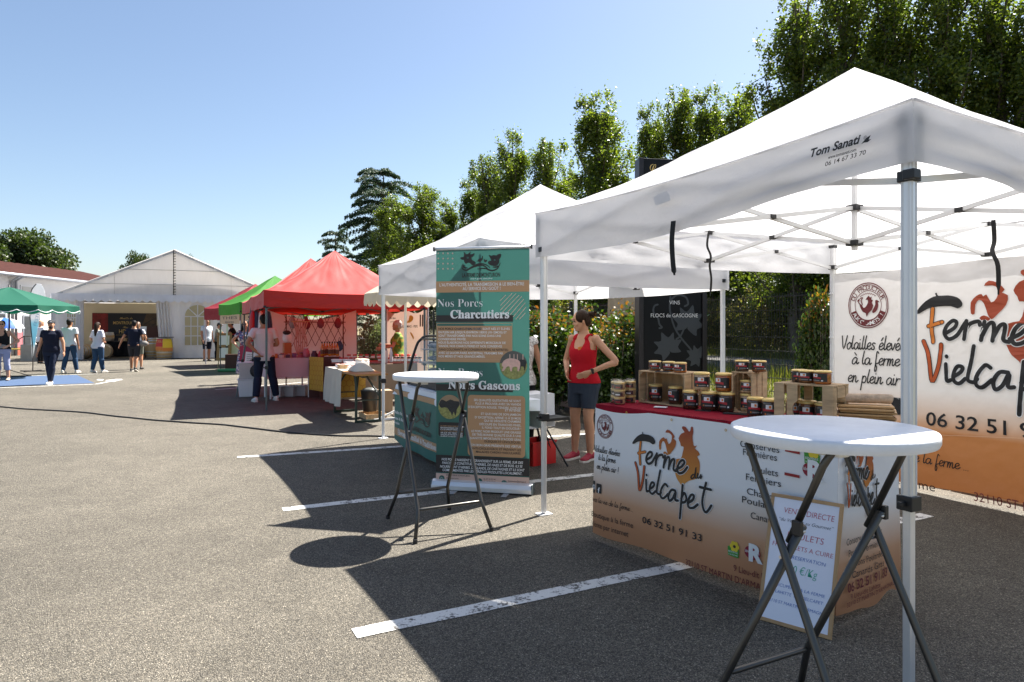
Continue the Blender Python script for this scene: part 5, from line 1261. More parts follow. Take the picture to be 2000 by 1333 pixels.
# ---------------------------------------------------------------- counter under the second canopy
def t2(x, y, z=0): return T2O+rotz(T2TH) @ V((x, y, z))
# front counter runs along the aisle edge of the canopy
QO = gr(775, 872); QO.z = 0; Q1 = gr(854, 911); QX = (Q1-QO).normalized(); QN = V((-QX.y, QX.x, 0)); QRZ = atan2(QX.y, QX.x); QL, QD, QH = 2.45, .7, .78
QM = Matrix.Translation(QO) @ rotz(QRZ)
def qw(s, n, z=0): return QM @ V((s, n, z))
t = thing('folding_table', 'folding table under the white cloth behind the green roll-up banner', 'table', QO, QRZ)
MB().box((QL/2, QD/2, QH-.02), (QL-.04, QD-.04, .03)).build('table_top', MATS['table_board'], t)
for x in (.2, QL-.2):
    for y in (.1, QD-.1): MB().tube([(x, y, 0), (x, y, QH-.035)], .014, 8).build('leg', m_gun, t)
m_wcl = M('white_tablecloth', (.80, .80, .82), .75, bump=.2, bscale=12, spec=.2)
def drape(name, label, M_, L, D, H, mat, dr=(.25, .25, .25, .25), rz=0, wave=.02, catg='tablecloth', seed=0, loc=None, fr=8):
    """cloth over a table: top sheet plus hanging sides dr = front, right, back, left"""
    mb = MB(); f, r_, b, l = dr
    mb.grid(lambda u, v: (u*L, v*D, H+.004+.003*noise.noise(V((u*7, v*7, seed)))), 12, 8)
    def side(p, q, n, d):
        if d <= 0: return
        Lq = (V(q)-V(p)).length
        def g(u, v):
            e = V(p).lerp(V(q), u); o = (.006+wave*v*(.6+.5*sin(u*Lq*fr+seed)+.7*noise.noise(V((u*Lq*4, v, seed)))))
            return e+V(n)*o+V((0, 0, H+.004-d*v*(1+.04*noise.noise(V((u*3, seed, 1))))))
        mb.grid(g, max(12, int(Lq*26)), 8)
    side((0, 0, 0), (L, 0, 0), (0, -1, 0), f); side((L, 0, 0), (L, D, 0), (1, 0, 0), r_); side((L, D, 0), (0, D, 0), (0, 1, 0), b); side((0, D, 0), (0, 0, 0), (-1, 0, 0), l)
    o = mb.build(name, mat, smooth=True, loc=loc, rz=rz); return tag(o, label, catg)
drape('white_tablecloth', 'white tablecloth over the counter behind the green roll-up banner, hanging long at its left end', QM, QL, QD, QH, m_wcl, (.12, .1, .3, .42), QRZ, .05, loc=QO, seed=2)
tb2 = thing('printed_counter_cloth', 'teal and tan printed farm cloth with pig emblem on the front of the second counter', 'banner', qw(0, -.03), QRZ)
pq = Panel(tb2, qw(0, -.03), QX, wave=lambda a, b: .012*sin(a*6)*(1-b/QH)+.008*noise.noise(V((a*4, b*3, 4))) - .06*max(0, (.35-b))*(1 if a < 9 else 0)*0); pq.lift = .004
tq = lambda y: pq.un(815, y)[1]
mb = MB(); mb.grid(lambda u, v: (u*QL, -pq.wave(u*QL, .05+.68*v), .05+.05*max(0, 1-u*6)+(.68-.05*max(0, 1-u*6))*v), 60, 14); mb.build('cloth', M('teal_counter_cloth', (.03, .15, .125), .6, bump=.2, bscale=9), tb2, smooth=True)
pq.rect('tan_band', m_tan, 0.005, .665, QL, .728, n=40)
pq.rect('tan_band', m_tan, 0.03, .16, QL, .255, n=40)
z5 = lambda x, y: (600+x/7.404, 600+y/7.404)
zq = lambda x, y: (760+x/4.764, 640+y/4.764)
def Q(txt, x, y, x1, h, m=m_wpr, **k): px, py = zq(x, y); pq.ptext('lettering', m, txt, px, py, zq(x1, 0)[0], h/4.764, **k)
Q(serif('Volailles Fermières'), 48, 790, 180, 26, bold=.01); Q(serif('Veaux & Bœufs'), 52, 845, 162, 26, bold=.01); Q(serif('Bazadais'), 52, 885, 105, 22, bold=.01)
a0, b0 = pq.un(*zq(92, 1040)); pq.text('lettering', m_wpr, serif('Élevage Familial & Traditionnel - Vente Directe'), a0, .18, .058, wd=2.1, bold=.01)
EA = pq.un(*zq(225, 720)); EB = pq.un(*zq(395, 1000)); 
emblem(pq, lambda p: (EA[0]+(p[0]-262)/426*(EB[0]-EA[0]), EA[1]-(p[1]-64)/210*(EA[1]-EB[1]-.06)))
pq.text('lettering', m_dk, 'LA FERME DE MONTURON', EA[0]-.02, EB[1]-.03, .05, wd=(EB[0]-EA[0])+.03, bold=.03); pq.text('lettering', m_tan, 'VOS PLAISIRS GASCONS', EA[0]+.08, EB[1]-.075, .02, wd=.26)
# glass display case
dc = thing('display_case', 'black curved glass display case on the white counter left of the roll-up banner', 'display case', qw(.17, .10, QH+.008), QRZ)
DL, DD, DH = 1.05, .46, .62
prof = [(0, .0), (0.0, .16), (.10, .48), (.16, .56), (.23, .60), (DD, .60)]
def sidef(x):
    P = cat([(x, a, b) for a, b in prof], 5); MB().tube(P+[V((x, DD, .60)), V((x, DD, 0))], .017, 8).build('frame', m_blk, dc, smooth=True)
for x in (0, DL): sidef(x)
for a, b in ((0, .16), (.16, .57), (DD, .60)): MB().bar((0, a, b), (DL, a, b), .02, .02).build('frame', m_blk, dc)
MB().box((DL/2, DD/2, .07), (DL, DD, .14)).build('base', m_blk, dc, bevel=.008)
m_glass = newmat('display_glass')[0]; b = m_glass.node_tree.nodes['Principled BSDF']; t_ = m_glass.node_tree
tr = t_.nodes.new('ShaderNodeBsdfTransparent'); tr.inputs[0].default_value = (.82, .84, .86, 1); gl = t_.nodes.new('ShaderNodeBsdfGlossy'); gl.inputs['Roughness'].default_value = .02; mx = t_.nodes.new('ShaderNodeMixShader'); mx.inputs[0].default_value = .12
t_.links.new(tr.outputs[0], mx.inputs[1]); t_.links.new(gl.outputs[0], mx.inputs[2]); t_.links.new(mx.outputs[0], t_.nodes['Material Output'].inputs[0])
fr_ = cat([(0, a, b) for a, b in prof[1:]], 5); mb = MB(); mb.grid(lambda u, v: (u*DL, fr_[min(len(fr_)-1, int(v*(len(fr_)-1)))].y, fr_[min(len(fr_)-1, int(v*(len(fr_)-1)))].z), 2, len(fr_)-1); mb.build('glass_front', m_glass, dc, smooth=True)
m_sh = M('shelf_metal', (.25, .26, .28), .35, metal=.5)
for z, d in ((.28, .34), (.44, .28)): MB().box((DL/2, DD-.02-d/2, z), (DL-.05, d, .012)).build('shelf', m_sh, dc)
MB().bar((DL*.55, DD, .14), (DL*.55, DD, .60), .03, .02).build('door_rail', m_blk, dc)
for z, k in ((.30, 5), (.15, 5), (.455, 3)):
    for i in range(k): MB().ell((.14+i*.19, .30, z+.03), (.085, .10, .032), n=10, m=6).build('packet', M('grey_packet', (.22, .23, .25), .4, var=.3, scale=20), dc, smooth=True)
bk_ = thing('paper_bag', 'crumpled brown paper bag on the white counter beside the roll-up banner', 'bag', qw(1.30, .12, QH+.008), QRZ)
MB().lathe([(.07, 0), (.085, .05), (.075, .11), (.09, .15), (.07, .16)], n=9).build('bag', MATS['kraft_paper'], bk_)
MB().ell((0, 0, .15), (.06, .06, .035)).build('contents', M('sausage_brown', (.25, .09, .05), .6), bk_)
tag(MB().box((0, 0, .055), (.075, .01, .10), Matrix.Rotation(radians(-12), 4, 'X')).build('price_slate', m_blk, loc=qw(1.17, .08, QH+.008), rz=QRZ), 'small black price slate on the white counter', 'price sign')
# second small table at the inner side, with its cloth, seen right of the roll-up banner
t = thing('folding_table', 'small folding table with white cloth just right of the roll-up banner', 'table', (0, 0, 0), 0)
EO = at(985, HOR, 7.25); EO.z = 0; t.location = EO; t.rotation_euler.z = T2TH
EL = .62
MB().box((EL/2, .35, .745), (EL, .7, .03)).build('table_top', MATS['table_board'], t)
for x in (.06, EL-.05): MB().tube([(x, .1, 0), (x, .36, .5), (x, .62, .73)], .013, 8).build('leg', m_blk, t); MB().tube([(x, .62, 0), (x, .36, .5), (x, .1, .73)], .013, 8).build('leg', m_blk, t)
drape('white_tablecloth', 'short white tablecloth on the small table just right of the roll-up banner', None, EL, .7, .765, m_wcl, (.36, .28, .2, .3), T2TH, .04, loc=EO, seed=5)
def crate_plastic(label, loc, rz, L, D, H, mat, name='plastic_crate', catg='crate'):
    t = thing(name, label, catg, loc, rz); th = .012
    MB().box((0, 0, th/2), (L-.02, D-.02, th)).build('bottom', mat, t)
    for s in (-1, 1):
        MB().box((s*(L/2-th/2), 0, H/2), (th, D, H)).build('side', mat, t, bevel=.003); MB().box((0, s*(D/2-th/2), H/2), (L-2*th-.002, th, H-.002)).build('side', mat, t, bevel=.003)
    MB().box((0, -D/2, H-.012), (L+.02, .02, .024)).box((0, D/2, H-.012), (L+.02, .02, .024)).build('rim', mat, t, bevel=.003); return t
m_redc = M('red_crate_plastic', (.55, .02, .02), .4)
crate_plastic('bright red plastic crate on the ground under the small white table', at(1046, HOR, 7.55).xy.to_3d(), T2TH+.2, .34, .3, .26, m_redc)
tag(MB().tube([(0, 0, .01), (.0, 0, .52)], .012, 8).tube([(0, 0, .5), (.25, .1, 0.01)], .01, 8).tube([(0, 0, .5), (.2, -.2, 0.01)], .01, 8).box((.08, 0, .52), (.34, .34, .03)).build('folding_stool', m_blk, loc=at(1058, HOR, 7.35).xy.to_3d(), rz=.6), 'black folding stool under the white cloth beside the near canopy post', 'stool')
# ---------------------------------------------------------------- cream parasol between the canopies
def parasol(label, c, R_, zr, zt, n, mat, poles, scal, name='parasol', tilt=0, base=True, edge=None):
    t = thing(name, label, 'parasol', c, .2)
    mb = MB(); m = 6
    for i in range(n):
        a0, a1 = 2*pi*i/n, 2*pi*(i+1)/n
        def f(u, v):
            e = V((cos(a0), sin(a0), 0)).lerp(V((cos(a1), sin(a1), 0)), v)*R_*u
            z = zt+(zr-zt)*u**1.08-.05*sin(pi*v)*u*(1-u)*2; return (e.x, e.y, z)
        mb.grid(f, m, 8)
    mb.build('canopy_cloth', mat, t, smooth=True)
    mb = MB(); ed = MB()
    for i in range(n):
        a0, a1 = 2*pi*i/n, 2*pi*(i+1)/n
        def f(u, v):
            e = V((cos(a0), sin(a0), 0)).lerp(V((cos(a1), sin(a1), 0)), u)*(R_+.012*v+.015*sin(u*pi*4)*v); return (e.x, e.y, zr-.004-(.13+.07*abs(sin(u*pi*scal)))*v)
        mb.grid(f, 24, 3)
        if edge: ed.tube([f(k/24, 1) for k in range(25)], .012, 5)
    mb.build('valance', mat, t, smooth=True)
    if edge: ed.build('trim', edge, t)
    MB().tube([(0, 0, .02), (0, 0, zt+.06)], .022, 10).build('pole', poles, t, smooth=True)
    for i in range(n):
        a = 2*pi*i/n; MB().bar((0, 0, zt-.04), (cos(a)*R_*.98, sin(a)*R_*.98, zr-.02), .014, .016).build('rib', poles, t); MB().bar((0, 0, zr-.15), (cos(a)*R_*.5, sin(a)*R_*.5, (zr+zt)/2-.07), .012, .012).build('strut', poles, t)
    if base:
        for k in range(4): a = k*pi/2+.4; MB().bar((0, 0, .22), (cos(a)*.5, sin(a)*.5, .02), .02, .02).bar((cos(a)*.05, sin(a)*.05, .02), (cos(a)*.55, sin(a)*.55, .02), .03, .03).build('foot', poles, t)
    return t
pp_ = at(792, HOR, 11.2); pp_.z = 0
parasol('cream parasol with scalloped edge between the red and the second white canopy', pp_, .66, 2.05, 2.42, 8, m_cream, m_wfr, 3, base=True)
# ---------------------------------------------------------------- honey stall
m_lin = M('linen_cloth', (.52, .48, .42), .85, bump=.35, bscale=14, var=.06, scale=3)
m_pine = M('beer_table_wood', (.34, .17, .05), .45, var=.2, scale=5, stretch=(8, 1, 8))
m_grst = M('dark_green_steel', (.012, .03, .022), .45)
HO = gr(688, 827); HO.z = 0; H1 = gr(647, 806); HX = (HO-H1).normalized(); HRZ = atan2(HX.y, HX.x); HN = V((-HX.y, HX.x, 0))
HB = H1-HX*.40; HL = 2.15
HMx = Matrix.Translation(HB) @ rotz(HRZ)
def hw(s, n, z=0): return HMx @ V((s, n, z))
t = thing('beer_table', 'wooden beer table with dark green folding legs at the honey stall', 'table', HB, HRZ, None)
MB().box((HL/2, .25, .765), (HL, .52, .03)).build('table_top', m_pine, t, bevel=.004)
for x, s in ((.40, 1), ((HO-HB).dot(HX), -1)):
    MB().bar((x, .04, .02), (x, .46, .02), .035, .035).bar((x, .06, .03), (x, .06, .745), .035, .035).bar((x, .44, .03), (x, .44, .745), .035, .035).bar((x, .06, .35), (x, .44, .35), .02, .02).build('leg', m_grst, t, bevel=.003)
    MB().bar((x, .06, .40), (x+s*.38, .2, .745), .022, .022).bar((x, .44, .40), (x+s*.38, .3, .745), .022, .022).build('brace', m_grst, t)
drape('linen_cloth', 'beige linen cloth hanging over the left half of the beer table', None, 1.30, .54, .785, m_lin, (.60, .05, .2, .62), HRZ, .055, loc=hw(-.02, -.01), seed=3, fr=17)
m_jw = M('white_tub', (.78, .76, .78), .4); m_tubp = M('pink_lid', (.62, .36, .33), .5); m_honey = M('honey_jar', (.34, .11, .012), .15, coat=.5); m_rlid = M('red_lid', (.5, .02, .03), .4); m_blid = M('black_lid', (.02, .02, .02), .4)
SJ = {}
def sjar(name, label, loc, r_, h, body, lid, group, lab=None, catg='jar', rz=0):
    k = (name, body.name, lid.name, r_, h)
    if k in SJ: return dup(SJ[k], loc, rz, label, group)
    t = thing(name, label, catg, loc, rz, group)
    MB().lathe([(r_*.9, 0), (r_, h*.1), (r_, h*.78)], n=14).build('jar_body', body, t, smooth=True)
    MB().lathe([(r_*1.02, h*.78), (r_*1.04, h*.95), (r_*.9, h)], n=14).build('lid', lid, t, smooth=True)
    if lab: 
        mb = MB(); mb.grid(lambda u, v: ((r_+.001)*cos(radians(180+180*u)), (r_+.001)*sin(radians(180+180*u)), h*(.15+.5*v)), 12, 1); mb.build('label', lab, t, fix=False)
    SJ[k] = t; return t
for i in range(14): sjar('sweet_tub', 'small white tub of sweets with pinkish top in the cluster on the beer table', hw(.34+(i % 5)*.09+.02*(i//5), .12+(i//5)*.10, .79), .036, .062, m_jw, m_tubp, 'small tubs of sweets on the beer table', None, 'tub')
for i in range(8): sjar('paper_bag_jar', 'taller white jar of yellow sweets in the row at the back of the beer table', hw(.82+(i % 4)*.085+.03*(i//4), .36+(i//4)*.09, .79+.06), .038, .11, m_jw, M('pale_lid', (.7, .62, .5), .5), 'taller white jars on the beer table', m_wpr)
tag(MB().box((0, 0, .03), (.30, .24, .055)).build('display_riser', m_lin, loc=hw(.97, .38, .79), rz=HRZ, bevel=.01), 'linen covered riser under the taller white jars', 'riser')
tag(MB().grid(lambda u, v: ((u-.5)*.50, (v-.5)*.34, .14*sin(pi*min(1, max(0, u*1.1-.05)))**.5*sin(pi*v)**.5*.9+.004), 16, 12).build('cloth_bundle', m_lin, loc=hw(1.42, .26, .785), rz=HRZ, smooth=True), 'humped linen cloth covering goods at the right end of the beer table', 'cloth')
bx_ = thing('wooden_box', 'small slatted wooden box in front of the tubs on the beer table', 'box', hw(.80, .10, .79), HRZ)
for y in (-.06, .06):
    for z in (.018, .052): MB().box((0, y, z), (.18, .008, .028)).build('slat', m_crate, bx_)
for x in (-.086, .086): MB().box((x, 0, .035), (.008, .11, .066)).build('side', m_crate, bx_)
crate_plastic('clear white storage tub behind the sweets on the beer table', hw(.16, .38, .79), HRZ, .2, .15, .09, m_jw, 'storage_tub', 'tub')
def honeycomb():
    m, t, b = newmat('honeycomb_cloth'); L = t.links.new; tc = t.nodes.new('ShaderNodeTexCoord')
    sx = t.nodes.new('ShaderNodeSeparateXYZ'); L(tc.outputs['Object'], sx.inputs[0])
    def mth(op, a, b_=None, v=None):
        n = t.nodes.new('ShaderNodeMath'); n.operation = op
        L(a, n.inputs[0]) if not isinstance(a, float) else setattr(n.inputs[0], 'default_value', a)
        if b_ is not None: L(b_, n.inputs[1])
        if v is not None: n.inputs[1].default_value = v
        return n.outputs[0]
    ad = mth('ADD', sx.outputs[0], sx.outputs[1])
    def hexd(ox, oz):
        x = mth('ADD', mth('MULTIPLY', ad, v=9.0), v=ox); z = mth('ADD', mth('MULTIPLY', sx.outputs[2], v=9.0), v=oz)
        fx = mth('SUBTRACT', mth('WRAP', x, v=1.0), v=0.0)
        n = t.nodes.new('ShaderNodeMath'); n.operation = 'PINGPONG'; L(x, n.inputs[0]); n.inputs[1].default_value = .5
        n2 = t.nodes.new('ShaderNodeMath'); n2.operation = 'PINGPONG'; L(z, n2.inputs[0]); n2.inputs[1].default_value = .866
        a = n.outputs[0]; c = n2.outputs[0]
        return mth('MAXIMUM', a, mth('ADD', mth('MULTIPLY', a, v=.5), mth('MULTIPLY', c, v=.866)))
    d = mth('MINIMUM', hexd(0, 0), hexd(.5, .866))
    mr = t.nodes.new('ShaderNodeMapRange'); mr.inputs[1].default_value = .43; mr.inputs[2].default_value = .47; L(d, mr.inputs[0])
    mx = t.nodes.new('ShaderNodeMixRGB'); mx.inputs[1].default_value = (.50, .30, .03, 1); mx.inputs[2].default_value = (.40, .16, .01, 1); L(mr.outputs[0], mx.inputs[0]); L(mx.outputs[0], b.inputs['Base Color']); return m
m_hc = honeycomb()
def hang(name, label, p, q, z0, z1, mat, catg='banner', amp=.012, fr=9, thick=True):
    X = q-p; L = X.length; mb = MB(); mb.grid(lambda u, v: (u*L, amp*sin(u*L*fr)*(1-.6*v)+amp*noise.noise(V((u*L*3, v*2, z0))), z0+(z1-z0)*v), max(10, int(L*20)), 10)
    return tag(mb.build(name, mat, smooth=True, loc=(p.x, p.y, 0), rz=atan2(X.y, X.x)), label, catg)
g0 = lambda px, d: V(((px-1000)/F*d, d, 0))
hang('honeycomb_cloth', 'yellow honeycomb patterned cloth just left of the beige linen cloth', g0(604, 14.0), g0(632, 13.6), .22, .90, m_hc)
hang('honeycomb_cloth', 'yellow honeycomb patterned cloth seen through the legs of the beer table', g0(666, 12.4), g0(714, 12.6), .22, .66, m_hc)
hang('brown_table_skirt', 'plain brown cloth skirt on the honey jar table behind the beer table', g0(713, 12.7), g0(815, 13.4), .12, .80, M('brown_linen', (.28, .20, .14), .9, bump=.3, bscale=30), 'tablecloth')
# honey jar table
JO = g0(648, 13.5); J1 = g0(815, 13.55); JX = (J1-JO); JL = JX.length; JRZ = atan2(JX.y, JX.x); JMx = Matrix.Translation(JO) @ rotz(JRZ)
t = thing('jar_table', 'table of red lidded honey jars under the near red canopy', 'table', JO, JRZ)
MB().box((JL/2, .35, .80), (JL, .7, .03)).build('table_top', M('pink_board', (.45, .12, .10), .7), t)
for x in (.1, JL-.1):
    for y in (.1, .6): MB().tube([(x, y, 0), (x, y, .785)], .018, 8).build('leg', m_blk, t)
hlb = M('honey_label', (.62, .55, .48), .5)
for i in range(16):
    s = .16+i*(JL-.25)/15
    if 0.42 < s/JL < .5: continue
    sjar('honey_jar', 'honey jar with red lid and pale label in the front row on the table', JMx @ V((s, .10+.02*sin(i), .815)), .038, .085, m_honey, m_rlid, 'red lidded honey jars on the jar table', hlb, rz=JRZ)
for i in range(12): sjar('honey_jar', 'small honey jar with red lid in the back row of the jar table', JMx @ V((.25+i*(JL-.35)/11, .42, .815+.05)), .042, .085, m_honey, m_rlid, 'red lidded honey jars in the back row', hlb, rz=JRZ)
for i in range(9): sjar('honey_jar', 'honey jar with white label on the wooden step right of the seller', JMx @ V((JL*.70+i*.07, .02, .815)), .033, .10, m_honey, m_blid, 'honey jars with white labels near the seller', m_wpr, rz=JRZ)
for i in range(2): crate_plastic(('left', 'right')[i]+' white tray of jars at the front of the honey jar table', JMx @ V((.12+i*.22, -.05, .815)), JRZ, .19, .12, .06, m_jw, 'jar_tray', 'tray')
tag(MB().box((0, 0, .005), (1.0, .16, .01)).build('tray_lid', M('red_tray', (.5, .05, .05), .5), loc=JMx @ V((.55, .30, .82)), rz=JRZ+.1), 'flat red tray of little goods lying on the honey jar table', 'tray')
def bottle(label, loc, h, r_, body, cap, group):
    k = ('bottle', body.name, h)
    if k in SJ: return dup(SJ[k], loc, 0, label, group)
    t = thing('bottle', label, 'bottle', loc, 0, group)
    MB().lathe([(r_*.9, 0), (r_, h*.05), (r_, h*.60), (r_*.4, h*.74), (r_*.33, h*.9)], n=12).build('glass', body, t, smooth=True); MB().lathe([(r_*.42, h*.88), (r_*.42, h)], n=10).build('cap', cap, t, smooth=True)
    mb = MB(); mb.grid(lambda u, v: ((r_+.001)*cos(radians(180+180*u)), (r_+.001)*sin(radians(180+180*u)), h*(.15+.3*v)), 10, 1); mb.build('label', M('amber_label', (.1, .04, .02), .5), t, fix=False)
    SJ[k] = t; return t
m_amb = M('amber_syrup', (.50, .17, .015), .1, coat=.6)
for i in range(7): bottle('amber bottle with dark cap in the row at the left end of the jar table', g0(629+i*5, 14.3+.12*(i % 3))+V((0, 0, .90)), .30, .036, m_amb, m_blid, 'amber bottles at the end of the pink stall')
tag(MB().box((0, 0, .44), (.42, .3, .88)).build('bottle_plinth', M('dark_wood_box', (.07, .02, .015), .6), loc=g0(645, 14.4), rz=.3), 'dark red box carrying the amber bottles', 'box')
wbt = thing('water_bottle', 'clear plastic water bottle standing before the seller in the green blouse', 'bottle', g0(764, 13.4)+V((0, 0, .815)))
MB().lathe([(.03, 0), (.034, .02), (.034, .18), (.014, .25), (.013, .27)], n=12).build('bottle_body', M('pet_plastic', (.72, .62, .64), .15, coat=.5), wbt, smooth=True); MB().lathe([(.016, .27), (.016, .295)], n=10).build('cap', M('blue_cap', (.1, .15, .4), .4), wbt)
tag(MB().box((0, 0, .12), (.11, .01, .24), Matrix.Rotation(.15, 4, 'X')).build('price_card', M('pink_card', (.62, .42, .40), .6), loc=g0(752, 13.2)+V((0, 0, .815)), rz=.3), 'upright pinkish price card right of the white canopy leg', 'card')
# bucket and crate below the beer table
bu = thing('black_bucket', 'black bucket with bag standing under the beer table', 'bucket', g0(722, 11.4), 0)
MB().lathe([(.11, .10), (.15, .44), (.155, .45)], n=18).build('bucket', m_blk, bu, smooth=True); MB().ell((0, 0, .45), (.13, .13, .05)).build('bag', M('grey_bag', (.12, .13, .13), .35), bu, smooth=True)
cr_ = thing('wooden_tray', 'low wooden tray under the black bucket', 'tray', g0(728, 11.3), HRZ)
MB().box((0, 0, .01), (.46, .34, .012)).build('bottom', m_crate, cr_)
for y in (-.165, .165): MB().box((0, y, .05), (.46, .012, .075)).build('side', m_crate, cr_)
for x in (-.235, .235): MB().box((x, 0, .05), (.012, .315, .075)).build('side', m_crate, cr_)
tag(MB().box((0, 0, .2), (.34, .3, .38)).build('cardboard_box', M('cardboard', (.36, .25, .16), .85), loc=g0(745, 12.1), rz=.4, bevel=.006), 'plain brown cardboard box under the beer table', 'box')
# poster stand behind the seller
PO = g0(757, 15.6); P1 = g0(834, 15.3); PX = P1-PO; PL = PX.length
ps = thing('printed_poster', 'pinkish beige printed poster sheet behind the seller in the green blouse', 'poster', PO, atan2(PX.y, PX.x)); pp2 = Panel(ps, PO, PX, wave=lambda a, b: .03*sin(a*7)*min(1, b)+.012*noise.noise(V((a*3, b*3, 1)))); pp2.lift = .006
mb = MB(); mb.grid(lambda u, v: (u*PL, -pp2.wave(u*PL, .5+1.4*v), .5+(1.42-.10*abs(sin(u*pi*2+.3)))*v), 30, 16); mb.build('sheet', M('beige_sheet', (.62, .47, .37), .75, trans=.25), ps, smooth=True)
zp = lambda x, y: (600+x/7.404, 600+y/7.404)
def PT(txt, x, y, x1, h): px, py = zp(x, y); pp2.ptext('lettering', m_dbr, txt, px, py, zp(x1, 0)[0], h/7.404, bold=.015)
PT('ELIX MAIS - PEPS', 1378, 298, 1590, 34); PT('LA ROUE', 1205, 222, 1310, 16); PT('Du Bon', 1200, 175, 1290, 30)
pp2.polys('boot_print', M('ochre_print', (.62, .33, .03), .6), [[zp(*p) for p in q] for q in ([(1440,215),(1465,190),(1475,130),(1500,120),(1530,150),(1515,200),(1480,225),(1450,230)], [(1485,375),(1500,370),(1535,430),(1530,470),(1515,440)])], px=True, smooth=2)
pp2.strokes('tube_print', m_dbr, [[pp2.un(*zp(x, 120)), pp2.un(*zp(x, 275))] for x in (1632, 1668)], .035, sm=0)
pp2.strokes('text_line', m_dbr, [[pp2.un(*zp(1632, y)), pp2.un(*zp(1672, y))] for y in range(470, 640, 12)], .004, sm=0)
for x in (-.02, PL+.02): MB().tube([(x, .02, 0), (x, .02, 1.95)], .014, 8).build('pole', m_wfr, ps)
hp = hang('hanging_banner', 'beige banner with bottle pictures hung on the fence above the hedge', ab(11.7, 7.6), ab(9.9, 7.6), 1.62, 2.12, M('beige_banner', (.55, .45, .28), .75, var=.3, scale=3))
# ---------------------------------------------------------------- pink stall under the red canopy
def r1(x, y, z=0): return R1O+rotz(radians(25)) @ V((x, y, z))
m_pink = M('pink_tablecloth', (.62, .45, .50), .8, bump=.15, bscale=10)
m_drp = M('white_backdrop_sheet', (.78, .70, .70), .75, trans=.4)
KO = g0(522, 14.15); K1 = g0(609, 14.65); KX = (K1-KO); KL = KX.length; KRZ = atan2(KX.y, KX.x); KM = Matrix.Translation(KO) @ rotz(KRZ)
t = thing('stall_table', 'table under the pink cloth in the near red canopy', 'table', KO, KRZ)
MB().box((KL/2, .3, .83), (KL, .6, .03)).build('table_top', MATS['table_board'], t)
for x in (.08, KL-.05):
    for y in (.05, .55): MB().tube([(x, y, 0), (x, y, .82)], .018, 8).build('leg', m_wfr, t)
drape('pink_tablecloth', 'pale pink tablecloth on the craft table under the near red canopy', None, KL, .6, .85, m_pink, (.40, .4, 0, .4), KRZ, .02, loc=KO, seed=8)
def sheetf(u, v):
    L = 2.0; sag = .22*sin(pi*u)*v
    fold = .05*sin(10*(u*.9+ (1-v)*(1.2-u)*1.1))*(.4+.6*(1-abs(v-.5)))
    return (u*L, fold, .35+(1.55-0)*v-sag)
sh = MB(); sh.grid(sheetf, 40, 24); BK = r1(.25, 3.0); tag(sh.build('backdrop_sheet', m_drp, smooth=True, loc=(BK.x, BK.y, 0), rz=radians(25)), 'white sheet glowing pink, draped in folds behind the trellis of the craft stall', 'sheet')
tl = thing('wooden_trellis', 'dark red expanding wooden trellis on the back of the craft stall', 'trellis', r1(.62, 2.82), radians(25)); TL_, TZ0, TZ1 = 1.35, 1.08, 1.78; m_trl = M('trellis_wood', (.16, .03, .02), .6)
n_ = 8; dx = TL_/n_
for i in range(-2, n_):
    for s in (1, -1):
        a = i*dx if s > 0 else (i+2)*dx; b = a+s*2*dx; za, zb2 = TZ0, TZ1
        def clip(xa, z_a, xb, z_b):
            if xa < 0: z_a += (0-xa)/(xb-xa)*(z_b-z_a); xa = 0
            if xa > TL_: z_a += (TL_-xa)/(xb-xa)*(z_b-z_a); xa = TL_
            if xb < 0: z_b = z_a+(0-xa)/(xb-xa)*(z_b-z_a); xb = 0
            if xb > TL_: z_b = z_a+(TL_-xa)/(xb-xa)*(z_b-z_a); xb = TL_
            return xa, z_a, xb, z_b
        if max(a, b) <= 0 or min(a, b) >= TL_: continue
        xa, z_a, xb, z_b = clip(a, za, b, zb2)
        if abs(xa-xb) > .02: MB().bar((xa, .006*s, z_a), (xb, .006*s, z_b), .010, .018, up=(0, 1, 0)).build('lath', m_trl, tl)
MB().bar((0, 0.02, 1.62), (TL_, .02, 1.62), .012, .018).build('rail', m_trl, tl)
for x in (.05, TL_-.05): MB().tube([(x, .03, 0), (x, .03, 1.8)], .014, 8).build('post', m_trl, tl)
def bag(label, loc, mat, w_, h, group='little bags and hats hung on the trellis'):
    t = thing('hanging_bag', label, 'bag', loc, radians(25), group)
    MB().lathe([(w_*.15, -h), (w_*.45, -h*.8), (w_*.5, -h*.5), (w_*.3, -h*.15), (w_*.12, 0)], n=12).build('pouch', mat, t, smooth=True); MB().tube(cat([(-w_*.2, 0, -h*.15), (0, 0, .08), (w_*.2, 0, -h*.15)], 4), .006, 5).build('strap', m_dbr, t)
for i, (x, z, m, lab) in enumerate(((.18, 1.72, M('grey_fabric', (.3, .25, .27), .8), 'pale knitted bag hanging at the left end of the trellis'), (.48, 1.70, M('maroon_fabric', (.2, .03, .05), .8), 'maroon little bag hanging on the trellis'), (.78, 1.72, M('mauve_fabric', (.22, .06, .09), .8), 'mauve little bag in the middle of the trellis'), (1.16, 1.72, MATS['maroon_fabric'], 'maroon hat hanging at the right end of the trellis'), (1.2, 1.20, M('navy_fabric', (.03, .06, .12), .8), 'dark blue bag low at the right end of the trellis'))):
    bag(lab, r1(.62+x, 2.76, z), m, .16, .24)
mc = thing('macrame_hanging', 'pale pink macrame hanging in front of the trellis', 'macrame', r1(.95, 2.66), radians(25))
for i in range(7): MB().tube(cat([(-.15+i*.05, 0, 1.62), (-.09+i*.03, .02*sin(i), 1.38), (-.13+i*.045, .0, 1.15), (-.06+i*.02, .01, .9)], 4), .014, 6).build('cord', M('macrame_cord', (.55, .30, .26), .9), mc, smooth=True)
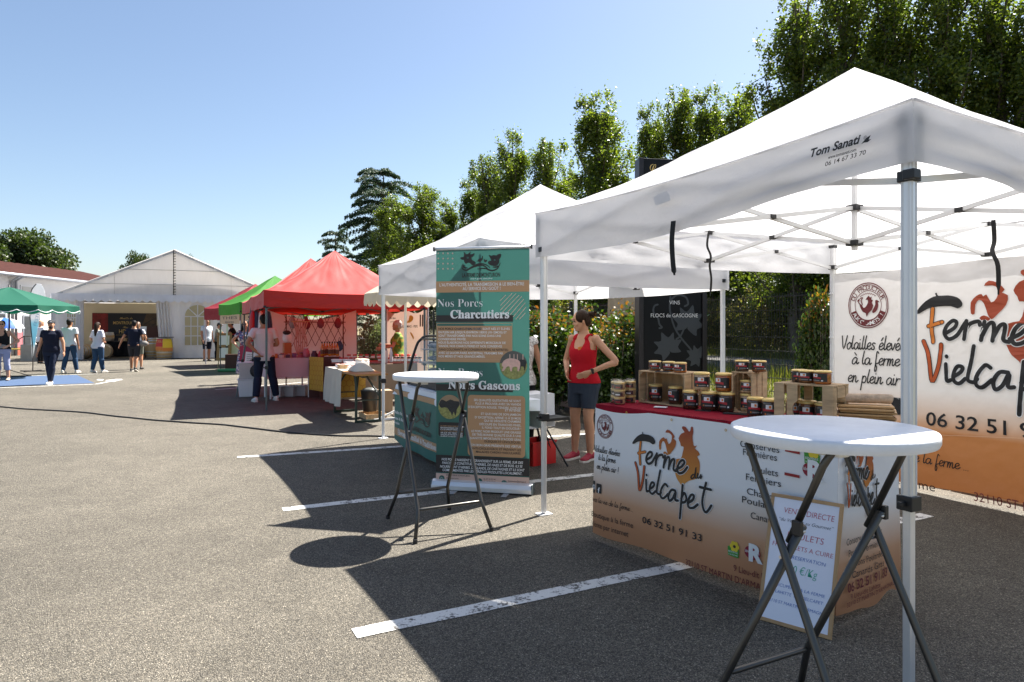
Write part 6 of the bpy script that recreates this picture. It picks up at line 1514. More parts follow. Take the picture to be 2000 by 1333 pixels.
MB().bar((-.2, 0, 1.63), (.2, 0, 1.63), .02, .02).build('dowel', m_crate, mc)
dl = thing('doll_display', 'small orange wooden display tower with a plush toy on top, left on the craft table', 'display', KM @ V((KL*.52, .30, .85)), KRZ)
MB().box((0, 0, .16), (.16, .14, .32)).build('tower', M('orange_wood', (.42, .13, .03), .6), dl, bevel=.008); MB().box((0, 0, .035), (.26, .2, .07)).build('plinth', m_crate, dl, bevel=.006)
MB().ell((0, 0, .43), (.10, .09, .12)).build('plush_body', m_jw, dl, smooth=True); MB().ell((-.02, -.05, .54), (.085, .07, .05)).build('plush_cap', m_blk, dl, smooth=True)
cols = [M('mixed_pink', (.5, .12, .18), .6), M('mixed_dark', (.06, .02, .05), .6), M('mixed_orange', (.5, .2, .05), .6), M('mixed_violet', (.2, .08, .2), .6), M('mixed_white', (.7, .65, .65), .6)]
for i in range(14):
    k = (.055, .07, .09)[i % 3]; p = KM @ V((.05+KL*(i/14.), .10+.16*(i % 2), .855))
    t = thing('trinket_box', 'small coloured trinket box in the row along the front of the craft table', 'box', p, KRZ+i, 'trinkets on the craft table')
    MB().box((0, 0, k/2), (.085, .07, k)).build('box_body', cols[i % 5], t, bevel=.006); MB().box((0, 0, k+.006), (.09, .075, .012)).build('lid', cols[(i+2) % 5], t, bevel=.003)
for i, (px, m) in enumerate(((598, cols[0]), (614, cols[1]), (627, m_rlid))): 
    t = thing('glass_lantern', ('pink', 'black', 'red')[i]+' little glass lantern at the right end of the craft table', 'lantern', g0(px, 14.6)+V((0, 0, .855 if i == 0 else .80)), 0)
    MB().lathe([(.05, 0), (.07, .03), (.07, .13), (.045, .17), (.045, .20)], n=14).build('lantern_body', m, t, smooth=True); MB().lathe([(.05, .20), (.05, .215)], n=14).build('rim', m_wfr, t)
tag(MB().box((0, 0, .40), (.4, .3, .80)).build('side_box', MATS['dark_wood_box'], loc=g0(622, 14.75), rz=.3), 'dark box at the right end of the craft table under the lanterns', 'box')
m_clr = M('clear_plastic_box', (.50, .46, .46), .25, coat=.4)
for i, (px, d, nm) in enumerate(((544, 14.75, 'left'), (569, 14.85, 'middle'), (592, 14.95, 'right'))):
    t = thing('storage_box', nm+' of the three translucent storage boxes under the pink table', 'box', g0(px, d), KRZ, 'storage boxes under the pink table')
    MB().lathe([(.15, 0), (.165, .22)], n=4).build('tub', m_clr, t, bevel=.01); MB().box((0, 0, .23), (.25, .25, .02), rotz(pi/4*0)).build('lid', m_jw, t, bevel=.004)
def stor(label, loc, rz, L, D, H, mat, lidm):
    t = thing('storage_box', label, 'box', loc, rz)
    MB().loft([[V((sx*L*k/2, sy*D*k/2, z)) for sx, sy in ((-1, -1), (1, -1), (1, 1), (-1, 1))] for k, z in ((.88, 0), (1, H-.02))]).build('tub', mat, t, bevel=.01); MB().box((0, 0, H-.008), (L*1.04, D*1.04, .02)).build('lid', lidm, t, bevel=.004)
ls_ = g0(487, 14.9)
stor('white storage box at the bottom of the pair beside the red canopy legs', ls_, .35, .46, .40, .38, m_jw, m_jw); stor('translucent storage box stacked on the white one beside the red canopy legs', ls_+V((0, 0, .385)), .38, .45, .40, .36, M('frosted_plastic', (.55, .53, .52), .3), m_jw)
tag(MB().ell((0, 0, .14), (.17, .12, .16)).build('black_bag', M('black_bag_cloth', (.015, .014, .018), .7), loc=ls_+V((.22, -.1, .42)), rz=.3, smooth=True), 'black cloth bag slumped on the stacked storage boxes', 'bag')
sc_ = thing('hanging_clothes', 'bundle of red and blue patterned scarves hanging behind the man in the pale shirt', 'clothes', r1(.12, 2.6), radians(25))
for i in range(5): MB().tube(cat([(-.16+i*.08, 0, 1.85), (-.18+i*.09, .03*sin(i*2), 1.5), (-.16+i*.08, 0, 1.2)], 5), [.02, .04, .05, .055, .06, .06, .06, .06, .06, .055, .04], 8).build('scarf', (m_rlid, MATS['navy_fabric'], m_jw, MATS['mauve_fabric'], MATS['navy_fabric'])[i], sc_, smooth=True)
# far stalls: red cloth, papers, boards
hang('red_cloth', 'dark red cloth with a white paper on it, left of the red canopy legs', g0(468, 17.6), g0(500, 17.2), .28, 1.02, M('crimson_cloth', (.34, .01, .05), .8), 'tablecloth')
pcx = thing('paper_notice', 'white handwritten paper on the dark red cloth', 'notice', g0(479, 16.9), .0); MB().box((.12, 0, .72), (.25, .006, .33), Matrix.Rotation(.12, 4, 'Y')).build('sheet', m_wpr, pcx); p9 = LPanel(pcx); p9.lift = .008
for i in range(5): p9.strokes('handwriting', mbk, [[(.04+.012*k, .83-i*.05+.008*(-1)**k) for k in range(14)]], .006, sm=2)
eb = thing('easel_board', 'cardboard easel board with two papers at the far end of the row', 'sign', g0(436, 25.6), .12)
eb.rotation_euler = (radians(-10), 0, .15)
MB().box((0, 0, .78), (.52, .03, 1.05)).build('board', M('cork', (.33, .2, .09), .9, var=.2, scale=30), eb); MB().box((0, -.02, 1.03), (.36, .008, .36)).build('paper', m_wpr, eb); MB().box((0, -.02, .55), (.30, .008, .38)).build('paper', m_wpr, eb)
for x in (-.2, .2): MB().bar((x, .02, 0), (x*.6, .02, .8), .03, .03).build('leg', m_crate, eb)
tag(MB().tube([(-.45, 0, .05), (.45, .0, .05)], .05, 8).tube([(-.4, .12, .05), (.5, .12, .06)], .05, 8).build('rolled_mat', M('green_mat', (.05, .25, .10), .7), loc=g0(452, 23), smooth=True), 'rolled green and yellow mats lying on the asphalt at the foot of the far stall', 'mat')
drape('white_tablecloth', 'white tablecloth of the far stall behind the woman in the floral dress', None, 1.7, .7, .95, m_wcl, (.5, .3, .3, .3), .35, .03, loc=g0(437, 25.9), seed=11)
tag(MB().box((0, 0, .27), (.55, .5, .52)).build('dark_box', MATS['dark_wood_box'], loc=g0(457, 24.6), rz=.3, bevel=.01), 'dark wooden chest under the far stall table', 'box')
for i in range(6): bottle('small dark bottle with white label on the far stall table', g0(446+i*2.3, 26.2)+V((0, 0, .955)), .30, .045, m_blid, m_rlid, 'bottles on the far stall table')
tag(MB().lathe([(.001, .16), (.09, .14), (.12, .07), (.12, 0)], n=14).build('metal_cloche', m_alu, loc=g0(434, 26.0)+V((0, 0, .95)), smooth=True), 'shiny round metal lid on the far stall table', 'lid')
# ---------------------------------------------------------------- people
m_skin = M('skin', (.52, .27, .165), .5, var=.08, scale=12, spec=.4); m_skin2 = M('tanned_skin', (.38, .18, .10), .5, var=.08, scale=12, spec=.4)
m_hbr = M('dark_brown_hair', (.030, .016, .010), .6, bump=.5, bscale=120, stretch=(1, 1, .15), spec=.15); m_hbk = M('black_hair', (.010, .008, .008), .6, bump=.5, bscale=120, stretch=(1, 1, .15), spec=.15); m_hgr = M('grey_hair', (.42, .36, .33), .6, bump=.5, bscale=90)
m_eye = M('eye_dark', (.02, .015, .012), .25); m_lip = M('lip', (.38, .12, .10), .5)
APPLY = []
def remesh(ob, vox, it=3):
    md = ob.modifiers.new('r', 'REMESH'); md.mode = 'VOXEL'; md.voxel_size = vox; md.use_smooth_shade = True
    if it: s = ob.modifiers.new('s', 'SMOOTH'); s.factor = .5; s.iterations = it
    APPLY.append(ob); return ob
MALE = [(.80,.135,.105,.0),(.87,.165,.118,.0),(.93,.168,.120,.0),(1.02,.155,.112,-.004),(1.12,.155,.110,-.006),(1.25,.172,.118,-.008),(1.34,.180,.110,0),(1.40,.150,.090,.008),(1.44,.085,.068,.012),(1.48,.058,.058,.008),(1.55,.054,.058,-.002)]
FEM = [(.80,.150,.115,.006),(.87,.178,.126,.008),(.93,.172,.122,.004),(1.02,.142,.104,-.002),(1.10,.132,.100,-.004),(1.20,.148,.122,-.018),(1.27,.152,.118,-.016),(1.34,.152,.096,.004),(1.40,.122,.078,.010),(1.44,.068,.058,.012),(1.48,.050,.052,.008),(1.55,.047,.052,-.002)]
def tor(T, z):
    if z <= T[0][0]: return T[0][1:]
    for a, b in zip(T, T[1:]):
        if z <= b[0]:
            t = (z-a[0])/(b[0]-a[0]); return tuple(a[i]+(b[i]-a[i])*t for i in (1, 2, 3))
    return T[-1][1:]
ARM = {'hang': ((.225, .03, 1.12), (.235, -.06, .87)), 'back': ((.235, .11, 1.13), (.25, .13, .89)), 'fwd': ((.235, -.07, 1.13), (.23, -.25, .97)), 'hip': ((.40, .05, 1.12), (.195, -.11, 1.00)), 'hipb': ((.39, .14, 1.14), (.16, .13, 1.0)),
       'belly': ((.25, .02, 1.13), (.06, -.20, 1.06)), 'out': ((.30, .0, 1.13), (.34, -.12, .90)), 'reach': ((.26, -.20, 1.18), (.20, -.46, 1.12)), 'hold': ((.24, -.04, 1.13), (.13, -.29, 1.22))}
LEG = {'st': ((.098, -.012, .48), (.102, .012, .085)), 'f': ((.09, -.15, .495), (.08, -.20, .088)), 'b': ((.085, .03, .47), (.085, .27, .125)), 'w': ((.14, -.01, .48), (.19, .0, .085)), 'm': ((.09, -.03, .48), (.088, .03, .085))}
def person(label, loc, yaw, h=1.72, fem=False, g=1.0, skin=None, arms=('hang', 'hang'), legs=('st', 'st'), top=None, sleeve=.55, hem=.86, neck=1.435, tank=False, bot=None, botz=.10, dress=None, shoe=None, sole=None, hair=('short', None), cap=None, head=(0, 0), lean=(0, 0), vox=.011, face=True, glasses=False, group='people at the market', sockz=None, beard=None, botw=1.0, belt=None, bare=False):
    skin = skin or m_skin; k = h/1.72
    t = thing('person', label, 'person', loc, yaw, group); t.scale = (k, k, k)
    T = FEM if fem else MALE
    LN = lambda p: V((p[0]+lean[0]*max(0, p[2]-.9), p[1]+lean[1]*max(0, p[2]-.9), p[2]))
    def ring(z, o=0, sx=1, n=24):
        rx, ry, yo = tor(T, z); rx = rx*(g if z < 1.38 else 1)*sx+o; ry = ry*(g if z < 1.38 else 1)+o
        return [LN((rx*cos(a)*(1-.0*abs(sin(a))), yo+ry*sin(a), z)) for a in [2*pi*i/n for i in range(n)]]
    HM = Matrix.Translation(LN((0, 0, 1.47))) @ rotz(radians(head[0])) @ Matrix.Rotation(radians(head[1]), 4, 'X') @ Matrix.Translation((0, 0, -1.47))
    sh_w = .182 if not fem else .160
    ARMS = []
    for s, a in zip((-1, 1), arms):
        e, w_ = ARM[a] if isinstance(a, str) else a
        S_ = V((s*sh_w, .008, 1.385)); ARMS.append((s, LN(S_), LN((s*e[0], e[1], e[2])), LN((s*w_[0], w_[1], w_[2]))))
    LEGS = []
    for s, l in zip((-1, 1), legs):
        kn, an = LEG[l] if isinstance(l, str) else l
        LEGS.append((s, V((s*.088*g, .0, .86)), V((s*kn[0], kn[1], kn[2])), V((s*an[0], an[1], an[2]))))
    ar = (.046, .040, .036, .034, .024) if fem else (.052, .047, .041, .038, .028); ag = 1+(g-1)*.6
    lr = (.090, .074, .055, .056, .034) if fem else (.088, .073, .056, .056, .037)
    def armpath(S_, E, W): return [S_, S_.lerp(E, .5), E, E.lerp(W, .28), W]
    def legpath(H_, K, A):
        c = K.lerp(A, .32)+V((0, .014, 0)); return [H_, H_.lerp(K, .5)+V((0, -.008, 0)), K, c, A]
    b = MB()
    b.loft([ring(z) for z, *_ in T])
    # head
    hd = [(1.490,.030,.034,-.050),(1.502,.044,.052,-.038),(1.525,.056,.072,-.022),(1.555,.063,.086,-.010),(1.585,.068,.094,-.004),(1.615,.071,.097,.0),(1.645,.071,.096,.003),(1.675,.064,.086,.006),(1.70,.046,.062,.008),(1.714,.018,.026,.008)]
    b.loft([[HM @ V((rx*cos(a)*(1-.12*max(0, -sin(a))**2), yo+ry*sin(a), z)) for a in [2*pi*i/20 for i in range(20)]] for z, rx, ry, yo in hd])
    b.loft([[HM @ V((x*w_, y, z)) for x, y in ((-1, -.075), (0, yt), (1, -.075), (0, -.06))] for z, w_, yt in ((1.626, .007, -.094), (1.598, .010, -.106), (1.578, .017, -.122), (1.566, .016, -.112), (1.560, .010, -.090))])
    b.ell(HM @ V((0, -.088, 1.536)), (.022, .016, .013)); b.ell(HM @ V((0, -.080, 1.503)), (.020, .018, .014)); b.ell(HM @ V((0, -.086, 1.632)), (.05, .014, .012))
    for s in (-1, 1): b.ell(HM @ V((s*.071, .006, 1.588)), (.010, .020, .032)); b.ell(HM @ V((s*.035, -.072, 1.57)), (.024, .02, .022))
    # arms and hands
    for s, S_, E, W in ARMS:
        b.tube(cat(armpath(S_, E, W), 4), [r*ag for r in np.interp(np.linspace(0, 4, 17), range(5), ar)], 12); b.ell(S_, (ar[0]*1.12*ag,)*3)
        d = (W-E).normalized(); up = V((0, 0, 1)); inn = V((-s, 0, 0)); pn_ = (inn-d*inn.dot(d)); pn_ = pn_.normalized() if pn_.length > .2 else V((0, -1, 0))
        q = d.cross(pn_)*s                                # across the palm, towards the thumb
        if q.y > 0 and abs(d.z) > .5: q = -q
        P0 = W+d*.01; ctr = W+d*.052
        b.loft([[P0+d*l+q*(w_*cos(a))+pn_*(th*sin(a)) for a in [2*pi*i/10 for i in range(10)]] for l, w_, th in ((-.015, .026, .021), (.012, .033, .018), (.05, .042, .016), (.085, .041, .013), (.094, .03, .008))])
        fr = .0088
        for i, (o, L) in enumerate(((.030, .070), (.010, .080), (-.010, .074), (-.029, .058))):
            base = P0+d*.085+q*o; c = .35+.12*i
            p1 = base+(d*cos(c*.5)+pn_*sin(c*.5)+q*o*1.5)*L*.42; p2 = p1+(d*cos(c)+pn_*sin(c))*L*.32; p3 = p2+(d*cos(c*1.6)+pn_*sin(c*1.6))*L*.28
            b.tube([base-d*.02, base, p1, p2, p3], [fr, fr, fr*.95, fr*.88, fr*.7], 8)
        tb_ = P0+d*.022+q*.028; b.tube([tb_-q*.012, tb_+q*.012+d*.012+pn_*.006, tb_+q*.024+d*.038+pn_*.012, tb_+q*.028+d*.060+pn_*.018], [.013, .012, .010, .008], 8)
    for s, H_, K, A in LEGS:
        P = cat(legpath(H_, K, A), 4); b.tube(P, [r*(1+(g-1)*.6) for r in np.interp(np.linspace(0, 4, 17), range(5), lr)], 14); b.ell(H_+V((0, .02, .02)), (.10*g, .11*g, .09))
        b.tube([A, A+V((0, -.02, -.045)), A+V((0, -.11, -.06))], [.036, .036, .03], 10)
    remesh(b.build('body', skin, t, smooth=True), vox if vox > .009 else vox)
    # clothes
    if top:
        m = MB(); o = .010+(.006 if not fem else .004)
        zs = [z for z in np.linspace(hem, min(neck, 1.34), 9)]
        R = [ring(z, o+(.012 if z < 1.0 else 0)*(1 if not tank else .3)) for z in zs]
        if not tank:
            for z, oo in ((1.385, .010), (1.415, .008), (neck, .004)):
                if z > zs[-1]: R.append(ring(z, oo))
        else:
            NA = 56; A_ = [2*pi*i/NA for i in range(NA)]
            def topz_(a):
                c, q = abs(cos(a)), sin(a)
                st = math.exp(-((c-.62)/.20)**2)                  # over the shoulders
                arm_ = 1/(1+math.exp(-(c-.86)*40))               # arm holes
                neckz = 1.275 if q < 0 else 1.37
                return (neckz+(1.425-neckz)*st)*(1-arm_)+1.262*arm_
            def pt(a, z, o):
                r0 = ring(z, o, n=NA)
                return r0[int(round(a/(2*pi)*NA)) % NA]
            NZ = 12; zz_ = [[hem+(topz_(a)-hem)*(j/NZ) for a in A_] for j in range(NZ+1)]
            cache = {}
            def rp(i, z, o):
                rx, ry, yo = tor(T, z); rx = rx*(g if z < 1.38 else 1)+o; ry = ry*(g if z < 1.38 else 1)+o
                return LN((rx*cos(A_[i]), yo+ry*sin(A_[i]), z))
            lower = lambda z: .012+.014*max(0, (1.0-z)/.12)
            R = [[rp(i, zz_[j][i], lower(zz_[j][i])) for i in range(NA)] for j in range(NZ+1)]+[[rp(i, zz_[j][i], -.022) for i in range(NA)] for j in range(NZ, -1, -1)]
            R = R+[R[0]]
        m.loft(R, cap=not tank)
        for s, S_, E, W in ARMS:
            if tank:
                x = s*.088; 
                m.tube(cat([LN((x*.86, -.075, 1.385)), LN((x*.90, -.035, 1.425)), LN((x*.90, .02, 1.435)), LN((x*.88, .06, 1.40)), LN((x*.88, .085, 1.36))], 5), .026, 8, flat=.45, ref=(0, 0, 1))
            elif sleeve > 0:
                P = cat(armpath(S_, E, W), 8); nn = max(4, int(len(P)*sleeve*.5)) if sleeve <= 1 else min(len(P)-2, int(len(P)*(.5+.5*(sleeve-1))))
                m.tube([S_.lerp(LN((0, .01, 1.38)), .45)]+P[:nn], [ar[0]*ag+.012]+[ar[0]*ag+.016-.0*i for i in range(nn)], 12); m.ell(S_, (ar[0]*ag+.018,)*3)
        remesh(m.build('top', top, t, smooth=True), max(.008, vox*.95), 2)
    if bot:
        m = MB(); m.loft([ring(z, .010) for z in np.linspace(.765, min(hem+.08, 1.02) if not tank else .95, 7)])
        for s, H_, K, A in LEGS:
            P = cat(legpath(H_, K, A), 8); kk = [p for p in P if p.z >= botz-.005]
            if len(kk) < len(P):
                p1, p2 = kk[-1], P[len(kk)]; kk.append(p1.lerp(p2, (p1.z-botz)/(p1.z-p2.z+1e-6)))
            rr = [r*(1+(g-1)*.6)*botw+.013+(.008 if i > len(kk)*.55 and botz < .3 else 0) for i, r in enumerate(np.interp(np.linspace(0, 4, len(P)), range(5), lr))][:len(kk)]
            if len(rr) < len(kk): rr.append(rr[-1])
            m.tube(kk, rr, 14); m.ell(H_+V((0, .015, .0)), (.105*g, .118*g, .10))
        remesh(m.build('shorts' if botz > .3 else 'trousers', bot, t, smooth=True), max(.009, vox*.95), 2)
        if belt: MB().loft([ring(z, .015) for z in (hem+.02, hem+.05)], cap=False).build('belt', belt, t, smooth=True)
    if dress:
        m = MB(); m.loft([[LN((rx*cos(a)*(1+.05*sin(5*a)*(z < .7)), .006+ry*sin(a), z)) for a in [2*pi*i/24 for i in range(24)]] for z, rx, ry in ((.28, .27, .24), (.5, .25, .21), (.72, .215, .17), (.88, .20, .145), (.95, .18, .135))]+[ring(z, .014) for z in np.linspace(1.02, 1.34, 6)]+[ring(1.385, .010), ring(1.40, .004)])
        for s, S_, E, W in ARMS: m.tube(armpath(S_, E, W)[:2], [ar[0]+.018]*2, 12); m.ell(S_, (ar[0]+.018,)*3)
        remesh(m.build('dress', dress, t, smooth=True), max(.01, vox), 2)
    # shoes
    for s, H_, K, A in LEGS:
        dz = A.z-.085; pit = min(.9, max(0, dz*7)); c = A+V((0, 0, -.085+.0))
        Mx = Matrix.Translation(A) @ Matrix.Rotation(pit, 4, 'X') @ Matrix.Translation((0, 0, -.085))
        m = MB(); m.loft([[Mx @ V((w_*cos(a)+s*.012*(l < -.1), l, max(.012, zc+hh*sin(a)))) for a in [2*pi*i/14 for i in range(14)]] for l, w_, zc, hh in ((.068, .022, .045, .03), (.055, .034, .05, .042), (.02, .038, .055, .045), (-.05, .041, .045, .038), (-.11, .048, .034, .026), (-.155, .044, .028, .020), (-.185, .026, .022, .012))])
        so_ = m.build('shoe', shoe or m_jw, t, smooth=True)
        if sole is not None:
            MB().loft([[Mx @ V((x+s*.012*(l < -.1), l, z)) for x, z in ((-w_, 0), (w_, 0), (w_, .020), (-w_, .020))] for l, w_ in ((.075, .024), (.06, .038), (0, .042), (-.06, .046), (-.12, .053), (-.165, .048), (-.198, .026))]).build('sole', sole, so_)
        if sockz: MB().tube([A+V((0, 0, -.02)), A+V((0, .003, sockz))], [.045, .046], 10).build('sock', m_jw, t, smooth=True)
    # hair, cap, face
    st, hm_ = hair
    if hm_:
        m = MB()
        if st == 'bald': m.loft([[HM @ V((rx*cos(a), .012+ry*sin(a)*(1 if sin(a) > -.1 else .3), z)) for a in [2*pi*i/16 for i in range(16)]] for z, rx, ry in ((1.56, .070, .085), (1.60, .076, .098), (1.64, .075, .095), (1.655, .06, .08))])
        else:
            m.ell(HM @ V((0, .016, 1.632)), (.079, .100, .093), n=18, m=12)
            m.ell(HM @ V((0, .045, 1.585)), (.068, .068, .075))
            if st in ('long', 'tail'): 
                L = .42 if st == 'long' else .2
                m.tube(cat([HM @ V((0, .05, 1.64)), HM @ V((0, .09, 1.52)), HM @ V((0, .10, 1.40)), HM @ V((0, .105, 1.66-L-.02))], 4), [.070, .074, .076, .074, .072, .07, .068, .064, .06, .056, .05, .044, .03], 12)
            if st == 'longside':
                for s in (-1, 1): m.tube(cat([HM @ V((s*.055, .02, 1.64)), HM @ V((s*.085, .02, 1.52)), HM @ V((s*.095, .0, 1.40)), HM @ V((s*.09, -.03, 1.30))], 4), [.04]*6+[.042]*3+[.038]*2+[.03, .015], 10)
                m.tube([HM @ V((0, .07, 1.6)), HM @ V((0, .10, 1.35))], [.07, .06], 10)
            if st == 'bun': m.ell(HM @ V((0, .135, 1.640)), (.042, .036, .040)); m.ell(HM @ V((0, .105, 1.655)), (.03, .03, .025)); m.tube(cat([HM @ V((.02, .16, 1.66)), HM @ V((.05, .17, 1.69)), HM @ V((.03, .16, 1.62))], 3), .008, 6)
        remesh(m.build('hair', hm_, t, smooth=True), max(.006, vox*.7), 2)
    if cap:
        c = MB().ell(HM @ V((0, .010, 1.648)), (.082, .104, .078), n=18, m=10).build('cap', cap, t, smooth=True)
        if st != 'hat': 
            MB().loft([[HM @ V((x*.075, -.075-y*.085*(1-.35*x*x), 1.655-.018*y+zz)) for x in [-1+2*i/8 for i in range(9)]] + [HM @ V((x*.075, -.075-y*.085*(1-.35*x*x), 1.650-.018*y+zz)) for x in [1-2*i/8 for i in range(9)]] for y, zz in ((0, 0), (.5, .0), (1, -.004))]).build('visor', cap, c, smooth=True)
            MB().ell(HM @ V((0, -.094, 1.672)), (.024, .008, .016)).build('emblem', m_wpr, c)
    if beard:
        m = MB(); m.ell(HM @ V((0, -.062, 1.512)), (.058, .045, .032)); m.ell(HM @ V((0, -.092, 1.552)), (.03, .012, .008)); m.build('beard', beard, t, smooth=True)
    if face:
        for s in (-1, 1):
            if not glasses:
                MB().ell(HM @ V((s*.030, -.090, 1.606)), (.013, .007, .006)).build('eye', m_eye, t); MB().tube([HM @ V((s*.017, -.0985, 1.624)), HM @ V((s*.033, -.097, 1.628)), HM @ V((s*.048, -.086, 1.622))], .0035, 5).build('eyebrow', hm_ or m_hbk, t)
            else: MB().ell(HM @ V((s*.031, -.098, 1.606)), (.026, .008, .019)).build('sunglass_lens', m_eye, t)
        MB().tube([HM @ V((-.022, -.096, 1.537)), HM @ V((0, -.104, 1.538)), HM @ V((.022, -.096, 1.537))], [.003, .005, .003], 6).build('mouth', m_lip, t)
    return t, HM, ARMS, LN
def patt(name, base, cs, sc=26):
    m, t, b = newmat(name); L = t.links.new; tc = t.nodes.new('ShaderNodeTexCoord'); v = t.nodes.new('ShaderNodeTexVoronoi'); v.inputs['Scale'].default_value = sc; L(tc.outputs['Object'], v.inputs['Vector'])
    s = t.nodes.new('ShaderNodeSeparateXYZ'); L(v.outputs['Color'], s.inputs[0]); cr = t.nodes.new('ShaderNodeValToRGB'); cr.color_ramp.interpolation = 'CONSTANT'; L(s.outputs[0], cr.inputs[0])
    e = cr.color_ramp.elements; e[0].color = (*base, 1); e[1].position = .45; e[1].color = (*cs[0], 1)
    for i, c in enumerate(cs[1:]): k = e.new(.45+.5*(i+1)/len(cs)); k.color = (*c, 1)
    L(cr.outputs[0], b.inputs['Base Color']); b.inputs['Roughness'].default_value = .8; return m
def cl(name, c, **k): return M(name, c, .85, bump=.9, bscale=9, spec=.2, bdist=.03, stretch=(1, 1, .5), **k)
c_red = cl('red_jersey', (.46, .008, .018)); c_nsh = cl('navy_denim_shorts', (.035, .045, .065)); c_wht = cl('white_cotton', (.74, .74, .78)); c_lav = cl('lavender_cotton', (.60, .58, .68)); c_nav = cl('navy_cotton', (.010, .013, .028))
c_blk = cl('black_cotton', (.010, .010, .012)); c_jean = cl('blue_denim', (.030, .065, .13)); c_djean = cl('dark_denim', (.012, .018, .040)); c_lblu = cl('pale_blue_linen', (.50, .56, .62)); c_char = cl('charcoal_cotton', (.030, .030, .036)); c_grey = cl('grey_blue_capri', (.32, .33, .44)); c_pale = cl('pale_pink_linen', (.72, .66, .68), trans=.15); c_brn = cl('grey_green_cotton', (.16, .17, .14))
m_wsh = M('white_shoe', (.72, .70, .68), .5); m_bsh = M('black_shoe', (.015, .015, .016), .5); m_rsh = M('red_canvas_shoe', (.30, .012, .03), .7); m_sole = M('white_rubber_sole', (.68, .64, .58), .6); m_cap = M('black_cap_cloth', (.010, .010, .014), .8)
G = lambda px, py: gr(px, py)
D = radians
# woman in the red tank top: faces left, near hand on hip
wm, HM_, AR_, LN_ = person('woman in red tank top and dark shorts with her hand on her hip', gr(1140, 898), D(-40), 1.70, True, 1.04, m_skin, arms=(((.28, .05, 1.13), (.17, -.09, 1.0)), ((.395, .055, 1.135), (.175, -.125, 1.02))), legs=(((.105, -.02, .48), (.125, .0, .085)), ((.085, -.03, .48), (.075, .02, .085))), top=c_red, hem=.885, tank=True, bot=c_nsh, botz=.60, shoe=m_rsh, sole=m_sole, hair=('bun', m_hbr), head=(-42, 12), vox=.0065, botw=1.06)
mb = MB(); mb.grid(lambda u, v: LN_((.035+.05*u, -.146+.06*u-.02*(1-u), 1.262+.035*v+.01*u)), 4, 2); lg_ = mb.build('shirt_emblem', m_or, wm, fix=False)
W_ = AR_[1][3]; E_ = AR_[1][2]; d_ = (W_-E_).normalized(); MB().tube([W_-d_*.035, W_-d_*.010], .034, 14).build('watch_strap', m_blk, wm, smooth=True); MB().box(W_-d_*.022+V((.02, -.022, .014)), (.026, .026, .026), rotz(.6)).build('watch', m_eye, wm, bevel=.004)
for s, H_ in ((-1, 0), (1, 0)): pass
# hidden behind the roll-up
person('person in white patterned top and black trousers mostly hidden behind the green roll-up banner', at(1016, HOR, 7.95).xy.to_3d(), D(10), 1.66, True, 1.0, m_skin2, arms=('hang', ((.235, -.02, 1.12), (.27, -.10, .87))), top=patt('grey_speckled_cloth', (.55, .52, .5), [(.3, .28, .27), (.7, .68, .66)], 60), sleeve=.2, bot=c_blk, shoe=m_rsh, hair=('short', m_hbr), vox=.009, face=False)
# man in pale shirt
person('man in pale pink shirt and dark jeans standing by the near red canopy leg', gr(516, 784), D(-150), 1.77, False, 1.06, m_skin2, arms=('belly', ((.33, .13, 1.15), (.17, .16, .98))), legs=(((.16, -.03, .48), (.24, -.06, .085)), ((.11, -.05, .48), (.17, .06, .085))), top=c_pale, sleeve=.62, hem=.80, bot=c_djean, shoe=m_wsh, sole=m_sole, hair=('short', m_hbk), head=(12, 4), lean=(.03, .05), vox=.009, botw=1.05)
# seller in green
person('grey-haired seller in green and yellow blouse behind the honey jars', g0(778, 14.75), D(-88), 1.66, True, 1.14, m_skin2, arms=(((.22, -.05, 1.14), (.16, -.30, 1.16)), ((.24, -.08, 1.14), (.17, -.34, 1.10))), top=patt('green_yellow_print', (.06, .15, .01), [(.22, .22, .015), (.09, .20, .015), (.28, .20, .01)], 15), sleeve=.7, hem=.82, bot=c_blk, shoe=m_bsh, hair=('short', m_hgr), head=(0, 2), lean=(0, -.04), vox=.010)
# far row
person('man in pale blue shirt and navy shorts at the far end of the row', gr(404, 706), D(60), 1.86, False, 1.10, m_skin2, arms=('hang', ((.23, .0, 1.12), (.20, -.12, .9))), top=c_lblu, sleeve=.6, hem=.80, bot=c_nav, botz=.50, shoe=m_bsh, hair=('short', m_hbk), head=(-10, 14), vox=.013, botw=1.1)
person('person in grey green shirt and dark cap bending over the far stall', gr(424, 705), D(100), 1.72, False, 1.0, m_skin2, arms=('fwd', 'reach'), top=c_brn, hem=.82, bot=c_blk, shoe=m_bsh, hair=('short', m_hbk), cap=m_cap, head=(0, 14), lean=(0, -.12), vox=.013)
person('man in black t-shirt serving behind the far stall table', g0(459, 26.9), D(-62), 1.76, False, 1.04, m_skin2, arms=('reach', 'reach'), top=c_blk, hem=.82, bot=c_blk, shoe=m_bsh, hair=('short', m_hbk), head=(-6, 18), lean=(0, -.22), vox=.013)
person('smiling woman in floral dress and sunglasses beside the dark red cloth', g0(480, 18.2), D(4), 1.70, True, 1.05, m_skin, arms=(((.37, .05, 1.15), (.20, -.06, .99)), 'hang'), dress=patt('floral_cloth', (.06, .07, .16), [(.62, .56, .55), (.42, .08, .08), (.10, .14, .32), (.6, .5, .48)], 24), shoe=m_bsh, hair=('longside', m_hbk), glasses=True, vox=.011)
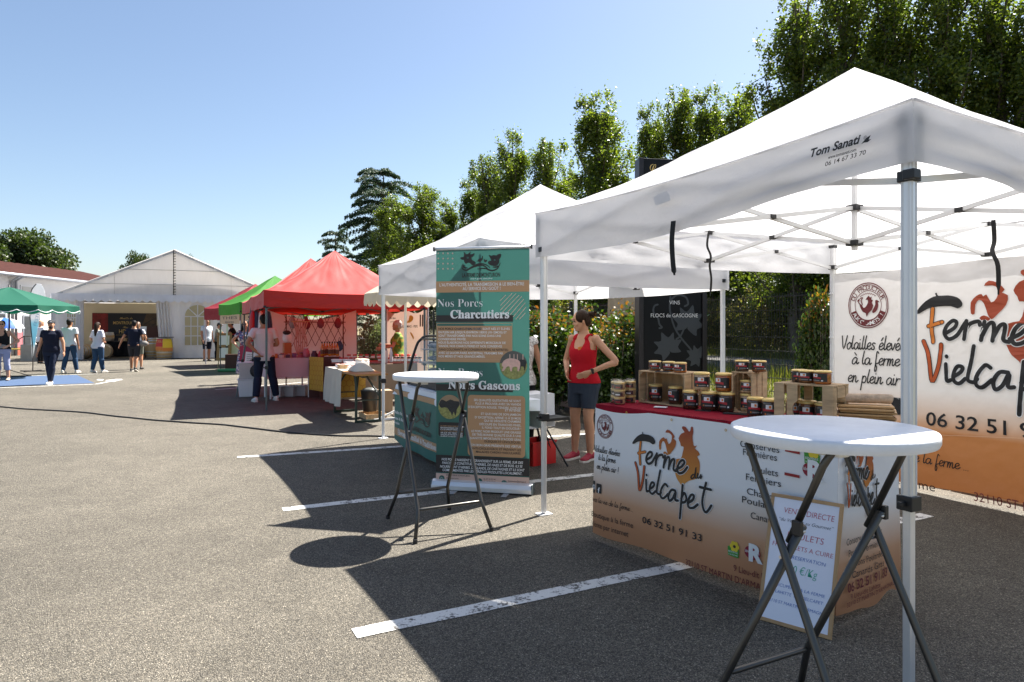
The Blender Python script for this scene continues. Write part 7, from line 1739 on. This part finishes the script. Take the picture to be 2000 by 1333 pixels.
# left group
person('bearded man in black polo shirt and black cap walking on the blue bay', gr(100, 751), D(10), 1.70, False, 1.10, m_skin, arms=(((.26, .02, 1.12), (.30, -.05, .88)), ((.27, .04, 1.12), (.30, .02, .88))), legs=(((.08, .04, .47), (.08, .14, .10)), ((.08, -.13, .495), (.05, -.17, .088))), top=c_nav, sleeve=.6, hem=.86, bot=c_djean, shoe=m_wsh, sole=m_sole, hair=('short', m_hbk), cap=m_cap, head=(14, 0), vox=.010, beard=m_hbk)
person('man in white t-shirt, jeans and dark cap walking away, left of the marquee opening', gr(136, 729), D(186), 1.78, False, .98, m_skin2, arms=('hang', 'hang'), legs=(((.11, -.10, .49), (.14, -.14, .088)), ((.10, .02, .47), (.12, .15, .10))), top=c_wht, sleeve=.62, hem=.84, bot=c_jean, shoe=m_wsh, sole=m_sole, hair=('short', m_hbr), cap=m_cap, vox=.011, face=False)
person('grey-haired man in white t-shirt and black trousers, farthest left behind the feather flag', gr(80, 711), D(150), 1.80, False, 1.08, m_skin, arms=('hang', 'hang'), top=c_wht, sleeve=.6, hem=.86, bot=c_blk, shoe=m_bsh, hair=('bald', m_hgr), head=(-12, 0), vox=.013, face=False)
person('woman with long dark hair, lavender blouse and jeans walking towards the marquee', gr(191, 728), D(168), 1.68, True, 1.16, m_skin, arms=('belly', 'belly'), legs=(((.09, -.06, .485), (.11, -.10, .087)), ((.085, .02, .47), (.08, .14, .10))), top=c_lav, sleeve=.8, hem=.82, bot=c_jean, shoe=m_wsh, sole=m_sole, hair=('long', m_hbr), head=(10, 0), vox=.011, face=False)
pn1, HM1, AR1, LN1 = person('man in navy t-shirt and black shorts walking towards the marquee with bag on his arm', gr(262, 726), D(196), 1.74, False, 1.02, m_skin2, arms=(((.25, -.02, 1.13), (.22, -.20, .96)), ((.33, .0, 1.14), (.43, -.02, .92))), legs=(((.09, .05, .47), (.09, .22, .13)), ((.09, -.06, .485), (.10, -.08, .088))), top=c_nav, sleeve=.62, hem=.84, bot=c_char, botz=.50, shoe=m_bsh, sole=m_sole, hair=('short', m_hbk), head=(-8, 8), vox=.011, face=False, botw=1.12)
bg1 = thing('shoulder_bag', 'small grey shoulder bag carried by the man in the navy t-shirt', 'bag', gr(273, 726)+V((.05, .1, 0)), .4)
MB().ell((0, 0, .95), (.17, .09, .11)).build('pouch', M('grey_bag_cloth', (.20, .19, .18), .7), bg1, smooth=True); MB().tube(cat([(-.15, 0, 1.0), (-.12, 0, 1.25), (.1, 0, 1.25), (.15, 0, 1.0)], 4), .012, 6).build('strap', m_blk, bg1)
person('woman with long light brown hair behind the man in the navy t-shirt', gr(270, 722), D(190), 1.70, True, 1.0, m_skin, arms=('fwd', 'hang'), top=c_wht, sleeve=.5, hem=.84, bot=c_brn, botz=.55, shoe=m_bsh, hair=('long', M('light_brown_hair', (.12, .06, .03), .5)), vox=.013, face=False)
pn2, HM2, AR2, LN2 = person('woman in black tank top, sunglasses and grey capri trousers at the left edge', gr(4, 744), D(24), 1.70, True, 1.12, m_skin, arms=('belly', ((.37, .08, 1.13), (.18, -.12, 1.0))), legs=('m', ((.12, -.03, .48), (.15, .0, .085))), top=c_blk, hem=.90, tank=True, bot=c_grey, botz=.30, shoe=M('tan_sandal', (.5, .38, .28), .7), hair=('short', m_hbr), glasses=True, vox=.010)
MB().ell((0, -.13, .98), (.15, .06, .06)).build('waist_bag', M('taupe_bag', (.30, .27, .24), .8), pn2, smooth=True)
tag(MB().ell((0, 0, 0), (.10, .10, .08), n=12, m=8).build('red_hat', m_rlid, loc=gr(-14, 744)+V((.12, -.35, 1.25))), 'red cap held in front of the woman at the left edge', 'hat')
# evaluate the smooth bodies and clothes once
dg = bpy.context.evaluated_depsgraph_get(); dg.update()
for ob in APPLY:
    me = bpy.data.meshes.new_from_object(ob.evaluated_get(dg)); old = ob.data; ob.modifiers.clear(); ob.data = me; bpy.data.meshes.remove(old)
# ---------------------------------------------------------------- marquee
MO = gr(100, 704.0); dM = 31.0; MO = V(((100-1000)/F*dM, dM, 0)); MTH = radians(21.5); MM = Matrix.Translation(MO) @ rotz(MTH)
MW, MD, EV, AP = 10.1, 15.0, 2.96, 5.24
m_mq = M('marquee_pvc', (.80, .79, .81), .5, trans=.38, bump=.5, bscale=2.2, var=.08, scale=1.5, stretch=(2, 2, .5), tcol=(.84, .82, .80)); m_mqi = M('cream_pvc', (.62, .55, .40), .6, trans=.14)
m_mal = M('marquee_frame', (.42, .42, .43), .45, metal=.4)
mq = thing('marquee', 'large white gabled marquee with scalloped valance at the end of the car park', 'marquee', MO, MTH)
def gz(x): return EV+(AP-EV)*(1-abs(x-MW/2)/(MW/2))
gb = MB(); gb.grid(lambda u, v: (u*MW, .02*sin(u*70)*v*(1-v)*2-.01, EV-.02+(gz(u*MW)-EV+.02)*v), 80, 14); gb.build('gable', m_mq, mq, smooth=True)
vl = MB(); vl.grid(lambda u, v: (u*MW, -.10-.10*v+.01*sin(u*90)*v, EV+.10-(.27+.11*abs(sin(u*pi*30)))*v), 252, 4); vl.build('valance', m_mq, mq, smooth=True)
rf = MB()
for s in (0, 1):
    rf.grid(lambda u, v, s=s: ((MW/2)*v if s == 0 else MW-(MW/2)*v, -.06+u*MD, EV+.03+(AP-EV)*v-.05*sin(pi*v)*abs(sin(u*pi*3))), 24, 10)
rf.build('roof', m_mq, mq, smooth=True)
for x in (0, MW): MB().grid(lambda u, v, x=x: (x+.02*sin(u*50)*v, u*MD, EV*v), 40, 4).build('side_wall', m_mq, mq, smooth=True)
MB().grid(lambda u, v: (u*MW, MD, gz(u*MW)*v), 20, 4).build('back_wall', m_mqi, mq)
for x in (.05, MW-.05):
    for y in np.linspace(.05, MD-.1, 4): MB().bar((x, y, 0), (x, y, EV), .12, .10).bar((x, y, EV), (MW/2, y, AP-.06), .12, .10).build('portal_frame', m_mal, mq)
sm_ = MB()
for x in (MW*.25, MW*.75): sm_.bar((x, -.045, EV), (x, -.045, gz(x)-.03), .035, .008, up=(1, 0, 0))
for z in (3.55, 4.25): 
    h_ = (AP-z)/(AP-EV)*MW/2; sm_.bar((MW/2-h_+.1, -.045, z), (MW/2+h_-.1, -.045, z), .008, .03)
sm_.build('seam', M('grey_seam', (.50, .49, .48), .7), mq)
sp_ = MB()
for z in np.linspace(EV+.1, AP-.05, 17): sp_.tube([(MW/2-.06, -.05, z), (MW/2+.06, -.05, z+.02)], .016, 5)
sp_.tube([(MW/2-.04, -.05, EV), (MW/2-.04, -.05, AP)], .018, 6).build('lacing', m_blk, mq)
mpx = lambda px: None
def mx_of(px):                                   # distance along the front for a photo column
    r = (px-1000)/F; X = V((cos(MTH), sin(MTH))); return (r*MO.y-MO.x)/(X.x-r*X.y)
xo0, xo1 = mx_of(165), mx_of(306)
def curtain(nm, x0, x1, fr, amp, slant=0): MB().grid(lambda u, v: (x0+(x1-x0)*(u*(1-.0*v))+slant*(1-v), amp*sin(u*fr)-.02, .02+(EV-.05)*v), 60, 6).build(nm, m_mq, mq, smooth=True)
curtain('front_panel', .06, xo0-.05, 20, .03); curtain('gathered_curtain', xo0-.32, xo0-.02, 22, .08)
curtain('gathered_curtain', xo1-.06, xo1+.55, 30, .09, .22)
curtain('front_panel', mx_of(332), MW-.05, 60, .025)
m_wnd = M('cream_window_film', (.50, .42, .24), .2, trans=.35, coat=.6)
mp_ = Panel(mq, MO, V((cos(MTH), sin(MTH), 0))); mp_.lift = .06
def arched(x0, x1, z0, z1):
    r_ = (x1-x0)/2; zc = z1-r_; P = [(x0, z0), (x1, z0)]+[(x0+r_+r_*cos(radians(a)), zc+r_*sin(radians(a))) for a in range(0, 181, 12)]
    mp_.polys('window', m_wnd, [P])
    L = [[(x0+r_*2*i/4, z0), (x0+r_*2*i/4, zc if i in (0, 4) else z1-r_*(0 if i == 2 else .3))] for i in (2,)]+[[(x0+r_*.5, z0), (x0+r_*.5, zc)], [(x0+r_*1.5, z0), (x0+r_*1.5, zc)]]+[[(x0, z0+(zc-z0)*i/3), (x1, z0+(zc-z0)*i/3)] for i in range(4)]
    L += [[(x0+r_, zc), (x0+r_+r_*cos(radians(a)), zc+r_*sin(radians(a)))] for a in (45, 135)]
    mp_.strokes('glazing_bar', m_mq, L, .045, sm=0); mp_.strokes('glazing_bar', m_mq, [P[1:]+[P[0]]], .05, sm=0)
arched(mx_of(360), mx_of(412), .62, 2.62); arched(mx_of(131), mx_of(149), 1.2, 2.5)
MB().box((MW/2, 1.2, 2.75), (MW-.3, .08, .10)).build('cross_beam', m_mal, mq)
# back lining inside
MB().grid(lambda u, v: (.2+u*(MW-.4), 4.6+.03*sin(u*60), .02+2.75*v), 60, 4).build('inner_wall', m_mqi, mq, smooth=True)
MB().grid(lambda u, v: (.2+u*(MW-.4), .1+4.5*v, 2.9+.0*v+.9*sin(pi*u)*.8), 24, 6).build('ceiling_lining', m_mqi, mq, smooth=True)
# printed backdrop
def mw(x, y, z=0): return MM @ V((x, y, z))
def mxd(px, y):
    r = (px-1000)/F; o = MM @ V((0, y, 0)); X = V((cos(MTH), sin(MTH))); return (r*o.y-o.x)/(X.x-r*X.y)
bx0, bx1 = mxd(180, 4.2), mxd(306, 4.2); bo = mw(bx0, 4.2)
bd = thing('printed_backdrop', 'black printed backdrop with gold lettering inside the marquee opening', 'banner', bo, MTH); pbd = Panel(bd, bo, V((cos(MTH), sin(MTH), 0))); pbd.lift = .012
bL = bx1-bx0; bH = EYE+(HOR-612)/F*(bo.y+.5)
MB().box((bL/2, .01, bH/2), (bL, .02, bH)).build('sheet', M('navy_black_print', (.010, .012, .020), .55), bd)
m_gold = M('gold_print', (.55, .38, .12), .5); m_redp2 = M('deep_red_print', (.22, .012, .012), .5, var=.6, scale=2.5); m_brl = M('dark_barrel_print', (.07, .04, .02), .5, var=.5, scale=3)
pbd.rect('red_picture', m_redp2, 0.01, bH*.32, bL*.24, bH-.02)
pbd.polys('barrel_picture', m_brl, [[(bL*.78, bH*.3), (bL-.01, bH*.25), (bL-.01, bH-.02), (bL*.84, bH-.02), (bL*.76, bH*.7)]])
pbd.strokes('barrel_hoop', m_dk, [[(bL*.78, bH*(.35+.12*i)), (bL*.88, bH*(.42+.13*i)), (bL*.99, bH*(.5+.13*i))] for i in range(4)], .035)
pbd.text('lettering', m_gold, script('Houtte de'), bL*.42, bH*.86, .12, wd=bL*.20); pbd.text('lettering', m_gold, 'MONTROUGE', bL*.32, bH*.74, .15, wd=bL*.34, bold=.01)
pbd.text('lettering', m_gold, script('Bas'), bL*.47, bH*.65, .11, wd=bL*.08); pbd.text('lettering', m_gold, 'HDV', bL*.41, bH*.53, .2, wd=bL*.16, bold=.01); pbd.strokes('rule', m_gold, [[(bL*.36, bH*.49), (bL*.62, bH*.49)]], .012, sm=0); pbd.strokes('rule', m_gold, [[(bL*.3, bH*.09), (bL*.8, bH*.09)]], .012, sm=0)
# barrels
m_oakb = M('barrel_oak', (.46, .30, .14), .6, var=.2, scale=4, stretch=(6, 6, .6)); m_hoop = M('zinc_hoop', (.48, .48, .48), .4, metal=.8)
def barrel(label, loc, r_, h, mat=None, rz=0, lying=False, top=None, hoop=None, painted=None):
    t = thing('wooden_barrel', label, 'barrel', loc, rz)
    f = lambda z: r_*(.80+.20*sin(pi*z/h))
    MB().lathe([(f(z)*.94 if z in (0,) else f(z), z) for z in np.linspace(0, h, 13)], n=24).build('staves', mat or m_oakb, t, smooth=True); smooth_by_angle(t.children[0], 50)
    for z in (.02, .14, .30, .70, .86, .96):
        hz = h*z; MB().lathe([(f(hz)*1.012, hz), (f(hz+.04)*1.012, hz+.04)], n=24, cap=False).build('hoop', hoop or m_hoop, t, smooth=True)
    MB().lathe([(r_*.74, h*.985), (r_*.2, h*.987)], n=24).build('head', mat or m_oakb, t)
    if painted:
        for nm, m, z0, z1, a0, a1 in painted: MB().grid(lambda u, v: ((f(h*(z0+(z1-z0)*v))+.012)*sin(radians(a0+(a1-a0)*u)), -(f(h*(z0+(z1-z0)*v))+.012)*cos(radians(a0+(a1-a0)*u)), h*(z0+(z1-z0)*v)), 16, 6).build(nm, m, t, smooth=True, fix=False)
    if top: MB().lathe([(r_*1.15, h+.02), (r_*1.15, h+.05)], n=28).build('round_top', top, t)
    if lying:
        t.rotation_mode = 'XYZ'; t.rotation_euler = (radians(90), 0, rz); t.location = V(loc)+V((0, 0, r_))
    return t
Gd = lambda px, d, z=0: V(((px-1000)/F*d, d, z))
barrel('plain light oak barrel with bright hoops at the right side of the marquee opening', Gd(298, 33.8), .33, .98)
m_ory = M('orange_paint', (.62, .20, .03), .5); m_yel2 = M('yellow_paint', (.72, .48, .02), .5); m_rdp = M('barrel_red_paint', (.48, .02, .03), .5)
bb_ = barrel('red, orange and yellow painted barrel table with dark round top in front of the marquee', Gd(321, 32.2), .36, 1.0, top=m_dk, painted=(('red_band', m_rdp, .60, .97, -100, 15), ('yellow_band', m_yel2, .55, .97, 16, 100), ('orange_band', m_ory, .42, .595, -100, 15), ('orange_band', m_ory, .40, .545, 16, 100)))
pbar = LPanel(bb_); pbar.lift = .40; pbar.text('lettering', m_gold, 'CELL', -.18, .80, .10, wd=.34)
barrel('oak barrel lying on its side at the left of the marquee opening', Gd(172, 32.8)+V((0, .1, 0)), .36, .75, lying=True)
barrel('oak barrel lying on its side behind the woman in the lavender blouse', Gd(205, 33.2), .36, .75, lying=True, rz=.5)
barrel('small oak keg standing on the black table inside the marquee', Gd(214, 34.2, .82), .22, .42)
bt = thing('black_table', 'black draped table under the small keg inside the marquee', 'table', Gd(231, 34.6), MTH); MB().box((0, 0, .79), (2.0, .7, .04)).build('table_top', m_dk, bt)
mbk_ = MB(); mbk_.grid(lambda u, v: (-1+2*u, -.35-.02*sin(u*40)*(1-v), .03+.75*v), 50, 4); mbk_.build('black_skirt', c_blk, bt, smooth=True)
for x in (-.95, .95):
    for y in (-.3, .3): MB().bar((x, y, 0), (x, y, .77), .04, .04).build('leg', m_blk, bt)
tag(MB().box((0, 0, .07), (.34, .25, .14)).build('gift_box', m_crate, loc=Gd(240, 34.3, .82), rz=.3, bevel=.008), 'small wooden box of bottles on the black table inside the marquee', 'box')
ck = thing('dark_cabinet', 'dark brown wooden cabinet behind the barrels inside the marquee', 'cabinet', Gd(304, 35.0), MTH); MB().box((0, 0, .8), (.9, .5, 1.6)).build('body', M('dark_oak', (.06, .022, .012), .55, var=.2, scale=4), ck, bevel=.01); MB().box((0, -.255, 1.2), (.8, .012, .6)).build('door', MATS['dark_wood_box'], ck)
st_ = thing('sign_stand', 'white card on a thin stand beside the man in the navy t-shirt', 'sign', Gd(280, 33.4), .1); MB().tube([(0, 0, 0), (0, 0, 1.2)], .025, 8).build('post', m_crate, st_); MB().box((0, -.03, 1.38), (.30, .02, .34), Matrix.Rotation(-.2, 4, 'X')).build('card', m_wpr, st_)
tag(MB().box((0, 0, .2), (.5, .4, .4)).build('grey_box', M('grey_board', (.33, .32, .30), .8), loc=Gd(347, 33.2), rz=.3, bevel=.01), 'low grey box at the foot of the marquee beside the painted barrel', 'box')
# ---------------------------------------------------------------- building at the left
bd_ = thing('white_building', 'white rendered building with brown tiled roof and grey gutter behind the green parasol', 'building', (-26.55, 26, 0), 0)
m_rend = M('white_render', (.72, .71, .70), .85, var=.05, scale=1.2, bump=.1, bscale=20); m_plin = M('pink_plinth', (.42, .15, .17), .85, var=.1, scale=2); m_brick = M('red_brick', (.34, .09, .05), .85, var=.2, scale=8)
m_tile = M('brown_roof_tile', (.050, .018, .014), .9, var=.3, scale=5, bump=.3, bscale=9, spec=.1)
YL = 24.0; EH = 4.32
MB().box((-5, YL/2, EH/2), (10, YL, EH)).build('wall', m_rend, bd_)
rfm = MB(); rfm.grid(lambda u, v: (.45-5.6*v, -.4+u*(YL+.8), EH+.02+1.25*v+.035*abs(sin(u*YL*4.2))), 400, 12); rfm.build('roof', m_tile, bd_, smooth=False)
rfm = MB(); rfm.grid(lambda u, v: (-10.45+5.3*v, -.4+u*(YL+.8), EH+.02+1.25*v), 4, 4); rfm.build('roof', m_tile, bd_)
MB().box((.28, YL/2, EH-.06), (.38, YL+.7, .10)).build('eaves_board', m_rend, bd_)
m_zinc = M('zinc_gutter', (.34, .36, .40), .45, metal=.4)
MB().tube([(.52, -.4, EH-.05), (.52, YL+.4, EH-.05)], .085, 10).build('gutter', m_zinc, bd_, smooth=True)
def wy(px): return (V((-26.55, 0, 0)).x/((px-1000)/F))-26.0      # along the wall for a photo column
for px in (20, 27): MB().tube([(.12, wy(px), 0), (.12, wy(px), EH-.35), (.50, wy(px), EH-.12)], .07, 10).build('downpipe', m_zinc, bd_, smooth=True)
MB().box((.012, wy(44), .62), (.03, wy(66)-wy(30), 1.24)).build('plinth', m_plin, bd_); MB().box((.03, wy(44), .22), (.035, wy(66)-wy(30)-.1, .44)).build('brick_base', m_brick, bd_)
def op(nm, px0, px1, z0, z1, m, fm=None):
    y0, y1 = wy(px0), wy(px1); f = MB().box((.02, (y0+y1)/2, (z0+z1)/2), (.06, y1-y0+.16, z1-z0+.16)).build(nm, fm or m_zinc, bd_); MB().box((.055, (y0+y1)/2, (z0+z1)/2), (.02, y1-y0, z1-z0)).build('pane' if nm == 'window' else 'leaf', m, f)
m_ddk = M('dark_grey_door', (.035, .04, .045), .5); m_shu = M('pale_shutter', (.50, .49, .44), .7)
op('door', 46, 58, .02, 2.1, m_ddk); op('door', 76, 94, .02, 2.75, m_shu); op('window', 41, 63, 3.0, 3.72, m_shu, m_rend); op('window', 128, 134, 3.0, 3.5, m_ddk); op('door', -12, 8, .6, 2.2, m_ddk)
# ---------------------------------------------------------------- green parasol, flag and odds and ends
m_gpar = M('green_parasol_cloth', (.005, .115, .07), .75, trans=.35, tcol=(.008, .17, .10), bump=.25, bscale=8)
parasol('big green market parasol with scalloped edge at the left edge', gr(18, 737), 1.92, 2.14, 2.72, 8, m_gpar, m_dk, 3, edge=m_wpr)
ff = thing('feather_flag', 'white and pale blue feather flag on a pole between the green parasol and the marquee', 'flag', gr(64, 726), .0)
MB().tube(cat([(0, 0, 0), (0, 0, .8), (-.1, 0, 2.0), (-.06, 0, 2.7), (.12, 0, 2.98)], 5), .016, 8).build('pole', m_dk, ff, smooth=True); MB().bar((-.42, 0, .02), (.42, 0, .02), .05, .03).bar((0, -.4, .02), (0, .4, .02), .05, .03).build('base', m_dk, ff)
out = [(-.03, .52), (.02, .52), (.12, 1.2), (.27, 2.0), (.41, 2.45), (.40, 2.75), (.28, 2.96), (.12, 2.99), (-.03, 2.82), (-.10, 2.4), (-.09, 1.8), (-.05, 1.1)]
m_flg = Mgrad('flag_print', [(0, (.80, .80, .82)), (.12, (.78, .80, .82)), (.2, (.35, .62, .74)), (.45, (.42, .68, .78)), (.52, (.80, .80, .82)), (1, (.80, .80, .82))], .5, 3.0, .7, trans=.5)
MB().prism([(p.x, p.y) for p in cat([(a, b, 0) for a, b in out], 4, True)], (0, .006, 0), (0, -.003, 0)).build('flag_cloth', m_flg, ff)
pf = LPanel(ff); pf.lift = .008; pf.text('lettering', M('blue_print', (.25, .45, .62), .6), 'FESTIVAL', .12, 1.55, .10, wd=.75, rot=radians(75))
um_ = thing('sun_umbrella', 'blue, white and grey sun umbrella behind the woman at the left edge', 'umbrella', Gd(8, 24), 0)
cols_ = [M('umbrella_blue', (.02, .12, .50), .6, trans=.2), M('umbrella_grey', (.35, .37, .40), .6, trans=.2), M('umbrella_white', (.7, .72, .75), .6, trans=.2)]
for i in range(8):
    a0, a1 = 2*pi*i/8+2.0, 2*pi*(i+1)/8+2.0
    MB().grid(lambda u, v: (cos(a0+(a1-a0)*v)*.62*sin(u*1.35), sin(a0+(a1-a0)*v)*.62*sin(u*1.35), 1.36+.48*cos(u*1.35)), 6, 5).build('segment', cols_[(0, 0, 1, 2, 0, 1, 1, 2)[i]], um_, smooth=True)
MB().tube([(0, 0, .0), (0, 0, 1.9)], .012, 8).build('shaft', m_dk, um_)
tag(MB().box((0, 0, .37), (.55, .45, .74)).build('grey_crate', M('grey_plywood', (.36, .33, .28), .85, var=.1, scale=3), loc=Gd(58, 30.5), rz=.2, bevel=.01), 'plain grey beige box behind the feather flag pole', 'box')
bn = thing('wooden_bench', 'low yellow and brown wooden bench beside the grey box near the building', 'bench', Gd(38, 33), .1)
MB().box((0, 0, .45), (1.3, .3, .05)).build('seat', M('yellow_wood', (.5, .36, .06), .6), bn)
for x in (-.5, .5): MB().box((x, 0, .21), (.06, .28, .42)).build('leg', m_crate, bn)
hr = thing('handrail', 'thin dark metal handrail beside the building door', 'handrail', Gd(47, 35), .1); MB().tube([(-.7, 0, 0), (-.7, 0, .6), (0, 0, 1.05), (.7, 0, 1.05), (.7, 0, 0)], .025, 8).build('rail', m_dk, hr); MB().tube([(0, 0, 0), (0, 0, 1.05)], .02, 8).build('post', m_dk, hr)
# ---------------------------------------------------------------- totem sign
TX = V((cos(radians(8)), sin(radians(8)), 0)); TO = at(1256, HOR, 10.25); TO.z = 0
tt = thing('totem_sign', 'tall black totem sign with white lettering and grey vine leaves behind the near canopy', 'sign', TO, radians(8)); ptt = Panel(tt, TO, TX); ptt.lift = .003
tw = ptt.un(1371, 640)[0]; th_ = ptt.un(1250, 309)[1]
m_tot = M('black_sign_panel', (.005, .006, .008), .5, spec=.2); m_vine = M('grey_vine_print', (.036, .044, .054), .5)
MB().box((tw/2, .10, th_*.5+.05), (tw, .2, th_-.1)).build('panel', m_tot, tt, bevel=.012); MB().box((-.035, .08, th_*.5), (.07, .22, th_)).build('side_post', M('dark_anodised', (.022, .020, .024), .4, metal=.4), tt, bevel=.006); MB().box((tw+.035, .08, th_*.5), (.07, .22, th_)).build('side_post', MATS['dark_anodised'], tt, bevel=.006)
zt8 = lambda x, y: (1230+x/3.03, 290+y/3.03)
ptt.ptext('lettering', m_gold, script('Le Domaine'), 1266, 341, 1366, 22); ptt.lift = .0045
def TT(txt, x, y, x1, h): px, py = zt8(x, y); ptt.ptext('lettering', m_wpr, txt, px, py, zt8(x1, 0)[0], h/3.03)
TT('ARMAGNACS', 195, 851, 348, 22); TT('VINS', 233, 924, 296, 22); TT('FLOCS de GASCOGNE', 124, 1000, 402, 22)
ptt.lift = .0022
def leaf(cx, cy, s, rot):
    P = []
    for a, r_ in ((90, 1.0), (68, .62), (48, .95), (30, .6), (8, .9), (-15, .55), (-40, .75), (-75, .3), (-90, .15), (-105, .3), (-140, .75), (-165, .55), (172, .9), (150, .6), (132, .95), (112, .62)):
        P.append((cx+s*r_*cos(radians(a+rot)), cy+s*r_*sin(radians(a+rot))))
    ptt.polys('vine_leaf', m_vine, [P], smooth=3)
u8 = lambda x, y: ptt.un(*zt8(x, y))
a, b = u8(345, 1040); leaf(a, b, .30, -15); a, b = u8(230, 1185); leaf(a, b, .27, 25); a, b = u8(400, 1235); leaf(a, b, .2, 60)
ptt.lift = .0018
ptt.strokes('vine_stem', m_vine, [[u8(*p) for p in q] for q in ([(240, 880), (238, 960), (265, 1060), (310, 1130), (360, 1190), (395, 1250)], [(240, 900), (280, 870), (330, 880), (345, 920), (325, 935)], [(165, 925), (145, 935), (140, 970), (165, 1000), (175, 1040), (190, 1060), (175, 1065)], [(320, 1070), (300, 1110), (275, 1130)])], .028)
